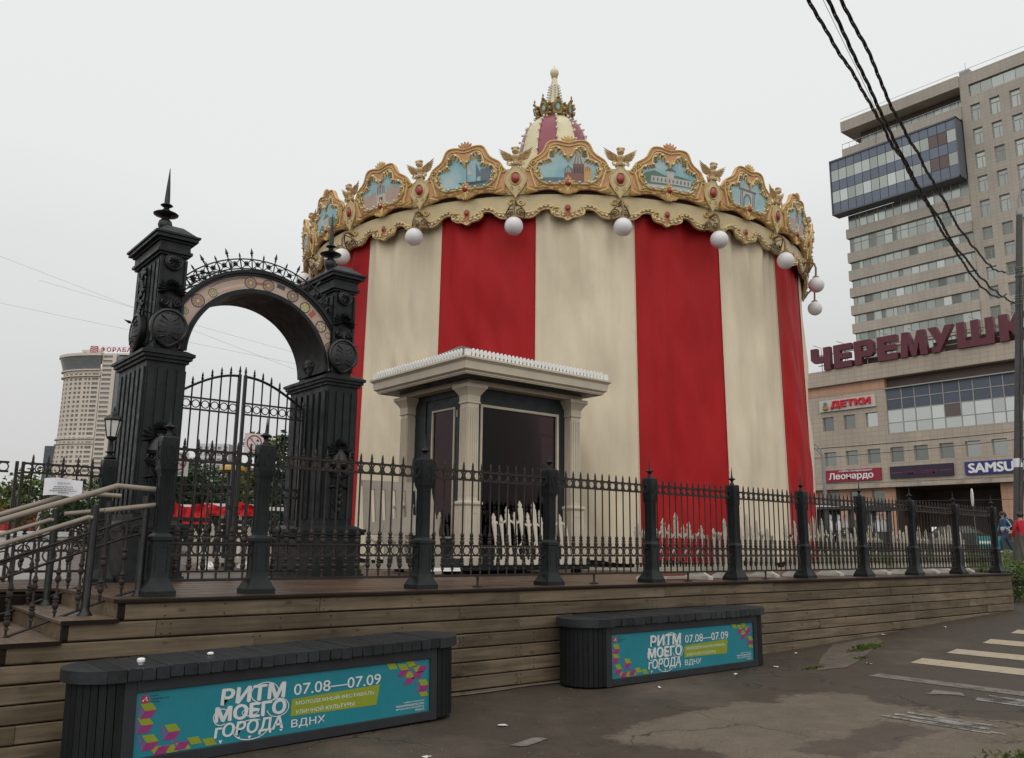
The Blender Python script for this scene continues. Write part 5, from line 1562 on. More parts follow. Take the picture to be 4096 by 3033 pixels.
JEW = jb.mesh('jewel', JEWEL, 60, warp=cyl)
jf = MB()
for k in range(8): gleaf(jf, 0, 0.25, k * 45 + 22, 0.165, 0.075, 0.03, 0.112)
gleaf(jf, 0, 0.20, -90, 0.22, 0.13, 0.04, 0.105); gleaf(jf, 0, 0.33, 90, 0.13, 0.06, 0.03, 0.11)
JFR = jf.mesh('jewel_mount', GOLD, 40, warp=cyl)
bb_ = MB()
def bulbs_along(b, pts, step, r, inset=None):
    acc = 0.0; last = pts[0]
    for p in pts[1:]:
        dl = (Vector(p) - Vector(last)).length; acc += dl
        if acc >= step:
            acc = 0.0
            q = p
            b.ball((q[0], q[1] + 0.035, q[2]), r, 7, 5)
        last = p
dense = []
for i in range(len(inner)):
    a, c = Vector(inner[i]), Vector(inner[(i + 1) % len(inner)])
    for k in range(6):
        q = a.lerp(c, k / 6); dense.append((q.x * 0.95, q.y, (q.z - 0.65) * 0.93 + 0.65))
bulbs_along(bb_, dense, 0.20, 0.030)
BULBS = bb_.mesh('bulbs', BULB, 60, warp=cyl)
# flat paintings on the panels (plain landmarks and landscapes)
def art(kind):
    b = MB(); Y = 0.1095
    def clip(P, c, keep_low):
        R = []
        for i in range(len(P)):
            A, B = P[i], P[(i + 1) % len(P)]
            ia = (A[0] <= c) if keep_low else (A[0] >= c); ib = (B[0] <= c) if keep_low else (B[0] >= c)
            if ia: R.append(A)
            if ia != ib:
                t = (c - A[0]) / (B[0] - A[0]); R.append((c, A[1] + (B[1] - A[1]) * t))
        return R
    def poly(pts, mi, dy=0):
        # cut in narrow upright strips so that the print follows the curved board
        lo, hi = min(p[0] for p in pts), max(p[0] for p in pts)
        n = max(1, int((hi - lo) / 0.06))
        for k in range(n):
            q = clip(clip(list(pts), lo + (hi - lo) * k / n, False), lo + (hi - lo) * (k + 1) / n, True)
            if len(q) > 2: b.add([(u, Y + dy * 1.6, v) for u, v in q], [tuple(range(len(q)))[::-1]], mi)
    def rect(u0, v0, u1, v1, mi, dy=0): poly([(u0, v0), (u1, v0), (u1, v1), (u0, v1)], mi, dy)
    def dome(u, v, w, h, mi, stripes=None, dy=0.001):
        pts = [(u - w * 0.4, v), (u - w * 0.5, v + h * 0.25), (u - w * 0.42, v + h * 0.5), (u - w * 0.12, v + h * 0.8), (u, v + h), (u + w * 0.12, v + h * 0.8), (u + w * 0.42, v + h * 0.5), (u + w * 0.5, v + h * 0.25), (u + w * 0.4, v)]
        poly(pts, mi, dy)
        if stripes is not None:
            for k in range(3):
                x = u - w * 0.28 + w * 0.28 * k
                poly([(x - w * 0.06, v), (x + w * 0.06, v), (u + (x - u) * 0.5 + w * 0.03, v + h * 0.62), (u + (x - u) * 0.5 - w * 0.03, v + h * 0.62)], stripes, dy + 0.0008)
    # 0 brick 1 stone 2 slate 3 green 4 pink 5 dark 6 ochre
    if kind == 'domes':
        rect(-0.55, 0.30, -0.05, 0.40, 2); rect(0.02, 0.25, 0.45, 0.62, 0, 0.0005); rect(0.10, 0.45, 0.33, 0.74, 0, 0.001)
        for k in range(4): rect(0.12 + 0.055 * k, 0.50, 0.15 + 0.055 * k, 0.66, 5, 0.0016)
        dome(0.20, 0.74, 0.26, 0.34, 1, 2); dome(0.0, 0.52, 0.17, 0.20, 2, 1); dome(0.40, 0.56, 0.17, 0.16, 6, 0)
        rect(-0.08, 0.25, 0.08, 0.54, 0, 0.0012); rect(0.33, 0.25, 0.47, 0.58, 6, 0.0012); rect(-0.6, 0.24, 0.6, 0.29, 2, 0.002)
    elif kind == 'ship':
        rect(-0.05, 0.25, 0.56, 0.42, 2); poly([(-0.16, 0.42), (0.50, 0.42), (0.42, 0.36), (-0.06, 0.34)], 5, 0.001)
        rect(0.03, 0.42, 0.05, 0.98, 2, 0.0012); poly([(0.05, 0.95), (0.16, 0.60), (0.05, 0.60)], 1, 0.0014); rect(0.24, 0.42, 0.26, 0.86, 2, 0.0012)
        poly([(0.26, 0.84), (0.36, 0.55), (0.26, 0.52)], 2, 0.0014); rect(0.34, 0.40, 0.60, 0.72, 2, -0.0003); rect(-0.6, 0.24, 0.6, 0.30, 3, 0.001)
    elif kind == 'palace':
        poly([(-0.62, 0.36), (-0.60, 0.62), (-0.35, 0.72), (-0.1, 0.62), (0.2, 0.66), (0.5, 0.60), (0.64, 0.40)], 3)
        rect(-0.42, 0.42, 0.52, 0.58, 1, 0.001); rect(-0.06, 0.42, 0.10, 0.74, 1, 0.0015); poly([(-0.12, 0.74), (0.16, 0.74), (0.02, 0.86)], 2, 0.0016)
        for k in range(10): rect(-0.38 + 0.09 * k, 0.45, -0.345 + 0.09 * k, 0.54, 2, 0.002)
        rect(-0.6, 0.24, 0.62, 0.36, 1, 0.0006)
        for k in range(5): rect(-0.5 + 0.2 * k, 0.26, -0.36 + 0.2 * k, 0.29, 2, 0.001)
    elif kind == 'arch':
        rect(-0.34, 0.26, 0.20, 0.78, 1, 0.0006); rect(-0.36, 0.70, 0.22, 0.76, 2, 0.001); poly([(-0.20, 0.28), (0.06, 0.28), (0.06, 0.52), (0.0, 0.62), (-0.07, 0.65), (-0.14, 0.62), (-0.20, 0.52)], 2, 0.0012)
        poly([(-0.16, 0.28), (0.02, 0.28), (0.02, 0.50), (-0.07, 0.60), (-0.16, 0.50)], 7, 0.0016); rect(-0.2, 0.78, 0.06, 0.90, 1, 0.0006)
        for k in (-0.30, -0.25, 0.10, 0.15): rect(k, 0.30, k + 0.025, 0.70, 2, 0.0014)
        rect(-0.6, 0.24, 0.6, 0.28, 2, 0.0008)
    elif kind == 'wall':
        rect(-0.62, 0.30, 0.62, 0.62, 4); rect(-0.12, 0.30, 0.16, 0.84, 1, 0.0006)
        for k in range(5): rect(-0.10 + 0.05 * k, 0.58, -0.07 + 0.05 * k, 0.80, 2, 0.001)
        for k in range(8): rect(-0.6 + 0.16 * k, 0.62, -0.53 + 0.16 * k, 0.67, 4, 0.0)
        rect(0.30, 0.30, 0.42, 0.72, 4, 0.001); rect(-0.04, 0.30, 0.06, 0.50, 5, 0.001)
    else:
        poly([(-0.6, 0.30), (-0.3, 0.50), (-0.05, 0.42), (0.2, 0.58), (0.45, 0.50), (0.6, 0.36), (0.55, 0.25), (-0.5, 0.25)], 3)
        rect(-0.16, 0.28, 0.12, 0.62, 1, 0.001); poly([(-0.2, 0.62), (0.16, 0.62), (-0.02, 0.76)], 3, 0.0012); rect(-0.6, 0.24, 0.6, 0.30, 2, 0.0014)
    return b.mesh('painting', [P_BRICK, P_STONE, P_SLATE, P_GREEN, P_PINK, P_DARK, P_OCHRE, PICT], warp=cyl)
ART = {k: art(k) for k in ('domes', 'ship', 'palace', 'arch', 'wall', 'garden')}
order = {0: 'domes', 1: 'palace', 2: 'arch', 3: 'wall', 4: 'garden', -1: 'ship', -2: 'wall', -3: 'garden', -4: 'arch'}
# cream board with medallion between the panels
mb_ = MB()
mu = [-0.26 + 0.52 * i / 12 for i in range(13)]
fill_band(mb_, [(u, 0.03 if abs(u) > 0.1 else 0.02, 0.68 - 0.04 * abs(u)) for u in mu], 0.0, 0.06)
MEDB = mb_.mesh('medallion_board', CREAM_C, 30, warp=cyl)
md = MB()
mo = [(-0.045, 0.78), (0.045, 0.78), (0.075, 0.68), (0.14, 0.60), (0.21, 0.50), (0.235, 0.40), (0.20, 0.27), (0.12, 0.12), (0.05, 0.03), (0.0, -0.06), (-0.05, 0.03), (-0.12, 0.12), (-0.20, 0.27), (-0.235, 0.40), (-0.21, 0.50), (-0.14, 0.60), (-0.075, 0.68)]
n = len(mo)
md.add([(x, 0.05, z) for x, z in mo] + [(x, 0.10, z) for x, z in mo] + [(x * 0.9, 0.115, (z - 0.38) * 0.93 + 0.38) for x, z in mo], [(i, (i + 1) % n, n + (i + 1) % n, n + i) for i in range(n)] + [(n + i, n + (i + 1) % n, 2 * n + (i + 1) % n, 2 * n + i) for i in range(n)] + [tuple(range(2 * n, 3 * n))])
MEDAL = md.mesh('medallion', CREAM_C, 30, warp=cyl)
mg = MB()
mg.tube([(x, 0.11, z) for x, z in mo], 0.016, 5, True)
mg.tube([(0.115 * cos(2 * PI * i / 18), 0.125, 0.40 + 0.16 * sin(2 * PI * i / 18)) for i in range(18)], 0.013, 5, True)
for s in (-1, 1):
    scroll(mg, (s * 0.12, 0.11, 0.80), 0.065, 1.5, -60, s, 0.018)
    scroll(mg, (s * 0.07, 0.12, 0.16), 0.05, 1.2, 90, -s, 0.012)
mg.ball((0, 0.12, -0.06), (0.02, 0.02, 0.04), 6, 5)
MEDG = mg.mesh('medallion_trim', GOLD, 50, warp=cyl)
mj = MB(); mj.ball((0, 0.125, 0.40), (0.085, 0.05, 0.125), 14, 8)
MEDJ = mj.mesh('jewel', JEWEL, 60, warp=cyl)
# cherub with spread wings
ch = MB()
ch.lathe([(0.10, 0.74), (0.11, 0.78), (0.07, 0.80), (0.06, 0.84), (0.085, 0.90), (0.11, 0.95), (0.10, 0.99), (0.045, 1.02), (0.04, 1.05)], 12, (0, 0.06, 0))
ch.ball((0, 0.09, 1.10), (0.078, 0.078, 0.088), 12, 9)
ch.ball((0, 0.165, 1.09), (0.016, 0.02, 0.02), 6, 4)
for s in (-1, 1):
    ch.ball((s * 0.030, 0.155, 1.115), (0.014, 0.012, 0.009), 6, 4); ch.ball((s * 0.037, 0.148, 1.078), (0.028, 0.022, 0.024), 6, 4)
    ch.ball((s * 0.045, 0.10, 1.165), (0.05, 0.06, 0.04), 7, 5)
    for k in range(7):
        a = 36 + 5 * k - 26 * (k / 6)
        gleaf(ch, s * (0.06 + 0.030 * k), 0.93 + 0.020 * k, (46 - 2 * k) if s > 0 else (134 + 2 * k), 0.09 + 0.015 * (k % 2), 0.045, 0.03, 0.07)
    for k in range(6):
        ang = 14 + 5.0 * k
        gleaf(ch, s * 0.055, 0.88 + 0.014 * k, ang if s > 0 else 180 - ang, 0.22 + 0.034 * k, 0.07, 0.03, 0.05 + 0.004 * k)
        gleaf(ch, s * 0.05, 0.885 + 0.014 * k, ang if s > 0 else 180 - ang, 0.14 + 0.02 * k, 0.06, 0.035, 0.07 + 0.004 * k)
ch.ball((0, 0.10, 1.165), (0.06, 0.06, 0.04), 8, 5)
CHER = ch.mesh('cherub', mat('cherub_gold', (0.56, 0.41, 0.22), 0.45, 0.2, 8, 0.15, 40, dirt=0.45, dirtcol=(0.28, 0.185, 0.095)), 55, warp=cyl)
# wavy lower valance
VX = [0, 0.04, 0.08, 0.12, 0.18, 0.25, 0.30, 0.325, 0.345, 0.40, 0.46, 0.52, 0.58, 0.64, 0.71, 0.78, 0.855, 0.95, 1.03, 1.10]
VB = [-0.635, -0.62, -0.58, -0.565, -0.555, -0.54, -0.505, -0.44, -0.37, -0.35, -0.345, -0.36, -0.39, -0.455, -0.525, -0.555, -0.565, -0.55, -0.53, -0.50]
vus = [-1.09 + 2.18 * i / 90 for i in range(91)]
def vcyl(p):
    u, d, v = p
    v = 0.150 + 0.863 * v
    r = RB - 0.03 + d + v * 0.05
    a = u / RB
    return (r * sin(a), -r * cos(a), ZC + v)
vb = MB()
fill_band(vb, [(u, pl(VX, VB, u), 0.03) for u in vus], 0.0, 0.05)
VAL = vb.mesh('valance', CREAM_C, 30, warp=vcyl)
vg = MB()
vg.tube([(u, 0.06, pl(VX, VB, u) + 0.012) for u in vus], 0.016, 5)
for s in (-1, 1):
    pts = [(s * u, 0.065, pl(VX, VB, u) + 0.115 + 0.02 * sin(u * 9)) for u in [0.36 + 0.66 * i / 24 for i in range(25)]]
    vg.tube(pts, 0.030, 6)
    vg.tube([(s * (0.30 + 0.4 * i / 12), 0.06, -0.31 + 0.09 * sin(PI * i / 12) - 0.12 * (i / 12) ** 2) for i in range(13)], [0.034 - 0.0018 * i for i in range(13)], 5)
    scroll(vg, (s * 0.25, 0.065, -0.42), 0.115, 1.4, 60, -s, 0.026)
    scroll(vg, (s * 0.99, 0.065, -0.16), 0.085, 1.3, 0, s, 0.022)
    vg.tube([(s * (0.55 + 0.36 * i / 10), 0.065, -0.30 - 0.16 * sin(PI * i / 10 * 0.8)) for i in range(11)], [0.012 + 0.0016 * i for i in range(11)], 5)
    for (u, v, a, l, w) in ((0.62, -0.34, -25, 0.20, 0.05), (0.80, -0.43, 190, 0.20, 0.05), (0.14, -0.40, -120, 0.14, 0.05)):
        gleaf(vg, s * u, v, a if s > 0 else 180 - a, l, w, 0.03, 0.05)
VALG = vg.mesh('valance_trim', GOLD, 50, warp=vcyl)
vl = MB()
for u in (0.10, 0.20, 0.29, 0.37, 0.46, 0.55, 0.645, 0.73, 0.82, 0.91, 1.0):
    for s in (-1, 1): vl.ball((s * u, 0.085, pl(VX, VB, u) + 0.062), 0.027, 7, 5)
VALB = vl.mesh('bulbs', BULB, 60, warp=vcyl)
vj = MB(); vj.ball((0, 0.075, -0.33), (0.05, 0.035, 0.075), 10, 7)
VALJ = vj.mesh('jewel', JEWEL, 60, warp=vcyl)
vk = MB()
for k in range(5): gleaf(vk, 0, -0.42, -90 + (k - 2) * 32, 0.17, 0.06, 0.03, 0.05)
vk.tube([(0.06 * cos(2 * PI * i / 12), 0.07, -0.33 + 0.085 * sin(2 * PI * i / 12)) for i in range(12)], 0.011, 4, True)
VALM = vk.mesh('jewel_mount', TERRA, 40, warp=vcyl)
# globe lamps on scrolled brackets
gl_ = MB()
gl_.tube([vcyl((0, d, v)) for d, v in ((0.04, -0.22), (0.12, -0.18), (0.22, -0.17), (0.32, -0.24), (0.36, -0.38), (0.36, -0.66))], 0.026, 6)
for s in (-1, 1):
    sc = MB(); scroll(sc, (s * 0.095, 0.14, -0.44), 0.095, 1.6, 90 - s * 90, s, 0.018)
    gl_.add([vcyl(p) for p in sc.v], sc.f)
    sc = MB(); sc.tube([(s * 0.16, 0.08, -0.60), (s * 0.20, 0.14, -0.46), (s * 0.12, 0.22, -0.34), (0, 0.3, -0.27)], 0.016, 5)
    gl_.add([vcyl(p) for p in sc.v], sc.f)
p_ = Vector(vcyl((0, 0.36, -0.67)))
gl_.lathe([(0.03, 0.05), (0.075, 0.02), (0.085, -0.01), (0.06, -0.03)], 12, tuple(p_))
BRK = gl_.mesh('lamp_bracket', BRONZE, 50)
GLB = MB().ball(tuple(p_ + Vector((0, 0, -0.19))), 0.195, 24, 14).mesh('globe', GLOBE, 80)

for k in range(20):
    i = ((k + 10) % 20) - 10
    phi = 2.35 + 18 * i
    c = inst(CREST, 'crest_panel', ca, (0, 0, 0), psi(phi))
    for me in (GOLDS, PIC, SHELLG if i % 2 == 0 else SHELL, JEW, JFR, BULBS, ART[order.get(i, 'wall')]):
        o = inst(me, me.name.split('.')[0], c)
        if me is BULBS: o['kind'] = 'stuff'
    v = inst(VAL, 'valance', ca, (0, 0, 0), psi(phi))
    for me in (VALG, VALB, VALJ, VALM):
        o = inst(me, me.name.split('.')[0], v)
        if me is VALB: o['kind'] = 'stuff'
    phi2 = phi + 9
    m_ = inst(MEDB, 'medallion_board', ca, (0, 0, 0), psi(phi2))
    for me in (MEDAL, MEDG, MEDJ): inst(me, me.name.split('.')[0], m_)
    inst(CHER, 'cherub', ca, (0, 0, 0), psi(phi2))
    g_ = inst(BRK, 'globe_lamp', ca, (0, 0, 0), psi(phi2))
    inst(GLB, 'globe', g_)
# dome of gores
MAROON = mat('dome_maroon', (0.235, 0.045, 0.065), 0.35, 0.1, 3); DCREAM = mat('dome_cream', (0.62, 0.56, 0.36), 0.35, 0.08, 3, dirt=0.3)
zo = DZ
dp = [(1.10, 10.6), (1.13, 10.9), (1.14, 11.3), (1.12, 11.7), (1.06, 12.05), (0.99, 12.35), (0.91, 12.58), (0.80, 12.78), (0.66, 12.93), (0.44, 13.04)]
NG = 12
db_ = MB()
for k in range(NG):
    a0 = 2 * PI * k / NG; a1 = 2 * PI * (k + 1) / NG
    b = MB(); vs = []
    for r, z in dp:
        for q in range(5):
            a = a0 + (a1 - a0) * q / 4
            vs.append((r * cos(a), r * sin(a), z))
    b.add(vs, [(j * 5 + q, j * 5 + q + 1, (j + 1) * 5 + q + 1, (j + 1) * 5 + q) for j in range(len(dp) - 1) for q in range(4)])
    b.build('dome_gore', MAROON if k % 2 else DCREAM, ca, 80, rz=rad(-8))
    for r, z in dp:
        db_.ball(((r + 0.055) * cos(a0), (r + 0.055) * sin(a0), z), 0.038, 7, 5)
        db_.tube([((r) * cos(a0), r * sin(a0), z), ((r + 0.05) * cos(a0), (r + 0.05) * sin(a0), z)], 0.014, 4)
    for q in range(4):
        r, z = dp[0][0] + 0.02 * q, 10.75 + 0
o = db_.build('bulbs', BULB, ca, 60, rz=rad(-8)); o['kind'] = 'stuff'
# crown with blue ovals, then the spire
cw = MB()
NC = 8
CROWNM = mat('crown_gold', (0.30, 0.215, 0.085), 0.4, 0.3, 8, 0.2, 40, metal=0.35, dirt=0.5, dirtcol=(0.12, 0.08, 0.035))
cw.lathe([(0.40, 13.0), (0.46, 13.04), (0.43, 13.08), (0.45, 13.16), (0.54, 13.42), (0.50, 13.42), (0.40, 13.16), (0.36, 13.02)], 24)
ov = MB()
for k in range(NC):
    a = 2 * PI * k / NC + rad(14)
    M = Matrix.Rotation(a, 4, 'Z')
    cw.M = M; ov.M = M
    # rounded plate with pointed top, leaning out
    pts = [(-0.13, 13.10, 0.47), (0.13, 13.10, 0.47), (0.17, 13.32, 0.53), (0.10, 13.46, 0.56), (0.05, 13.54, 0.58), (0, 13.62, 0.60), (-0.05, 13.54, 0.58), (-0.10, 13.46, 0.56), (-0.17, 13.32, 0.53)]
    cw.add([(p[2], p[0], p[1]) for p in pts] + [(p[2] + 0.03, p[0], p[1]) for p in pts], [tuple(range(9)), tuple(range(9, 18))] + [(i, (i + 1) % 9, 9 + (i + 1) % 9, 9 + i) for i in range(9)])
    cw.tube([(0.565 + 0.18 * (sin(t)) * 0.28 + 0.02, 0.085 * cos(t), 13.30 + 0.12 * sin(t)) for t in [2 * PI * i / 14 for i in range(14)]], 0.022, 5, True)
    cw.ball((0.625, 0, 13.55), 0.045, 7, 5); cw.ball((0.61, 0, 13.66), (0.03, 0.03, 0.05), 6, 5)
    cw.ball((0.57, 0.20, 13.38), 0.05, 7, 5); cw.ball((0.56, 0.20, 13.22), 0.06, 7, 5); cw.ball((0.53, 0.19, 13.08), 0.05, 6, 4)
    ov.ball((0.555, 0, 13.29), (0.03, 0.075, 0.105), 12, 7)
    cw.M = None; ov.M = None
crown = cw.build('crown', CROWNM, ca, 50)
ov.build('blue_oval', PICT, crown, 60)
sp = MB().lathe([(0.34, 13.3), (0.235, 13.52), (0.20, 13.75), (0.155, 14.02), (0.115, 14.25), (0.085, 14.42), (0.07, 14.5), (0.10, 14.52), (0.06, 14.54), (0.09, 14.56), (0.125, 14.62), (0.135, 14.69), (0.115, 14.76), (0.06, 14.81), (0.03, 14.83), (0.02, 14.86), (0.004, 14.92)], 16)
spire = sp.build('spire', DCREAM, ca, 50)
sbb = MB()
for k in range(8):
    a = 2 * PI * k / 8 + rad(10)
    for j in range(9):
        z = 13.50 + j * 0.088; r = lerp([13.3, 13.52, 13.75, 14.02, 14.25], [0.34, 0.235, 0.20, 0.155, 0.115], z) + 0.035
        sbb.ball((r * cos(a), r * sin(a), z), 0.032, 6, 5)
o = sbb.build('bulbs', BULB, spire, 60); o['kind'] = 'stuff'
# ---------------------------------------------------------------- shopping mall and office tower (right)
def clad(name, c1, c2, sy, sz):
    """stone cladding in small courses"""
    m, n, p = newmat(name)
    pos = N(n, 'ShaderNodeNewGeometry').outputs['Position']
    sx = N(n, 'ShaderNodeSeparateXYZ'); n.links.new(pos, sx.inputs[0])
    cx = N(n, 'ShaderNodeCombineXYZ'); n.links.new(math_node(n, 'ADD', sx.outputs[1], sx.outputs[0]), cx.inputs[0]); n.links.new(sx.outputs[2], cx.inputs[1])
    br = N(n, 'ShaderNodeTexBrick'); br.offset = 0.0
    br.inputs['Scale'].default_value = 1.0; br.inputs['Brick Width'].default_value = sy; br.inputs['Row Height'].default_value = sz
    br.inputs['Mortar Size'].default_value = 0.035; br.inputs['Color1'].default_value = (*c1, 1); br.inputs['Color2'].default_value = (*c2, 1)
    br.inputs['Mortar'].default_value = (*[q * 0.80 for q in c1], 1)
    n.links.new(cx.outputs[0], br.inputs['Vector'])
    a = noise_node(n, pos, 0.25, 5, 0.6, (1, 1, 0.4))
    n.links.new(scalec(n, br.outputs[0], maprange(n, a, 0.3, 0.7, 0.86, 1.12)), p.inputs['Base Color'])
    p.inputs['Roughness'].default_value = 0.7
    return m
MALLC = clad('mall_cladding', (0.385, 0.325, 0.26), (0.41, 0.35, 0.28), 0.9, 0.6)
TOWC = clad('tower_cladding', (0.365, 0.325, 0.275), (0.385, 0.345, 0.295), 0.9, 0.6)
ORAN = clad('orange_cladding', (0.45, 0.265, 0.175), (0.475, 0.285, 0.19), 1.2, 0.8)
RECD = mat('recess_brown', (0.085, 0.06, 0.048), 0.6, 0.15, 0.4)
def pane_mat(name, col, metal, rough, rnd):
    m, n, p = newmat(name)
    oi = N(n, 'ShaderNodeObjectInfo').outputs['Random']
    n.links.new(scalec(n, col, maprange(n, oi, 0, 1, 1 - rnd, 1 + rnd)), p.inputs['Base Color'])
    p.inputs['Metallic'].default_value = metal; p.inputs['Roughness'].default_value = rough
    pos = N(n, 'ShaderNodeNewGeometry').outputs['Position']
    bump(n, p, noise_node(n, pos, 0.7, 2), 0.06, 0.3)
    return m
P_LIGHT = pane_mat('pane_grey_green', (0.38, 0.40, 0.37), 0.9, 0.18, 0.22)
P_MID = pane_mat('pane_dull', (0.22, 0.235, 0.215), 0.8, 0.25, 0.35)
P_NAVY = pane_mat('pane_navy', (0.085, 0.100, 0.130), 0.3, 0.35, 0.12)
P_BRIGHT = pane_mat('pane_bright', (0.56, 0.58, 0.55), 0.95, 0.12, 0.12)
P_TAUPE = pane_mat('pane_taupe', (0.14, 0.105, 0.10), 0.5, 0.3, 0.1)
FRAMEG = mat('window_frame_grey', (0.30, 0.30, 0.285), 0.5, 0.1, 1)
ROOFG = mat('roof_grey', (0.2, 0.19, 0.18), 0.8, 0.1, 1)

MS = 100.0
mall = thing('shopping_mall', 'low stone clad shopping mall wing with rooftop letters and shop signs', 'mall', (MS, 40, 1.7))
opens = []
row1 = [(51.8, 53.4), (48.8, 50.4), (45.8, 47.4)]
row2 = [(51.75, 53.4), (48.75, 50.4), (45.8, 47.45), (42.8, 44.5), (39.85, 41.55), (36.85, 38.5), (33.85, 35.55), (31.0, 32.65), (28.0, 29.7), (25.0, 26.7)]
for a, b in row1: opens.append((a, b, 16.8, 18.65))
for a, b in row2: opens.append((a, b, 12.15, 14.0))
GL = (22.0, 44.6, 15.7, 21.45)
opens.append(GL)
b = MB()
wall_grid(b, 20.0, 62.0, 9.35, 21.45, opens, lambda u, z, d: (MS + d, u, z), 0.35)
b.build('wall', MALLC, mall, world=True)
MB().box(MS - 0.55, 20, 22.75, MS + 30, 62, 24.8).build('parapet', MALLC, mall, world=True)
MB().box(MS - 0.60, 20, 9.10, MS + 0.2, 62, 9.36).build('string_course', MALLC, mall, world=True)
MB().box(MS - 0.05, 44.62, 21.45, MS + 0.6, 62, 22.75).build('orange_band', ORAN, mall, world=True)
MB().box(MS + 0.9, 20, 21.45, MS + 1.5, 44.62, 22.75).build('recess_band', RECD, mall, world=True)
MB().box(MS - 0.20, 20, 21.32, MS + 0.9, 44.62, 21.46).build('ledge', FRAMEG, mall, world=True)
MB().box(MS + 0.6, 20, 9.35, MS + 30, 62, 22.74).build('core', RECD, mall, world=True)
# ground floor: orange wall with windows, deep entrance, orange pier
b = MB()
gws = [(51.75, 53.4), (48.75, 50.4), (45.8, 47.4)]
wall_grid(b, 44.3, 62.0, 1.5, 9.1, [(a, c, 6.9, 8.85) for a, c in gws] + [(a, c, 2.4, 5.2) for a, c in gws], lambda u, z, d: (MS + 0.35 + d, u, z), 0.3)
b.build('orange_wall', ORAN, mall, world=True)
MB().box(MS + 0.35, 30.0, 1.5, MS + 9, 32.3, 9.1).build('orange_pier', ORAN, mall, world=True)
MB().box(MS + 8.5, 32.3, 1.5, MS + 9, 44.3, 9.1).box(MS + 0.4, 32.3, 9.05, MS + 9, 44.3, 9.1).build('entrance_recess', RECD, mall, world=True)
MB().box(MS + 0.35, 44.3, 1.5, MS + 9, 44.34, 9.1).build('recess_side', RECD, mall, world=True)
MB().box(MS + 0.9, 20, 1.5, MS + 1.2, 30.0, 9.1).build('glazed_base', P_MID, mall, world=True)
def mwin(a, c, e, f, m, sx=MS + 0.35):
    fr_ = MB()
    t = 0.07
    fr_.box(sx - 0.10, a, e, sx, a + t, f).box(sx - 0.10, c - t, e, sx, c, f).box(sx - 0.10, a + t, e, sx, c - t, e + t).box(sx - 0.10, a + t, f - t, sx, c - t, f)
    w = fr_.build('window', FRAMEG, mall, world=True)
    MB().box(sx - 0.04, a + t, e + t, sx, c - t, f - t).build('pane', m, w, world=True)
rg = random.Random(3)
for i, (a, c) in enumerate(row1): mwin(a, c, 16.8, 18.65, P_BRIGHT if i == 2 else P_MID)
for i, (a, c) in enumerate(row2): mwin(a, c, 12.15, 14.0, P_LIGHT if i > 5 else P_MID)
for a, c in gws:
    mwin(a, c, 6.9, 8.85, P_MID, MS + 0.65); mwin(a, c, 2.4, 5.2, P_MID, MS + 0.65)
# glazed front: navy panes above, sky reflecting panes below
cols = [44.6, 42.65, 41.05, 39.15, 37.6, 35.7, 34.2, 32.25, 30.9, 29.0, 27.5, 25.6, 24.1, 22.0]
rows_ = [(20.0, 21.4, P_NAVY), (18.65, 20.0, P_NAVY), (17.05, 18.65, P_BRIGHT), (15.75, 17.05, P_BRIGHT)]
for j, (z0, z1, m) in enumerate(rows_):
    for i in range(len(cols) - 1):
        mm = m
        if j == 2 and i == 4: mm = P_TAUPE
        MB().box(MS + 0.20, cols[i + 1] + 0.05, z0 + 0.05, MS + 0.28, cols[i] - 0.05, z1 - 0.05).build('pane', mm, mall, world=True)
b = MB()
for c in cols: b.box(MS + 0.12, c - 0.05, 15.7, MS + 0.3, c + 0.05, 21.42)
for z in (15.75, 17.05, 18.65, 20.0, 21.4): b.box(MS + 0.14, 22, z - 0.05, MS + 0.3, 44.6, z + 0.05)
b.build('mullion', FRAMEG, mall, world=True)
for y in (52.2, 46.2, 41.0, 36.0, 33.0):
    MB().box(MS - 1.3, y - 0.05, 9.5, MS - 0.1, y + 0.05, 9.58).box(MS - 1.6, y - 0.35, 9.45, MS - 1.2, y + 0.35, 9.62).build('floodlight', FRAMEG, mall, world=True)

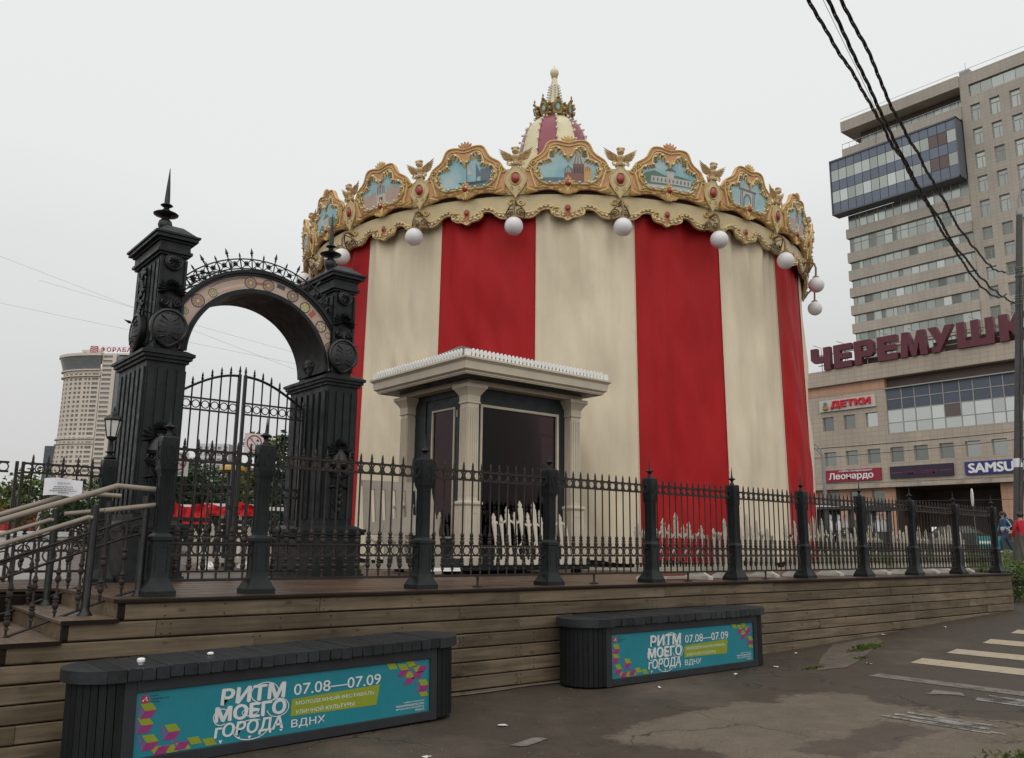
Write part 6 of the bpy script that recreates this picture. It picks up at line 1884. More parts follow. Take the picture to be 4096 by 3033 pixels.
# rooftop letters
ltr = thing('rooftop_sign', 'huge dark maroon block letters spelling ЧЕРЕМУШКИ along the mall roof edge', 'sign', (MS - 0.3, 40, 24.8))
MARO = mat('letter_maroon', (0.105, 0.018, 0.030), 0.45, 0.15, 1)
BLOCK = {
 'Ч': [[(0, 1), (.32, 1), (.32, .62), (.66, .62), (.66, 1), (1, 1), (1, 0), (.66, 0), (.66, .36), (.15, .36), (0, .5)]],
 'Е': [[(0, 0), (1, 0), (1, .26), (.36, .26), (.36, .38), (.9, .38), (.9, .62), (.36, .62), (.36, .74), (1, .74), (1, 1), (0, 1)]],
 'Р': [[(0, 0), (.36, 0), (.36, 1), (0, 1)], [(.36, .3), (.85, .3), (1, .42), (1, .53), (.36, .53)], [(.36, .77), (1, .77), (1, .88), (.85, 1), (.36, 1)], [(.66, .53), (1, .53), (1, .77), (.66, .77)]],
 'М': [[(0, 0), (.26, 0), (.30, .55), (.42, 0), (.58, 0), (.70, .55), (.74, 0), (1, 0), (.92, 1), (.66, 1), (.5, .42), (.34, 1), (.08, 1)]],
 'У': [[(.12, 0), (.42, 0), (1, 1), (.68, 1), (.5, .60), (.34, 1), (0, 1), (.36, .30), (.30, .22), (.12, .24)]],
 'Ш': [[(0, 0), (1, 0), (1, 1), (.78, 1), (.78, .26), (.61, .26), (.61, 1), (.39, 1), (.39, .26), (.22, .26), (.22, 1), (0, 1)]],
 'К': [[(0, 0), (.34, 0), (.34, .36), (.40, .36), (.64, 0), (1, 0), (.66, .52), (.98, 1), (.62, 1), (.40, .64), (.34, .64), (.34, 1), (0, 1)]],
 'И': [[(0, 0), (.3, 0), (.68, .5), (.68, 0), (1, 0), (1, 1), (.7, 1), (.32, .5), (.32, 1), (0, 1)]]}
for chx, a, c in (('Ч', 54.1, 51.3), ('Е', 50.8, 48.3), ('Р', 47.9, 45.3), ('Е', 44.8, 42.25), ('М', 41.9, 38.55), ('У', 38.4, 35.4), ('Ш', 35.05, 30.95), ('К', 30.4, 27.5), ('И', 27.0, 23.8)):
    lb = MB()
    for poly in BLOCK[chx]:
        lb.prism([(-q[0] * abs(a - c), q[1] * 3.1) for q in poly], -0.55, 0.15, 0)
    lb.build('letter', MARO, ltr, loc=(0, a - 40, 0.02))
b = MB()
for y in (53.0, 49.6, 46.6, 43.5, 40.2, 37, 33, 29, 25.5):
    b.tube([(0.3, y - 40, 0), (0.3, y - 40, 3.3), (-0.9, y - 39.6, 3.5)], 0.05, 5)
    b.tube([(1.6, y - 40, 0), (0.2, y - 40, 2.4)], 0.05, 5)
b.box(0.25, -16, 0.8, 0.35, 13.5, 0.9).box(0.25, -16, 2.2, 0.35, 13.5, 2.3)
b.build('support_frame', FRAMEG, ltr)
MB().box(1.0, -18, 0, 1.2, -1.5, 1.6).box(1.0, -1.5, 0, 1.2, 12.5, 1.0).build('roof_screen', RECD, ltr)

def board(label, y0, y1, z0, z1, m, cat='shop sign'):
    s = thing('shop_sign', label, cat, (MS - 0.02, y1, z0), 'shop signs on the mall front')
    MB().box(-0.25, y0 - y1, 0, -0.001, 0, z1 - z0).build('sign_board', m, s)
    return s
RB_ = flat('sign_crimson', (0.26, 0.012, 0.035)); DB = flat('sign_dark_violet', (0.022, 0.014, 0.035)); SB = flat('sign_blue', (0.025, 0.03, 0.16)); WB = flat('sign_cream_white', (0.52, 0.49, 0.43))
SW = flat('sign_letter_white', (0.72, 0.72, 0.72)); SR = flat('sign_letter_red', (0.55, 0.012, 0.03)); SP = flat('sign_letter_pink', (0.16, 0.03, 0.08))
s = board('white sign with red letters ДЕТКИ and a nesting doll, above the small windows', 45.85, 53.6, 19.35, 20.85, WB)
inst(text_mesh('ДЕТКИ', 'lettering', SR, 0.0, 0.12, 5.4, 1.0, 'Y', org=(-0.35, -1.75, 0.25), fat=0.07), 'lettering', s)
dl = MB().ball((-0.4, -0.95, 0.52), (0.12, 0.42, 0.40), 12, 8).ball((-0.42, -0.95, 1.02), (0.12, 0.26, 0.27), 12, 8, 1)
dl.box(-0.54, -1.30, 0.38, -0.5, -0.6, 0.50, 2).box(-0.54, -1.25, 0.62, -0.5, -0.65, 0.70, 1)
dl.build('nesting_doll', [flat('doll_orange', (0.42, 0.16, 0.05)), flat('doll_green', (0.05, 0.22, 0.2)), flat('doll_ochre', (0.45, 0.3, 0.05))], s, 60)
s = board('crimson sign with white serif word Леонардо over the ground floor windows', 45.75, 53.4, 10.1, 11.6, RB_)
inst(text_mesh('Леонардо', 'lettering', SW, 0.0, 0.02, 6.0, 1.0, 'Y', org=(-0.28, -0.65, 0.10), fat=0.03), 'lettering', s)
inst(text_mesh('хобби-гипермаркет', 'lettering', SW, 0.01, 0.02, 4.6, 0.30, 'Y', org=(-0.28, -2.0, 1.14)), 'lettering', s)
s = board('dark violet sign with dim pink lettering, between the crimson and the blue sign', 37.0, 44.6, 10.15, 11.6, DB)
inst(text_mesh('Анна Ломина', 'lettering', SP, 0.0, 0.02, 4.0, 0.55, 'Y', org=(-0.28, -1.8, 0.42)), 'lettering', s)
MB().box(-0.28, -1.6, 0.60, -0.26, -0.15, 0.72).box(-0.28, -7.45, 0.62, -0.26, -6.0, 0.74).build('text_line', SP, s)
s = board('deep blue sign with wide white Latin capitals over the dark entrance', 27.6, 35.7, 10.1, 11.6, SB)
inst(text_mesh('SAMSUNG', 'lettering', SW, 0.0, 0.02, 7.2, 1.05, 'Y', org=(-0.28, -0.45, 0.22), fat=0.07), 'lettering', s)

# office tower behind the mall
TS = 135.0
tw = thing('office_tower', 'tall beige office tower with ribbon windows and a projecting dark glass box', 'tower', (TS, 45, 1.7))
cols_w = [(43.1, 44.6), (40.15, 41.7), (37.2, 38.7), (34.2, 35.7), (31.2, 32.7)]
rws = [(69.7, 72.6), (65.6, 68.4), (61.5, 64.3), (57.5, 60.2), (53.3, 56.1), (49.5, 51.6), (46.3, 48.4), (43.0, 45.1), (39.8, 41.9), (36.6, 38.7), (33.4, 35.5), (30.2, 32.3), (27.0, 29.1)]
ops = [(a, c, e, f) for a, c in cols_w for e, f in rws] + [(29.0, 44.6, 74.2, 76.3)]
b = MB()
wall_grid(b, 26.0, 45.95, 1.5, 78.3, ops, lambda u, z, d: (TS + d, u, z), 0.5)
b.build('wall', TOWC, tw, world=True)
WFR = MB().box(-0.05, 0, 0, 0, 0.09, 1).box(-0.05, 0.91, 0, 0, 1, 1).box(-0.05, 0.09, 0, 0, 0.91, 0.06).box(-0.05, 0.09, 0.94, 0, 0.91, 1).box(-0.05, 0.09, 0.70, 0, 0.91, 0.745).box(-0.05, 0.36, 0.06, 0, 0.42, 0.70).mesh('window', FRAMEG)
WPN = [MB().box(-0.02, 0.09, 0.06, 0, 0.91, 0.94).mesh('pane', m) for m in (P_LIGHT, P_MID)]
for a, c in cols_w:
    for k, (e, f) in enumerate(rws):
        w = inst(WFR, 'window', tw, Vector((TS + 0.4, a, e)) - wl(tw))
        w.scale = (2, c - a, f - e)
        inst(WPN[1 if rg.random() < (0.2 + 0.08 * k) else 0], 'pane', w)
for i in range(9):
    y = 44.6 - 1.73 * i
    MB().box(TS + 0.4, y - 1.68, 74.25, TS + 0.5, y, 76.25).build('pane', P_LIGHT, tw, world=True)
# left part: bands and ribbon windows
YL, YR = 66.8, 45.95
bands = [(55.9, 57.6), (51.4, 53.2), (48.1, 49.9), (45.0, 46.7), (41.8, 43.5), (38.5, 40.2), (35.2, 36.9), (31.9, 33.6), (28.6, 30.3), (25.3, 27.0)]
rbn = [(57.6, 60.2), (53.2, 55.9), (49.9, 51.4), (46.7, 48.1), (43.5, 45.0), (40.2, 41.8), (36.9, 38.5), (33.6, 35.2), (30.3, 31.9), (27.0, 28.6)]
for z0, z1 in bands: MB().box(TS - 0.35, YR, z0, TS + 18, YL + 0.3, z1).build('spandrel', TOWC, tw, world=True)
MB().box(TS + 0.4, YR, 1.5, TS + 18, YL - 0.2, 60.3).build('tower_core', RECD, tw, world=True)
MB().box(TS - 0.35, YR, 1.5, TS + 18, YL, 25.3).build('podium', TOWC, tw, world=True)
for z0, z1 in rbn:
    y = YL - 0.1
    fb = MB()
    while y > YR + 0.4:
        w = rg.choice((1.35, 1.35, 1.45, 0.7))
        y2 = max(y - w, YR)
        m = P_LIGHT if rg.random() < 0.76 else (P_MID if rg.random() < 0.75 else P_BRIGHT)
        MB().box(TS + 0.12, y2 + 0.05, z0, TS + 0.2, y - 0.05, z1).build('pane', m, tw, world=True)
        fb.box(TS + 0.05, y2 - 0.05, z0, TS + 0.25, y2 + 0.05, z1)
        y = y2
    if z1 - z0 > 2: fb.box(TS + 0.05, YR, (z0 + z1) / 2 + 0.3, TS + 0.24, YL - 0.1, (z0 + z1) / 2 + 0.38)
    fb.build('mullion', FRAMEG, tw, world=True)
    MB().box(TS + 0.12, YL - 0.1, z0, TS + 16, YL - 0.05, z1).build('pane', P_LIGHT, tw, world=True)
# projecting glass box
BX = TS - 2.2
MB().box(BX, 46.2, 60.2, TS, 68.3, 60.5).box(BX - 0.15, 46.1, 60.2, BX, 68.4, 60.45).box(BX - 0.15, 46.1, 70.25, TS, 68.4, 70.55).box(BX - 0.15, 46.1, 60.2, TS, 46.3, 70.5).box(BX - 0.15, 68.25, 60.2, TS, 68.4, 70.5).build('glass_box_frame', mat('box_frame', (0.10, 0.11, 0.13), 0.4, 0.1, 1), tw, world=True)
MB().box(BX + 0.15, 46.3, 60.5, TS, 68.2, 70.3).build('glass_box', P_NAVY, tw, world=True)
P_NAVYT = pane_mat('pane_steel_blue', (0.145, 0.168, 0.212), 0.35, 0.35, 0.08)
strips = [(68.6, 70.25, P_NAVYT), (66.45, 68.6, P_LIGHT), (64.6, 66.45, P_NAVYT), (62.4, 64.6, P_LIGHT), (60.5, 62.4, P_NAVYT)]
for k, (z0, z1, m) in enumerate(strips):
    n = 15; d = (68.2 - 46.3) / n
    for i in range(n):
        mm = m
        if k in (1, 3) and i in (12, 13) : mm = P_TAUPE
        elif k == 3 and rg.random() < 0.3: mm = P_BRIGHT
        MB().box(BX + 0.02, 68.2 - d * (i + 1) + 0.05, z0 + 0.04, BX + 0.12, 68.2 - d * i - 0.05, z1 - 0.04).build('pane', mm, tw, world=True)
# top slabs with open galleries
MB().box(TS - 0.4, YR, 70.6, TS + 18, YL, 72.9).box(TS - 0.4, YR, 76.3, TS + 18, YL, 78.3).build('roof_slab', TOWC, tw, world=True)
for z0, z1 in ((72.9, 76.3),):
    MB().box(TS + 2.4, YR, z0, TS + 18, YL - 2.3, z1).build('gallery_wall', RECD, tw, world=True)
    for i in range(14):
        y = 64.4 - 1.32 * i
        MB().box(TS + 2.3, y - 1.26, 73.6, TS + 2.38, y, 75.3).build('pane', P_LIGHT, tw, world=True)
b = MB()
for i in range(16): b.box(TS - 0.35, YL - 0.1 - 1.35 * i, 72.9, TS - 0.30, YL - 0.04 - 1.35 * i, 73.9)
b.box(TS - 0.36, YR, 73.85, TS - 0.28, YL, 73.92)
b.build('gallery_railing', FRAMEG, tw, world=True)
MB().box(TS, 26.0, 78.3, TS + 18, 45.95, 78.32).box(TS + 18, 26, 1.5, TS + 18.1, YL, 78.3).build('roof', ROOFG, tw, world=True)
MB().box(TS - 0.3, 26, 78.9, TS - 0.25, YL, 78.95).box(TS + 0.2, 44.3, 78.3, TS + 1.5, 45.9, 79.1).lathe([(0.04, 78.3), (0.04, 80.6)], 5, (TS + 0.6, 45, 0)).build('roof_railing', FRAMEG, tw, world=True)

# ---------------------------------------------------------------- far towers on the left (placed in axes along the view)
VX_ = Vector((0.7732, -0.6342, 0)); VY_ = Vector((0.6342, 0.7732, 0))
def vpt(x, y, z=0.0):
    """x to the right of the view, y ahead of the camera foot"""
    return Vector((CAM.x, CAM.y, 0)) + VX_ * x + VY_ * y + Vector((0, 0, z))
RZV = math.atan2(VX_.y, VX_.x)
FT = mat('far_tower_cream', (0.53, 0.475, 0.405), 0.7, 0.06, 0.05); FG = mat('far_dark_glass', (0.12, 0.13, 0.125), 0.3, 0.15, 0.3); FW = mat('far_window', (0.20, 0.185, 0.17), 0.4, 0.2, 0.5, rnd=0.25)  # cream and window tones paled to stand in for haze
ft = thing('round_tower', 'far cream high-rise with a curved front, flared dark glass top and red roof sign', 'tower', vpt(-244, 490, 1.5), rz=RZV)
# local: x right, y away, z up from 1.5
Lx = lambda x: x + 244
RXE, RYE = 27.5, 14.0
ccx, ccy = Lx(-235.4), 5.0
def curve(u, z, d):
    """u in 0..1 round the quarter front, d inwards"""
    a = PI + (PI / 2) * u
    fl = 0.0
    if z > 92: fl = 3.0 * ((z - 92) / 12.0) ** 1.4
    if z < 62: fl = 0.9 * (62 - z) / 20
    return (ccx + (RXE + fl - d) * cos(a), ccy + (RYE + fl * 0.6 - d) * sin(a), z)
def u_at(f):
    best = (9, 0)
    for i in range(160, 1001):
        u = i / 1000; p = curve(u, 80, 0)
        r = (p[0] - 244) / (p[1] + 490)
        g = (r + 0.5335) / (0.5335 - 0.4894)
        if abs(g - f) < best[0]: best = (abs(g - f), u)
    return best[1]
ops = []
zrows = [94.0 - 2.62 * k - (0.0) for k in range(33)]
fcol = [0.035, 0.115, 0.225, 0.35, 0.465, 0.61, 0.71, 0.865]
fwid = [0.018, 0.026, 0.034, 0.038, 0.040, 0.033, 0.033, 0.085]
ucol = [(u_at(f - w) + u_at(f + w)) / 2 for f, w in zip(fcol, fwid)]
uw = [max(0.01, (u_at(f + w) - u_at(f - w)) / 2) for f, w in zip(fcol, fwid)]
b = MB(); WINS = []
for zt in zrows:
    for k, u in enumerate(ucol):
        if zt - 1.6 > 4: ops.append((u - uw[k], u + uw[k], zt - 1.55, zt - 0.1))
fine = sorted({0.0, 1.0} | {i / 24 for i in range(25)})
wall_grid(b, 0.0, 1.0, 0.0, 96.0, ops + [], lambda u, z, d: curve(u, z, d), 0.6)
b.build('curved_wall', FT, ft)
wrow = {}
for k, u in enumerate(ucol):
    p0 = curve(u - uw[k], 80, 0.5); p1 = curve(u + uw[k], 80, 0.5)
    wm = MB().add([(p0[0], p0[1], 0), (p1[0], p1[1], 0), (p1[0], p1[1], 1.45), (p0[0], p0[1], 1.45)], [(0, 1, 2, 3)]).mesh('window', FW)
    for zt in zrows:
        if zt - 1.6 > 36:
            q = curve(u, zt, 0.5); q0 = curve(u, 80, 0.5)
            inst(wm, 'window', ft, (q[0] - q0[0], q[1] - q0[1], zt - 1.55))
core_ = MB()
vs = []
for z in (0, 95):
    vs += [curve(i / 16, z if z else 70, 0.9)[:2] + (z,) for i in range(17)] + [(ccx, ccy + 10, z)]
core_.add(vs, [(i, (i + 1) % 18, 18 + (i + 1) % 18, 18 + i) for i in range(18)] + [tuple(range(18, 36))])
core_.build('tower_core', FT, ft)
gt = MB(); vs = []
for z in (96.0, 98.5, 101.0, 104.0):
    vs += [curve(i / 24, z, 0) for i in range(25)]
gt.add(vs, [(j * 25 + i, j * 25 + i + 1, (j + 1) * 25 + i + 1, (j + 1) * 25 + i) for j in range(3) for i in range(24)])
gt.build('glass_crown', FG, ft)
for z0, z1, dd in ((104.0, 105.6, -0.5), (95.6, 96.3, -1.0), (92.2, 92.8, -1.2), (56.2, 56.8, -1.0), (53.4, 53.9, -0.8)):
    g_ = MB(); vs = []
    for z in (z0, z1):
        vs += [curve(i / 24, z0, dd)[:2] + (z,) for i in range(25)]
        vs += [curve(i / 24, z0, 1.2)[:2] + (z,) for i in reversed(range(25))]
    n = 50
    g_.add(vs, [(i, (i + 1) % n, n + (i + 1) % n, n + i) for i in range(n)] + [tuple(range(n)), tuple(range(n, 2 * n))])
    g_.build('cornice', FT, ft)
# flat strip with wide windows, plain corner, dark side
yF = ccy - RYE - 0.2
b = MB()
wall_grid(b, Lx(-235.0), Lx(-227.2), 0.0, 105.6, [(Lx(-234.5), Lx(-229.3), zt - 1.45, zt - 0.0) for zt in [104.3 - 2.66 * k for k in range(37)]], lambda u, z, d: (u, yF + d, z), 0.5)
b.build('strip_wall', FT, ft)
sw = MB().box(0, 0, 0, 5.2, 0.1, 1.45).mesh('window', FW)
for k in range(27): inst(sw, 'window', ft, (Lx(-234.5), yF + 0.45, 104.3 - 2.66 * k - 1.45))
MB().box(Lx(-235.4), yF + 0.6, 0, Lx(-227.2), yF + 12, 105.5).build('strip_core', FT, ft)
MB().box(Lx(-227.19), yF + 0.6, 0, Lx(-205), yF + 20, 104).build('dark_side', FG, ft)
MB().box(Lx(-257), yF + 3.0, 105.4, Lx(-205), yF + 30, 105.7).build('roof', FT, ft)
ph = MB().box(Lx(-252.5), yF + 10, 105.6, Lx(-243.0), yF + 18, 109.8)
ph.build('penthouse', FT, ft)
MB().box(Lx(-251.2), yF + 9.9, 107.2, Lx(-250.2), yF + 10.0, 108.6).build('window', FW, ft)
MB().box(Lx(-247.8), yF + 9.9, 107.2, Lx(-246.8), yF + 10.0, 108.6).build('window', FW, ft)
MB().ball((Lx(-246.6), yF + 13, 110.2), (2.7, 2.7, 3.0), 14, 8).build('radome', mat('radome_white', (0.5, 0.5, 0.5), 0.5, 0.05, 1), ft, 60)
fs_ = thing('roof_sign', 'red roof sign with a striped square emblem on the far cream tower', 'sign', vpt(-243.3, 482, 107.2), rz=RZV)
FRED = flat('far_sign_red', (0.36, 0.03, 0.055)); FWH = flat('far_sign_white', (0.6, 0.55, 0.55))
MB().box(0, 0, 0, 4.3, 0.3, 4.4).build('emblem', FRED, fs_)
b = MB()
for k in range(3):
    z = 0.8 + 1.15 * k
    for i in range(8):
        x = 0.35 + 0.45 * i; zz = lambda x: z + 0.5 * sin((x - 0.3) / 3.7 * PI) * 1.1
        b.add([(x, -0.05, zz(x)), (x + 0.45, -0.05, zz(x + 0.45)), (x + 0.45, -0.05, zz(x + 0.45) + 0.45), (x, -0.05, zz(x) + 0.45)], [(0, 1, 2, 3)])
b.build('emblem_stripe', FWH, fs_)
inst(text_mesh('ФОРАБАНК', 'lettering', FRED, 0.02, 0.15, 24.0, 2.9, org=(5.9, 0, 0.9), spacing=1.15), 'lettering', fs_)
MB().box(5.5, 0.4, 0.0, 30, 0.6, 0.25).box(5.5, 0.4, 4.0, 30, 0.5, 4.1).build('sign_frame', FRED, fs_)

dk = thing('glass_office_block', 'dark glass office block left of the far cream tower', 'building', vpt(-264, 495, 1.5), rz=RZV)
DG = mat('far_navy_glass', (0.055, 0.065, 0.075), 0.35, 0.2, 0.3)
b = MB().prism([(-8.0, 4), (-4, -4), (16, -4), (16, 16), (-8, 16)], 0, 53.0, 2)
b.build('glass_wall', DG, dk)
fl = MB()
for k in range(18): fl.prism([(-8.1, 4), (-4.05, -4.1), (16.1, -4.1), (16.1, 16), (-8.1, 16)], 3.0 * k, 3.0 * k + 0.4, 2)
fl.build('floor_band', mat('far_navy_band', (0.085, 0.095, 0.105), 0.5, 0.1, 0.3), dk)
MB().box(2, 2, 53, 14, 10, 54.8).box(-3, 5, 53, 1, 8, 53.9).build('roof_plant', DG, dk)

# pale slab blocks far behind the gate
def slab_block(label, x, y, w, h, seed):
    t = thing('apartment_block', label, 'building', vpt(x, y, 1.0), 'far white apartment blocks', rz=RZV)
    nx_, nz_ = int(w / 3.2), int(h / 3.0)
    ops = [(i * 3.2 + 0.6, i * 3.2 + 2.6, k * 3.0 + 0.9, k * 3.0 + 2.5) for i in range(nx_) for k in range(nz_)]
    b = MB(); wall_grid(b, 0, nx_ * 3.2, 0, nz_ * 3.0 + 1.0, ops, lambda u, z, d: (u, d, z), 0.4); b.build('wall', FAR_W, t)
    MB().box(0.01, 0.5, 0, nx_ * 3.2 - 0.01, 12, nz_ * 3.0 + 0.9).build('block_core', FW, t)
    wm = MB().box(0, 0.30, 0, 2.0, 0.38, 1.6).mesh('window', FW)
    for o in ops:
        if o[2] > 6: inst(wm, 'window', t, (o[0], 0, o[2]))
FAR_W = mat('far_white_wall', (0.50, 0.51, 0.53), 0.7, 0.05, 0.1)
slab_block('far white apartment block seen through the gate bars, taller one', -158, 430, 16, 50, 1)
slab_block('far white apartment block seen through the gate bars, lower one at its left', -178, 440, 16, 42, 2)
# ---------------------------------------------------------------- trees, bushes, weeds
BARK = mat('bark', (0.06, 0.048, 0.038), 0.85, 0.3, 4, 0.5, 20)
LV1 = leaf_mat('leaf_green', (0.050, 0.082, 0.022)); LV2 = leaf_mat('leaf_dark', (0.030, 0.058, 0.024)); LV3 = leaf_mat('leaf_yellow_green', (0.105, 0.120, 0.028)); LVC = leaf_mat('conifer_green', (0.028, 0.052, 0.026))
def leaf_cloud(b, centers, n, size, rg, flat_=0.5):
    """n small leaf faces spread through ellipsoid clumps (cx, cy, cz, rx, ry, rz)"""
    tot = sum(c[3] * c[4] * c[5] for c in centers)
    vs = []; fs = []
    for c in centers:
        k = max(8, int(n * c[3] * c[4] * c[5] / tot))
        for _ in range(k):
            d = Vector((rg.gauss(0, 1), rg.gauss(0, 1), rg.gauss(0, 1))).normalized() * (rg.random() ** 0.45)
            p = Vector((c[0] + d.x * c[3], c[1] + d.y * c[4], c[2] + d.z * c[5]))
            a = Vector((rg.gauss(0, 1), rg.gauss(0, 1), rg.gauss(0, flat_))).normalized()
            q = a.cross(Vector((rg.gauss(0, 1), rg.gauss(0, 1), rg.gauss(0, 1)))).normalized()
            s = size * rg.uniform(0.6, 1.3)
            i = len(vs)
            vs += [p - a * s, p + q * s * 0.5, p + a * s, p - q * s * 0.5]
            fs.append((i, i + 1, i + 2, i + 3))
    b.add(vs, fs)
def tree(label, x, y, h, w, m, seed, conifer=False, n=2600, size=0.16, grp='trees on the square beyond the gate'):
    rg = random.Random(seed)
    z = gz(x, y)
    t = thing('conifer_tree' if conifer else 'leafy_tree', label, 'tree', (x, y, z), grp)
    tb = MB()
    tb.tube([(0, 0, -0.2), (0.03 * h * rg.uniform(-1, 1), 0, h * 0.3), (0.05 * h * rg.uniform(-1, 1), 0.02 * h, h * 0.75)], [h * 0.03, h * 0.022, h * 0.008], 8)
    cl = []
    if conifer:
        for k in range(12):
            f = k / 11
            r = w * 0.5 * (1 - f) + 0.12
            cl.append((rg.uniform(-0.1, 0.1), rg.uniform(-0.1, 0.1), h * (0.12 + 0.84 * f), r, r, h * 0.07))
            for q in range(4):
                a = rg.uniform(0, 6.28); cl.append((cos(a) * r * 0.9, sin(a) * r * 0.9, h * (0.10 + 0.84 * f), r * 0.4, r * 0.4, h * 0.04))
    else:
        for k in range(18):
            a = rg.uniform(0, 6.28); rr = w * 0.5 * math.sqrt(rg.random()) * 0.85; zz = h * rg.uniform(0.34, 0.92)
            k2 = 1 - abs(zz / h - 0.6) * 1.3
            s = w * rg.uniform(0.12, 0.22)
            cl.append((cos(a) * rr * k2, sin(a) * rr * k2, zz, s, s, s * 0.75))
            if k < 7: tb.tube([(0, 0, h * rg.uniform(0.25, 0.5)), (cos(a) * rr * k2 * 0.6, sin(a) * rr * k2 * 0.6, zz * 0.85), (cos(a) * rr * k2, sin(a) * rr * k2, zz)], [h * 0.012, h * 0.008, h * 0.003], 5)
    tb.build('trunk', BARK, t, 60)
    c = MB(); leaf_cloud(c, cl, n, size, rg); c.build('crown', m, t)
    return t
def vxy(px, dist):
    """ground position from a column of the view (2231 px wide) and distance ahead"""
    p = vpt((px - 1115.5) / 1865.0 * dist, dist); return p.x, p.y
specs = [(408, 52, 5.6, 5.0, LV2, 'dark leafy tree behind the left gate leaf, leftmost through the bars', False), (452, 60, 5.4, 5.5, LV1, 'mid green leafy tree under the white apartment block, seen through the gate', False),
         (500, 55, 4.6, 5.0, LV2, 'low dark leafy tree behind the gate lock', False), (556, 58, 6.2, 5.5, LV1, 'mid green leafy tree behind the second fence post', False),
         (588, 45, 6.4, 4.2, LV3, 'yellowish leafy tree left of the dark conifer', False), (620, 42, 6.0, 3.6, LVC, 'dark pointed conifer beside the right gate pillar', True),
         (660, 50, 5.6, 4.0, LVC, 'second dark conifer half hidden behind the right gate pillar', True),
         (150, 48, 3.8, 5.0, LV2, 'dark leafy tree behind the potted shrub left of the gateway', False), (250, 62, 5.0, 6.0, LV1, 'leafy tree hidden low behind the left gate pillar', False), (20, 70, 3.6, 7.0, LV2, 'low leafy tree at the far left behind the iron fence', False)]
for k, (px, d, h, w, m, lb, co) in enumerate(specs):
    x, y = vxy(px, d)
    tree(lb, x, y, h, w, m, 50 + k, co)
# low dark tree line closing the square
tl = MB(); rg = random.Random(9)
cl = []
for k in range(60):
    px = rg.uniform(-150, 760); d = rg.uniform(95, 130); x, y = vxy(px, d)
    cl.append((x, y, gz(x, y) + rg.uniform(0.6, 2.2), rg.uniform(2, 4), rg.uniform(2, 4), rg.uniform(1.0, 2.0)))
leaf_cloud(tl, cl, 9000, 0.35, rg)
tl.build('tree_line', LV2)['kind'] = 'stuff'

# potted shrub in a white planter behind the left fence
x, y = -1.15, 4.6
pp_ = thing('potted_shrub', 'green shrub in a white square planter behind the left iron fence', 'planter', (x, y, DZ))
MB().lathe([(0.40, 0), (0.42, 0.5), (0.45, 0.5), (0.45, 0.56), (0.40, 0.56), (0.38, 0.50)], sq=True).build('planter', WHITE_P, pp_)
rg = random.Random(4); c = MB()
leaf_cloud(c, [(rg.uniform(-0.35, 0.35), rg.uniform(-0.3, 0.3), rg.uniform(0.65, 1.2), rg.uniform(0.15, 0.3), 0.25, rg.uniform(0.15, 0.25)) for _ in range(14)], 1700, 0.035, rg)
c.build('foliage', leaf_mat('shrub_leaf', (0.075, 0.105, 0.022)), pp_)
st_ = MB()
for k in range(7):
    a = k * 0.9; st_.tube([(0.05 * cos(a), 0.05 * sin(a), 0.5), (0.2 * cos(a), 0.2 * sin(a), 0.85), (0.28 * cos(a), 0.28 * sin(a), 1.15)], 0.008, 4)
st_.build('stem', BARK, pp_)

# hedge at the right end of the deck
hd = thing('hedge', 'rough green hedge at the right end of the plank wall', 'hedge', (18.3, 0.75, gz(18.3, 0.75)))
rg = random.Random(14); c = MB(); cl = []
for k in range(46):
    x = rg.uniform(-1.3, 2.6); y = rg.uniform(-0.55, 0.55); f = min(1, 0.35 + (x + 1.3) * 0.5)
    zt = rg.uniform(0.05, 0.72) * f
    cl.append((x, y, zt + gz(18.3 + x, 0.75 + y) - gz(18.3, 0.75), rg.uniform(0.16, 0.30), 0.22, rg.uniform(0.12, 0.22)))
leaf_cloud(c, cl, 4200, 0.045, rg)
c.build('foliage', leaf_mat('hedge_leaf', (0.052, 0.085, 0.018)), hd)
st_ = MB()
for k in range(26):
    x = rg.uniform(-1.1, 2.5); y = rg.uniform(-0.4, 0.4); st_.tube([(x, y, -0.2), (x + rg.uniform(-0.1, 0.1), y, 0.3), (x + rg.uniform(-0.2, 0.2), y + rg.uniform(-0.1, 0.1), 0.62)], [0.012, 0.008, 0.004], 4)
st_.build('stem', BARK, hd)

# weeds in the cracks, grass tuft at lower right
WEED = leaf_mat('weed_green', (0.085, 0.115, 0.025))
def weed(name, x, y, rx, ry, n, h, seed):
    rg = random.Random(seed); b = MB(); vs = []; fs = []
    for k in range(n):
        px, py = rg.gauss(0, 1) * rx * 0.5, rg.gauss(0, 1) * ry * 0.5
        a = rg.uniform(0, 6.28); l = h * rg.uniform(0.4, 1.2); d = Vector((cos(a), sin(a), 0)); s = Vector((-sin(a), cos(a), 0)) * 0.006
        p = Vector((x + px, y + py, gz(x + px, y + py) - 0.003)); i = len(vs)
        q = p + d * l * 0.45 + Vector((0, 0, l * 0.6)); e = p + d * l + Vector((0, 0, l * rg.uniform(0.25, 0.9)))
        vs += [p - s, p + s, q + s * 0.8, e, q - s * 0.8]; fs.append((i, i + 1, i + 2, i + 3, i + 4))
    b.add(vs, fs); o = b.build(name, WEED); o['kind'] = 'stuff'
    return o
weed('weeds', 9.1, -0.62, 0.35, 0.10, 260, 0.06, 1); weed('weeds', 8.7, -0.72, 0.30, 0.07, 160, 0.05, 2); weed('weeds', 7.95, -1.10, 0.16, 0.05, 70, 0.04, 3); weed('weeds', 6.68, -1.19, 0.20, 0.05, 110, 0.04, 4)
weed('grass', 3.62, -4.80, 0.5, 0.22, 900, 0.06, 5)
b = MB(); rg = random.Random(6)
vs = []; fs = []
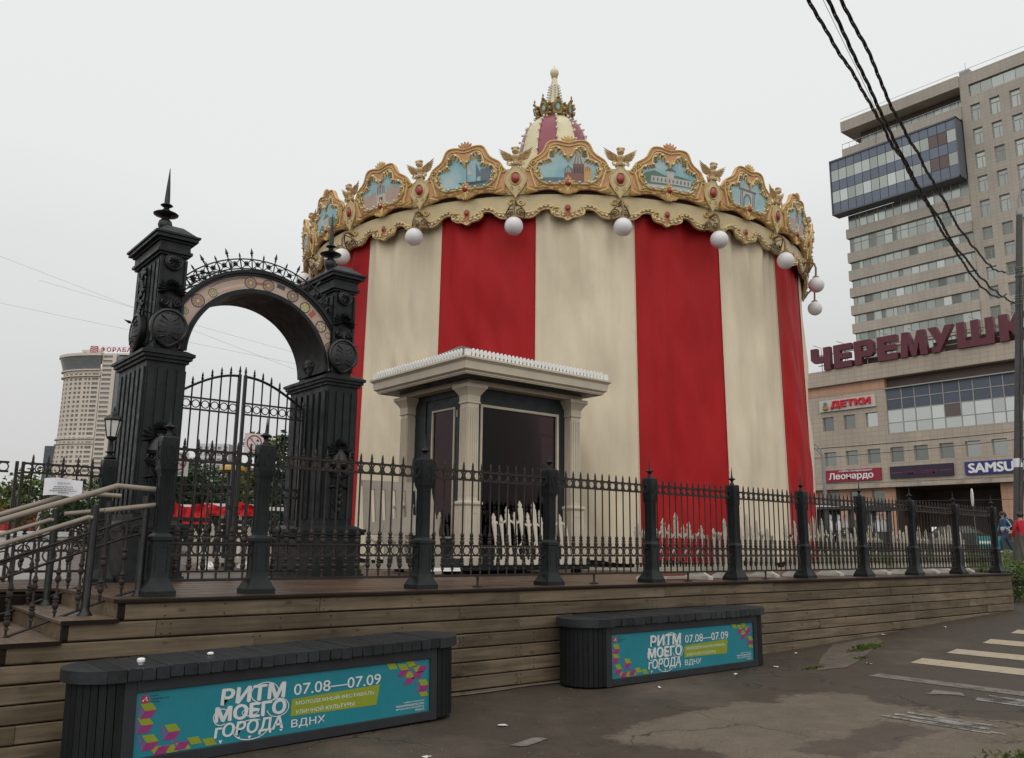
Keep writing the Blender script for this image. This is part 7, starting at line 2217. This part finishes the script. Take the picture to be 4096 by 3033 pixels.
for k in range(9000):
    x = rg.uniform(19.5, 38); y = rg.uniform(3.2, 10); p = Vector((x, y, gz(x, y) + 0.03)); a = rg.uniform(0, 6.28); s = Vector((cos(a), sin(a), 0)) * 0.02; i = len(vs)
    vs += [p - s, p + s, p + Vector((rg.uniform(-0.05, 0.05), rg.uniform(-0.05, 0.05), rg.uniform(0.06, 0.16)))]; fs.append((i, i + 1, i + 2))
b.add(vs, fs); b.build('grass_blades', leaf_mat('grass_leaf', (0.075, 0.105, 0.028)))['kind'] = 'stuff'

# litter on the asphalt
LIT = mat('litter_white', (0.6, 0.59, 0.57), 0.6, 0.1, 9)
lit = [(1.52, -1.42, 'flattened white scrap on the asphalt below the right end of the near bench'), (-0.15, -1.75, 'small white scrap on the asphalt in front of the near bench poster'), (0.42, -1.9, 'pale scrap on the asphalt in front of the near bench'),
       (7.75, -0.28, 'white scrap by the plank wall right of the farther bench'), (12.2, -0.35, 'crumpled white wrapper near the plank wall at the far right'), (16.2, -0.35, 'small white scrap near the hedge'), (16.9, -0.4, 'second white scrap near the hedge'),
       (4.05, -0.98, 'white scrap below the left end of the farther bench'), (5.5, -0.9, 'torn paper scrap below the poster of the farther bench'), (6.4, -0.85, 'pale scrap below the right end of the farther bench'), (7.6, -1.45, 'tiny white scrap on the asphalt near the worn stripe'), (10.6, -0.1, 'white scrap in the joint at the wall foot')]
for k, (x, y, lb) in enumerate(lit):
    rg = random.Random(k)
    o = thing('litter', lb, 'litter', (x, y, gz(x, y)), 'scraps of litter on the asphalt')
    b = MB(); a = rg.uniform(0, 3); w, l = rg.uniform(0.012, 0.022), rg.uniform(0.03, 0.06) * (1.6 if k == 4 else 1)
    vs = []
    for i in range(4):
        for j in range(3): vs.append(((i / 3 - 0.5) * 2 * l * cos(a) - (j - 1) * w * sin(a), (i / 3 - 0.5) * 2 * l * sin(a) + (j - 1) * w * cos(a), 0.006 + rg.uniform(0, 0.014)))
    b.add(vs, [(i * 3 + j, (i + 1) * 3 + j, (i + 1) * 3 + j + 1, i * 3 + j + 1) for i in range(3) for j in range(2)])
    b.build('scrap', LIT, o)
rows = [[(1.2 + 0.2 * i, -0.012), (1.2 + 0.2 * i, -0.07 - 0.02 * math.sin(i * 1.3))] for i in range(15)]
draped('mortar_strip', rows, CEM, 0.012)
gr = MB(); rg = random.Random(77)
for k in range(420):
    x = rg.uniform(-2.5, 14); y = -rg.random() ** 1.5 * 4.8 - 0.06; r = rg.uniform(0.002, 0.006)
    gr.ball((x, y, gz(x, y) + r * 0.4), (r, r, r * 0.7), 5, 3)
gr.build('grit', mat('grit', (0.2, 0.185, 0.165), 0.8, 0.3, 9))['kind'] = 'stuff'

# ---------------------------------------------------------------- things on the square behind the gate
TARPR = tarp('stall_red_cover', (0.42, 0.012, 0.018), (0.28, 0.01, 0.01), 0.5)
def red_cover(label, x0, y0, x1, y1, z0, z1, seed):
    L = math.hypot(x1 - x0, y1 - y0)
    t = thing('red_cover', label, 'cover', (x0, y0, DZ), 'red covers on the far stalls')
    t.rotation_euler = (0, 0, math.atan2(y1 - y0, x1 - x0))
    b = MB(); vs = []; n = 30
    for j in range(7):
        for i in range(n + 1):
            u = i / n; v = j / 6
            sag = 0.05 * sin(u * 9 + seed) * v + 0.04 * noise.noise(Vector((u * 6, v * 3, seed)))
            vs.append((u * L, 0.12 * noise.noise(Vector((u * 8, v * 2.5, seed + 3))) - 0.1 * (1 - v), z0 - DZ + (z1 - z0) * v + sag))
    b.add(vs, [(j * (n + 1) + i, j * (n + 1) + i + 1, (j + 1) * (n + 1) + i + 1, (j + 1) * (n + 1) + i) for j in range(6) for i in range(n)])
    b.build('cover_sheet', TARPR, t, 80)
    f = MB()
    for i in range(4): f.box(L * i / 3 - 0.03, 0.14, 0, L * i / 3 + 0.03, 0.2, z1 - DZ)
    f.box(0, 0.14, z1 - DZ - 0.04, L, 0.2, z1 - DZ + 0.02)
    f.build('frame', WHITE_P, t)
red_cover('creased red cover behind the left gate leaf', 2.95, 12.0, 3.75, 11.9, 1.98, 2.40, 1)
red_cover('long red cover behind the right gate leaf', 3.8, 12.3, 5.0, 12.0, 2.2, 2.46, 2)
red_cover('red cover at the far left behind the stair railing', -1.6, 9.6, -0.25, 9.0, 1.72, 2.26, 3)
for k in range(3):
    r = thing('picket_barrier', ['cream barrier standing behind the left gate leaf', 'cream barrier standing behind the middle of the gate', 'cream barrier standing behind the right gate leaf'][k], 'barrier', (1.9 + 0.75 * k, 7.6 + 0.15 * k, DZ), 'cream barriers behind the gate')
    barrier_parts(r, 0.62, 0.75, 60 + k, True)
bl = thing('balustrade', 'white sloping balustrade behind the right gate pillar', 'balustrade', (3.35, 8.1, DZ))
b = MB().box(0, 0, 1.05, 1.4, 0.06, 1.12)
b.tube([(0, 0.02, 0.62), (1.4, 0.02, 0.92)], 0.03, 5).tube([(0, 0.02, 0.42), (1.4, 0.02, 0.72)], 0.03, 5).tube([(0, 0.02, 0.0), (0, 0.02, 1.05)], 0.04, 5).tube([(1.4, 0.02, 0.0), (1.4, 0.02, 1.05)], 0.04, 5)
for i in range(9): b.tube([(0.12 + 0.15 * i + 0.05 * cos(2 * PI * q / 10), 0.02, 0.56 + 0.032 * i + 0.05 * sin(2 * PI * q / 10)) for q in range(10)], 0.012, 4, True)
b.build('balustrade_frame', WHITE_P, bl)
# dark iron benches in front of the covers
def iron_bench(label, x, y, rz):
    t = thing('iron_bench', label, 'bench', (x, y, DZ), 'dark iron benches on the square', rz=rz)
    for i in range(4): MB().box(0, 0.10 * i, 0.44, 1.4, 0.10 * i + 0.07, 0.47).build('seat_slat', RAILM, t)
    for i in range(3): MB().box(0, 0.42, 0.58 + 0.12 * i, 1.4, 0.45, 0.66 + 0.12 * i).build('back_slat', RAILM, t)
    for s in (0.1, 1.3):
        MB().tube([(s, 0.02, 0), (s, 0.03, 0.44), (s, 0.40, 0.44), (s, 0.47, 0.95)], 0.022, 6).tube([(s, 0.42, 0), (s, 0.40, 0.44)], 0.022, 6).build('leg', RAILM, t)
iron_bench('dark slatted iron bench behind the left gate leaf', 1.75, 8.4, 0.05)
iron_bench('dark slatted iron bench behind the gate lock', 3.0, 9.4, -0.1)
# yellow coin telescope like machine, no lamp, behind the gate
ym = thing('yellow_capped_post', 'short post with a yellow top behind the gate lock', 'post', (3.05, 8.9, DZ))
MB().lathe([(0.09, 0), (0.09, 1.2), (0.06, 1.3), (0.10, 1.75), (0.10, 1.78)], 10).build('post_body', IRON2, ym, 40)
MB().lathe([(0.13, 1.78), (0.26, 1.82), (0.24, 1.88), (0.08, 1.95)], 12).build('yellow_cap', flat('yellow_cap', (0.38, 0.24, 0.04)), ym, 40)

# iron fence on the far side of the square (right)
ff = thing('iron_fence', 'low dark iron fence far behind the barriers at the right of the tent', 'fence', (25.0, 9.0, gz(25, 9)))
for k in range(30):
    o = inst(PICK, 'picket', ff, (0, k * 0.26 - 0.5, 0))
for z in (0.15, 0.5, 0.95, 1.1, 1.25): MB().box(-0.015, -0.7, z, 0.015, 7.4, z + 0.03).build('rail', RAILM, ff)
for y in (-0.7, 3.3, 7.4): inst(POST, 'post', ff, (0, y, 0))

# dark stalls and shelter before the mall
SHEL = mat('shelter_dark', (0.035, 0.037, 0.04), 0.5, 0.2, 3)
def stall(label, x, y, w, h, seed, pitched):
    t = thing('market_stall', label, 'stall', (x, y, gz(x, y)), 'dark stalls in front of the mall', rz=RZV)
    MB().box(-w / 2 - 0.25, -0.4, h - 0.16, w / 2 + 0.25, 1.4, h - 0.04).build('roof', SHEL, t)
    if pitched:
        MB().prism([(-w / 2 - 0.3, h - 0.04), (w / 2 + 0.3, h - 0.04), (w / 2, h + 0.08), (0.15, h + 0.14), (0, h + 0.22), (-0.15, h + 0.14), (-w / 2, h + 0.08)], -0.45, 1.4, 1).build('gable', SHEL, t)
    else: MB().box(-w / 2 - 0.25, -0.42, h - 0.05, w / 2 + 0.25, 1.4, h + 0.04).build('roof_edge', WHITE_P, t)
    for s in (-1, 1): MB().box(s * w / 2 - 0.08, -0.3, 0, s * w / 2 + 0.08, -0.1, h - 0.16).build('post', SHEL, t)
    MB().box(-w / 2, 1.1, 0, w / 2, 1.2, h - 0.16).build('back_wall', SHEL, t)
    for s in (-0.28, 0.05, 0.33):
        MB().lathe([(0.10, 0.95), (0.13, 1.3), (0.10, 1.45), (0.05, 1.5), (0.09, 1.6), (0.08, 1.72), (0.02, 1.78)], 10, (s * w, 0.1, 0)).build('goods', PAPER, t, 50)
    MB().box(-w / 2, -0.1, 0.0, w / 2, 0.3, 0.95).build('counter', SHEL, t)
stall('dark flat roofed stall right of the tent in front of the mall', 33.7, 13.9, 1.15, 2.15, 1, False)
stall('dark stall with a small gabled top and white goods in front of the mall', 35.2, 12.8, 0.95, 2.05, 2, True)
bk = thing('info_board', 'small black board with white lettering between the two stalls', 'board', (34.1, 13.45, gz(34.1, 13.45)), rz=RZV)
MB().box(-0.45, 0, 0.75, 0.45, 0.04, 1.15).box(-0.4, 0.01, 0, -0.36, 0.03, 0.75).box(0.36, 0.01, 0, 0.4, 0.03, 0.75).build('board', SHEL, bk)
b = MB(); rg = random.Random(5)
for i in range(8): b.box(-0.38 + 0.095 * i, -0.006, 0.88, -0.32 + 0.095 * i, -0.002, 1.05).box(-0.36 + 0.095 * i, -0.008, 0.92, -0.34 + 0.095 * i, -0.0065, 0.98) if False else b.box(-0.38 + 0.095 * i, -0.006, 0.9 + 0.04 * (i % 2), -0.32 + 0.095 * i, -0.002, 1.04)
b.build('white_marks', SW, bk)
# parked cars in front of the mall
def car(label, x, y, rz, col, seed):
    t = thing('parked_car', label, 'car', (x, y, gz(x, y)), 'cars parked before the mall', rz=rz)
    cm = mat('car_paint_%d' % seed, col, 0.3, 0.05, 1)
    prof = [(-2.1, 0.35), (2.1, 0.35), (2.15, 0.7), (1.95, 0.92), (1.0, 1.0), (0.45, 1.45), (-1.2, 1.48), (-1.85, 1.0), (-2.15, 0.9)]
    MB().prism(prof, -0.85, 0.85, 1).build('body', cm, t, 30)
    MB().prism([(0.92, 1.0), (0.45, 1.38), (-1.15, 1.41), (-1.7, 1.02)], -0.86, 0.86, 1).build('side_window', P_MID, t)
    MB().prism([(-0.82, 1.02), (0.82, 1.02), (0.72, 1.38), (-0.72, 1.38)], 0.62, 0.9, 0).build('windscreen', P_LIGHT, t)
    WH = MB().add([], [])
    wb_ = MB(); vs = []
    for i in range(14):
        a = 2 * PI * i / 14; vs += [(0.33 * cos(a), -0.1, 0.33 * sin(a)), (0.33 * cos(a), 0.1, 0.33 * sin(a))]
    wb_.add(vs, [(2 * i, (2 * i + 2) % 28, (2 * i + 3) % 28, 2 * i + 1) for i in range(14)] + [tuple(range(0, 28, 2)), tuple(range(1, 28, 2))])
    wm = wb_.mesh('wheel', SIGNK, 40)
    for sx in (-1.3, 1.3):
        for sy in (-0.78, 0.78): inst(wm, 'wheel', t, (sx, sy, 0.33))
    for sy in (-0.6, 0.6): MB().box(2.1, sy - 0.15, 0.66, 2.17, sy + 0.15, 0.78).build('headlight', P_BRIGHT, t)
car('dark grey car parked before the entrance recess, left one', 52.0, 17.0, RZV + 2.6, (0.04, 0.042, 0.046), 1)
car('black car parked before the entrance recess, right one', 53.0, 12.6, RZV + 2.6, (0.02, 0.02, 0.022), 2)

# ---------------------------------------------------------------- street lamp, road sign, overhead wires, pole with cables
GPOLE = mat('galvanised_pole', (0.22, 0.225, 0.23), 0.5, 0.15, 2, metal=0.2)
CPOLE = mat('concrete_pole', (0.060, 0.058, 0.056), 0.75, 0.2, 5, 0.3, 40, dirt=0.4, dirtcol=(0.12, 0.115, 0.11))
sl_ = thing('street_lamp', 'grey street lamp with two curved arms at the right edge of the tent', 'street lamp', (37.9, 16.95, gz(37.9, 16.95)))
z0 = gz(37.9, 16.95)
MB().tube([(0, 0, 0), (0, 0, 5.0)], [0.11, 0.075], 8).build('pole', GPOLE, sl_, 40)
def arm(dz, L):
    pts = [(0, 0, 4.4 - dz)] + [(-0.45 * L * (1 - cos(a)) * 0.9, 0.50 * L * (1 - cos(a)), 4.9 - dz + 0.85 * sin(a)) for a in [rad(12 * k) for k in range(9)]]
    MB().tube(pts, 0.045, 6).build('arm', GPOLE, sl_, 40)
    e = pts[-1]
    MB().ball((e[0] - 0.3, e[1] + 0.35, e[2] - 0.02), (0.32, 0.34, 0.08), 10, 6).build('lamp_head', GPOLE, sl_, 60)
arm(0, 1.6); arm(0.28, 1.3)
sg = thing('road_sign', 'pale road sign on a thin post seen edge on, before the dark entrance', 'road sign', (49.07, 14.24, gz(49.07, 14.24)))
MB().tube([(0, 0, 0), (0, 0, 3.4)], 0.035, 6).build('pole', GPOLE, sg)
MB().lathe([(0.02, -0.03), (0.34, -0.02), (0.34, 0.02), (0.02, 0.03)], 18).build('sign_plate', SIGNW, sg)
o = [c for c in kids(sg) if c.name.startswith('sign_plate')][0]
o.location = (0, 0, 3.0); o.rotation_euler = (PI / 2, 0, RZV + rad(72)); o.scale = (1, 1.6, 1)

CABLE = mat('black_cable', (0.016, 0.014, 0.014), 0.6, 0.3, 8)
def smooth(pts, n=6):
    P = [Vector(p) for p in pts]; outp = []
    for i in range(len(P) - 1):
        p0, p1, p2, p3 = P[max(i - 1, 0)], P[i], P[i + 1], P[min(i + 2, len(P) - 1)]
        for k in range(n):
            t = k / n
            outp.append(0.5 * ((2 * p1) + (p2 - p0) * t + (2 * p0 - 5 * p1 + 4 * p2 - p3) * t * t + (3 * p1 - p0 - 3 * p2 + p3) * t ** 3))
    outp.append(P[-1]); return outp
def fitcurve(pts):
    """quadratic sag through the measured points, measured along X"""
    import numpy as np
    a = np.array(pts); cy = np.polyfit(a[:, 0], a[:, 1], 1); cz = np.polyfit(a[:, 0], a[:, 2], 3)
    ex = a[-1]
    return lambda x: (x, float(np.polyval(cy, x)), float(np.polyval(cz, x)))
CAB = {'left': [(7.96, -1.01, 10.12), (10.35, -0.38, 9.93), (12.12, 0.07, 9.98), (14.5, 0.68, 9.81), (17.12, 1.34, 9.71), (18.71, 1.76, 9.47), (20.58, 2.24, 9.38), (23.52, 3.0, 9.64), (28.28, 4.22, 10.49), (31.16, 4.76, 11.22)],
       'middle': [(8.08, -1.23, 10.07), (9.3, -0.92, 9.85), (10.49, -0.61, 9.63), (12.09, -0.2, 9.27), (14.52, 0.42, 9.23), (16.55, 0.94, 9.14), (18.03, 1.32, 9.19), (19.96, 1.81, 9.28), (22.86, 2.54, 9.45), (26.64, 3.52, 10.01), (31.11, 4.65, 10.81)],
       'right': [(8.17, -1.39, 10.02), (10.87, -0.66, 9.94), (12.78, -0.14, 9.8), (15.59, 0.63, 9.84), (17.05, 1.02, 9.8), (19.02, 1.57, 9.9), (20.76, 2.03, 10.05), (22.78, 2.58, 10.27), (26.69, 3.65, 11.03), (31.03, 4.8, 12.02)]}
cpos = {'left': 'leftmost of the three twisted black cables running down to the pole', 'middle': 'middle one of the three twisted black cables running down to the pole', 'right': 'rightmost of the three twisted black cables running down to the pole'}
for nm, pts in CAB.items():
    f = fitcurve(pts)
    t = thing('overhead_cable', cpos[nm], 'cable', f(31.05), 'twisted overhead cables')
    off = Vector(f(31.05))
    xs = [3.0 + 28.05 * i / 280 for i in range(281)]
    rg = random.Random(len(nm))
    base = []
    for i, x in enumerate(xs):
        xx = max(x, 8.0); p = Vector(f(xx))
        if x < 8.0:
            q = Vector(f(8.1)); p = p + (p - q) * ((8.0 - x) / 0.1)
        w = 0.05 * noise.noise(Vector((x * 0.9, len(nm) * 3.1, 0)))
        base.append(p + Vector((w * 0.6, -w * 0.6, w)) - off)
    for s in range(3):
        ph = 2 * PI * s / 3
        pts2 = [b_ + Vector((0.0, 0.020 * cos(x * 5.2 + ph), 0.020 * sin(x * 5.2 + ph))) for b_, x in zip(base, xs)]
        MB().tube(pts2, 0.0145, 5).build('strand', CABLE, t, 80)
t = thing('overhead_cable', 'thin single wire between the left and the middle twisted cable', 'cable', (8.18, -1.42, 9.15), 'twisted overhead cables')
MB().tube([(-4.0, -0.7, 1.6), (0, 0, 0), (0.43, 0.07, -0.17), (0.98, 0.16, -0.42), (1.25, 0.20, -0.59), (2.2, 0.75, -0.55)], 0.004, 4).build('strand', CABLE, t)

# concrete pole at the right edge with its lamp arm, leaning slightly
pb_, pt_ = Vector((30.48, 5.20, gz(30.5, 5.2) - 0.1)), Vector((31.52, 4.31, 14.32))
up = thing('utility_pole', 'dark concrete pole at the right edge with cable bands and a curved lamp arm', 'pole', pb_)
MB().tube([(0, 0, 0), pt_ - pb_], [0.165, 0.11], 12).build('pole', CPOLE, up, 40)
def onp(z): return (pt_ - pb_) * ((z - pb_.z) / (pt_.z - pb_.z))
bd = MB()
for z in (12.2, 12.13, 12.05, 11.9, 11.85, 11.1, 11.0, 10.9, 10.75):
    c = onp(z); bd.tube([(c.x + 0.135 * cos(2 * PI * i / 12), c.y + 0.135 * sin(2 * PI * i / 12), c.z) for i in range(12)], 0.014, 4, True)
bd.tube([onp(12.02), Vector((31.05, 4.8, 12.02)) - pb_], 0.02, 5).tube([onp(11.0), Vector((31.1, 4.7, 11.0)) - pb_], 0.02, 5)
bd.build('cable_band', GPOLE, up)
cw_ = MB()
for q in (-0.09, 0.02):
    cw_.tube([onp(11.9 - 1.15 * k) + Vector((-0.14 + q * 0.4, -0.12 + q + 0.03 * sin(k * 1.9 + q * 20), 0)) for k in range(9)], 0.016, 5)
cw_.build('hanging_cable', CABLE, up)
MB().tube([pt_ - pb_, pt_ - pb_ + Vector((0.02, -0.02, 0.65)), pt_ - pb_ + Vector((0.2, -0.16, 1.5)), pt_ - pb_ + Vector((0.6, -0.48, 2.15)), pt_ - pb_ + Vector((1.2, -1.0, 2.5))], 0.045, 6).build('lamp_arm', GPOLE, up, 60)
MB().lathe([(0.12, 0), (0.125, 0.06), (0.06, 0.28)], 10, tuple(pt_ - pb_)).build('pole_cap', GPOLE, up, 40)
MB().lathe([(0.158, 0), (0.157, 0.32)], 12, tuple(onp(4.6))).build('paper_band', PAPER, up)

def wire(label, a, b_, r, sag=0.3, grp='thin overhead wires'):
    a = Vector(a); b_ = Vector(b_)
    t = thing('overhead_wire', label, 'wire', a, grp)
    MB().tube([(b_ - a) * (i / 24) + Vector((0, 0, -sag * 4 * (i / 24) * (1 - i / 24))) for i in range(25)], r, 4).build('strand', CABLE, t)
wire('upper trolley wire crossing the mall front', (47, 29.5, 8.1), (70, 9.5, 11.2), 0.028)
wire('lower trolley wire crossing the mall front', (47, 29.5, 7.4), (70, 9.5, 10.7), 0.022)
wire('third thin wire crossing low before the mall signs', (47, 29.5, 5.9), (70, 9.5, 7.6), 0.016)
wire('thin wire before the ground floor of the mall', (47, 29.5, 4.9), (70, 9.5, 5.7), 0.016)
wire('upper thin wire in the grey sky at the left', (-2, 69, 25.6), (42, 33, 4.5), 0.006, 0.0)
wire('lower thin wire in the grey sky at the left', (-1, 68, 20.2), (42, 33, 9.6), 0.006, 0.2)
wire('thin wire in the grey sky seen under the gate arch', (8, 61, 20.2), (42, 33, 8.6), 0.006, 0.2)

# ---------------------------------------------------------------- people at the far right
SKIN = mat('skin', (0.38, 0.22, 0.16), 0.55, 0.05, 5); HAIR = mat('dark_hair', (0.022, 0.014, 0.011), 0.6, 0.2, 20)
def cloth(name, col): return mat(name, col, 0.8, 0.12, 6, 0.2, 40)
def person(label, loc, rz, joints, edges, mats, group=None):
    """joints: name -> (pos, radius); edges: (a, b, material index). One continuous skinned body."""
    t = thing('person', label, 'person', loc, group, rz)
    me = bpy.data.meshes.new('body'); bm = bmesh.new()
    sk = bm.verts.layers.skin.verify()
    vm = {}
    for nme, (p, r) in joints.items():
        v = bm.verts.new(p); v[sk].radius = (r[0], r[1]) if isinstance(r, tuple) else (r, r)
        v[sk].use_root = (nme == 'pelvis'); vm[nme] = v
    for a, c, _ in edges: bm.edges.new((vm[a], vm[c]))
    bm.to_mesh(me); bm.free()
    o = bpy.data.objects.new('body', me); COL.objects.link(o)
    s = o.modifiers.new('skin', 'SKIN'); s.use_smooth_shade = True
    o.modifiers.new('sub', 'SUBSURF').levels = 2
    bpy.context.view_layer.update()
    m2 = bpy.data.meshes.new_from_object(o.evaluated_get(bpy.context.evaluated_depsgraph_get()))
    bpy.data.objects.remove(o)
    for m in mats: m2.materials.append(m)
    segs = [(Vector(joints[a][0]), Vector(joints[c][0]), k) for a, c, k in edges]
    for p in m2.polygons:
        c = p.center; best = (9, 0)
        for a, b_, k in segs:
            ab_ = b_ - a; tt = max(0, min(1, (c - a).dot(ab_) / max(ab_.length_squared, 1e-9)))
            d = (c - a - ab_ * tt).length
            if d < best[0]: best = (d, k)
        p.material_index = best[1]; p.use_smooth = True
    m2.name = 'body'
    inst(m2, 'body', t)
    return t
# walking figure, local +X forwards
def walker_joints(sw=1.0, head_turn=0.0):
    J = {'pelvis': ((0, 0, 0.93), (0.15, 0.12)), 'waist': ((0.0, 0, 1.08), (0.15, 0.12)), 'chest': ((0.02, 0, 1.28), (0.165, 0.125)), 'neckb': ((0.03, 0, 1.44), 0.085), 'neck': ((0.05, 0, 1.50), 0.055), 'head': ((0.07, 0, 1.60), (0.088, 0.10)), 'top': ((0.07, 0, 1.68), 0.075)}
    for s, sg_ in (('l', 1), ('r', -1)):
        k = sw * sg_
        J['hip' + s] = ((0, 0.09 * sg_, 0.88), 0.105)
        J['knee' + s] = ((0.18 * k + 0.06, 0.09 * sg_, 0.50), 0.072)
        J['ankle' + s] = ((0.26 * k - 0.04, 0.09 * sg_, 0.10), 0.050)
        J['toe' + s] = ((0.26 * k + 0.14, 0.10 * sg_, 0.04), 0.040)
        J['sh' + s] = ((0.02, 0.18 * sg_, 1.38), 0.080)
        J['elb' + s] = ((-0.10 * k - 0.02, 0.24 * sg_, 1.12), 0.058)
        J['wri' + s] = ((-0.12 * k + 0.10, 0.22 * sg_, 0.90), 0.042)
        J['hand' + s] = ((-0.12 * k + 0.15, 0.21 * sg_, 0.82), 0.034)
    E = [('pelvis', 'waist', 0), ('waist', 'chest', 0), ('chest', 'neckb', 0), ('neckb', 'neck', 2), ('neck', 'head', 2), ('head', 'top', 2)]
    for s in 'lr':
        E += [('pelvis', 'hip' + s, 1), ('hip' + s, 'knee' + s, 1), ('knee' + s, 'ankle' + s, 1), ('ankle' + s, 'toe' + s, 3), ('chest', 'sh' + s, 0), ('sh' + s, 'elb' + s, 0), ('elb' + s, 'wri' + s, 0), ('wri' + s, 'hand' + s, 2)]
    return J, E
def fingers(t, w, fwd=0.0):
    b = MB()
    for k in range(4):
        y = w[1] - 0.024 + 0.016 * k
        b.tube([(w[0], y, w[2]), (w[0] + 0.012, y, w[2] - 0.045), (w[0] + 0.004, y, w[2] - 0.078 + 0.006 * abs(k - 1.5))], [0.010, 0.009, 0.007], 5)
    b.tube([(w[0] + 0.018, w[1] - 0.02, w[2] + 0.03), (w[0] + 0.040, w[1] - 0.025, w[2] - 0.01), (w[0] + 0.036, w[1] - 0.022, w[2] - 0.035)], [0.012, 0.010, 0.008], 5)
    b.build('fingers', SKIN, t, 60)
def face(t):
    b = MB().ball((0.165, 0, 1.585), (0.022, 0.014, 0.018), 6, 5).ball((0.06, 0.098, 1.59), (0.02, 0.012, 0.03), 6, 5).ball((0.06, -0.098, 1.59), (0.02, 0.012, 0.03), 6, 5)
    b.build('nose_and_ears', SKIN, t, 60)
    b = MB().ball((0.152, 0.035, 1.612), (0.010, 0.014, 0.008), 6, 4).ball((0.152, -0.035, 1.612), (0.010, 0.014, 0.008), 6, 4).box(0.150, -0.022, 1.548, 0.158, 0.022, 1.553)
    b.build('eyes_and_mouth', HAIR, t)
def hair(t, long_):
    b = MB().ball((0.045, 0, 1.64), (0.125, 0.118, 0.10), 12, 8)
    if long_: b.ball((-0.02, 0, 1.575), (0.085, 0.115, 0.12), 10, 7)
    b.build('hair', HAIR, t, 70)
# facing: left in the view
RZL = math.atan2(-VX_.y, -VX_.x)
J, E = walker_joints(1.0)
J['wril'] = ((0.16, 0.20, 0.98), 0.042); J['handl'] = ((0.21, 0.19, 0.93), 0.034)
pz = gz(35.35, 7.38)
p1 = person('person in a blue jacket with a pale sleeve stripe and navy trousers walking left', (35.35, 7.38, pz + 0.02), RZL, J, E, [cloth('jacket_blue', (0.045, 0.105, 0.20)), cloth('trousers_navy', (0.022, 0.040, 0.085)), SKIN, cloth('shoe_pale', (0.35, 0.36, 0.33))])
fingers(p1, J['handl'][0]); fingers(p1, J['handr'][0]); face(p1); hair(p1, True)
MB().lathe([(0.165, 0.95), (0.168, 1.04), (0.155, 1.10)], 14).build('shirt_hem', cloth('shirt_white', (0.5, 0.5, 0.5)), p1, 60)
MB().tube([(0.03, 0.245, 1.40), (-0.11, 0.30, 1.12), (0.10, 0.265, 1.0)], 0.016, 5).build('sleeve_stripe', cloth('stripe_pale', (0.55, 0.56, 0.58)), p1)
MB().ball((-0.04, 0, 1.47), (0.11, 0.13, 0.06), 10, 6).build('hood', cloth('hood_blue', (0.05, 0.12, 0.21)), p1, 60)
bpk = thing('backpack', 'dark navy backpack with a yellow-green patch worn by the person in blue', 'backpack', Vector((35.35, 7.38, pz + 0.02)), rz=RZL)
MB().ball((-0.24, 0, 1.20), (0.13, 0.155, 0.24), 12, 8).build('bag', cloth('bag_navy', (0.018, 0.022, 0.035)), bpk, 60)
MB().ball((-0.34, 0, 1.28), (0.05, 0.09, 0.08), 8, 6).build('pocket', flat('bag_lime', (0.28, 0.32, 0.03)), bpk, 60)
b = MB()
for s in (-1, 1): b.tube([(-0.16, 0.09 * s, 1.40), (0.02, 0.11 * s, 1.47), (0.155, 0.11 * s, 1.33), (0.13, 0.12 * s, 1.12), (-0.12, 0.11 * s, 1.02)], 0.016, 5)
b.build('strap', cloth('strap_navy', (0.018, 0.022, 0.035)), bpk)
J, E = walker_joints(-0.7)
J['wrir'] = ((-0.10, -0.26, 0.90), 0.042); J['handr'] = ((-0.11, -0.26, 0.81), 0.034)
px_, py_ = 28.2, 4.12
pz = gz(px_, py_)
p2 = person('person in a red jacket and grey brown trousers cut by the right edge', (px_, py_, pz + 0.02), math.atan2(VY_.y, VY_.x), J, E, [cloth('jacket_red', (0.40, 0.012, 0.025)), cloth('trousers_taupe', (0.09, 0.075, 0.065)), SKIN, cloth('shoe_tan', (0.22, 0.19, 0.15))])
fingers(p2, J['handl'][0]); fingers(p2, J['handr'][0]); face(p2); hair(p2, False)
# turquoise panel on the grass behind the walker
tp = thing('turquoise_panel', 'turquoise panel standing on the grass left of the walker', 'panel', (34.6, 7.55, gz(34.6, 7.55)), rz=RZV)
MB().box(-0.5, 0.3, 0.05, 0.5, 0.34, 0.75).build('sheet', flat('panel_turquoise', (0.03, 0.24, 0.23)), tp)
MB().box(-0.45, 0.29, 0.45, 0.0, 0.299, 0.55).build('white_stroke', SW, tp)
MB().box(-0.45, 0.31, 0.0, -0.41, 0.36, 0.7).box(0.41, 0.31, 0.0, 0.45, 0.36, 0.7).build('leg', GPOLE, tp)
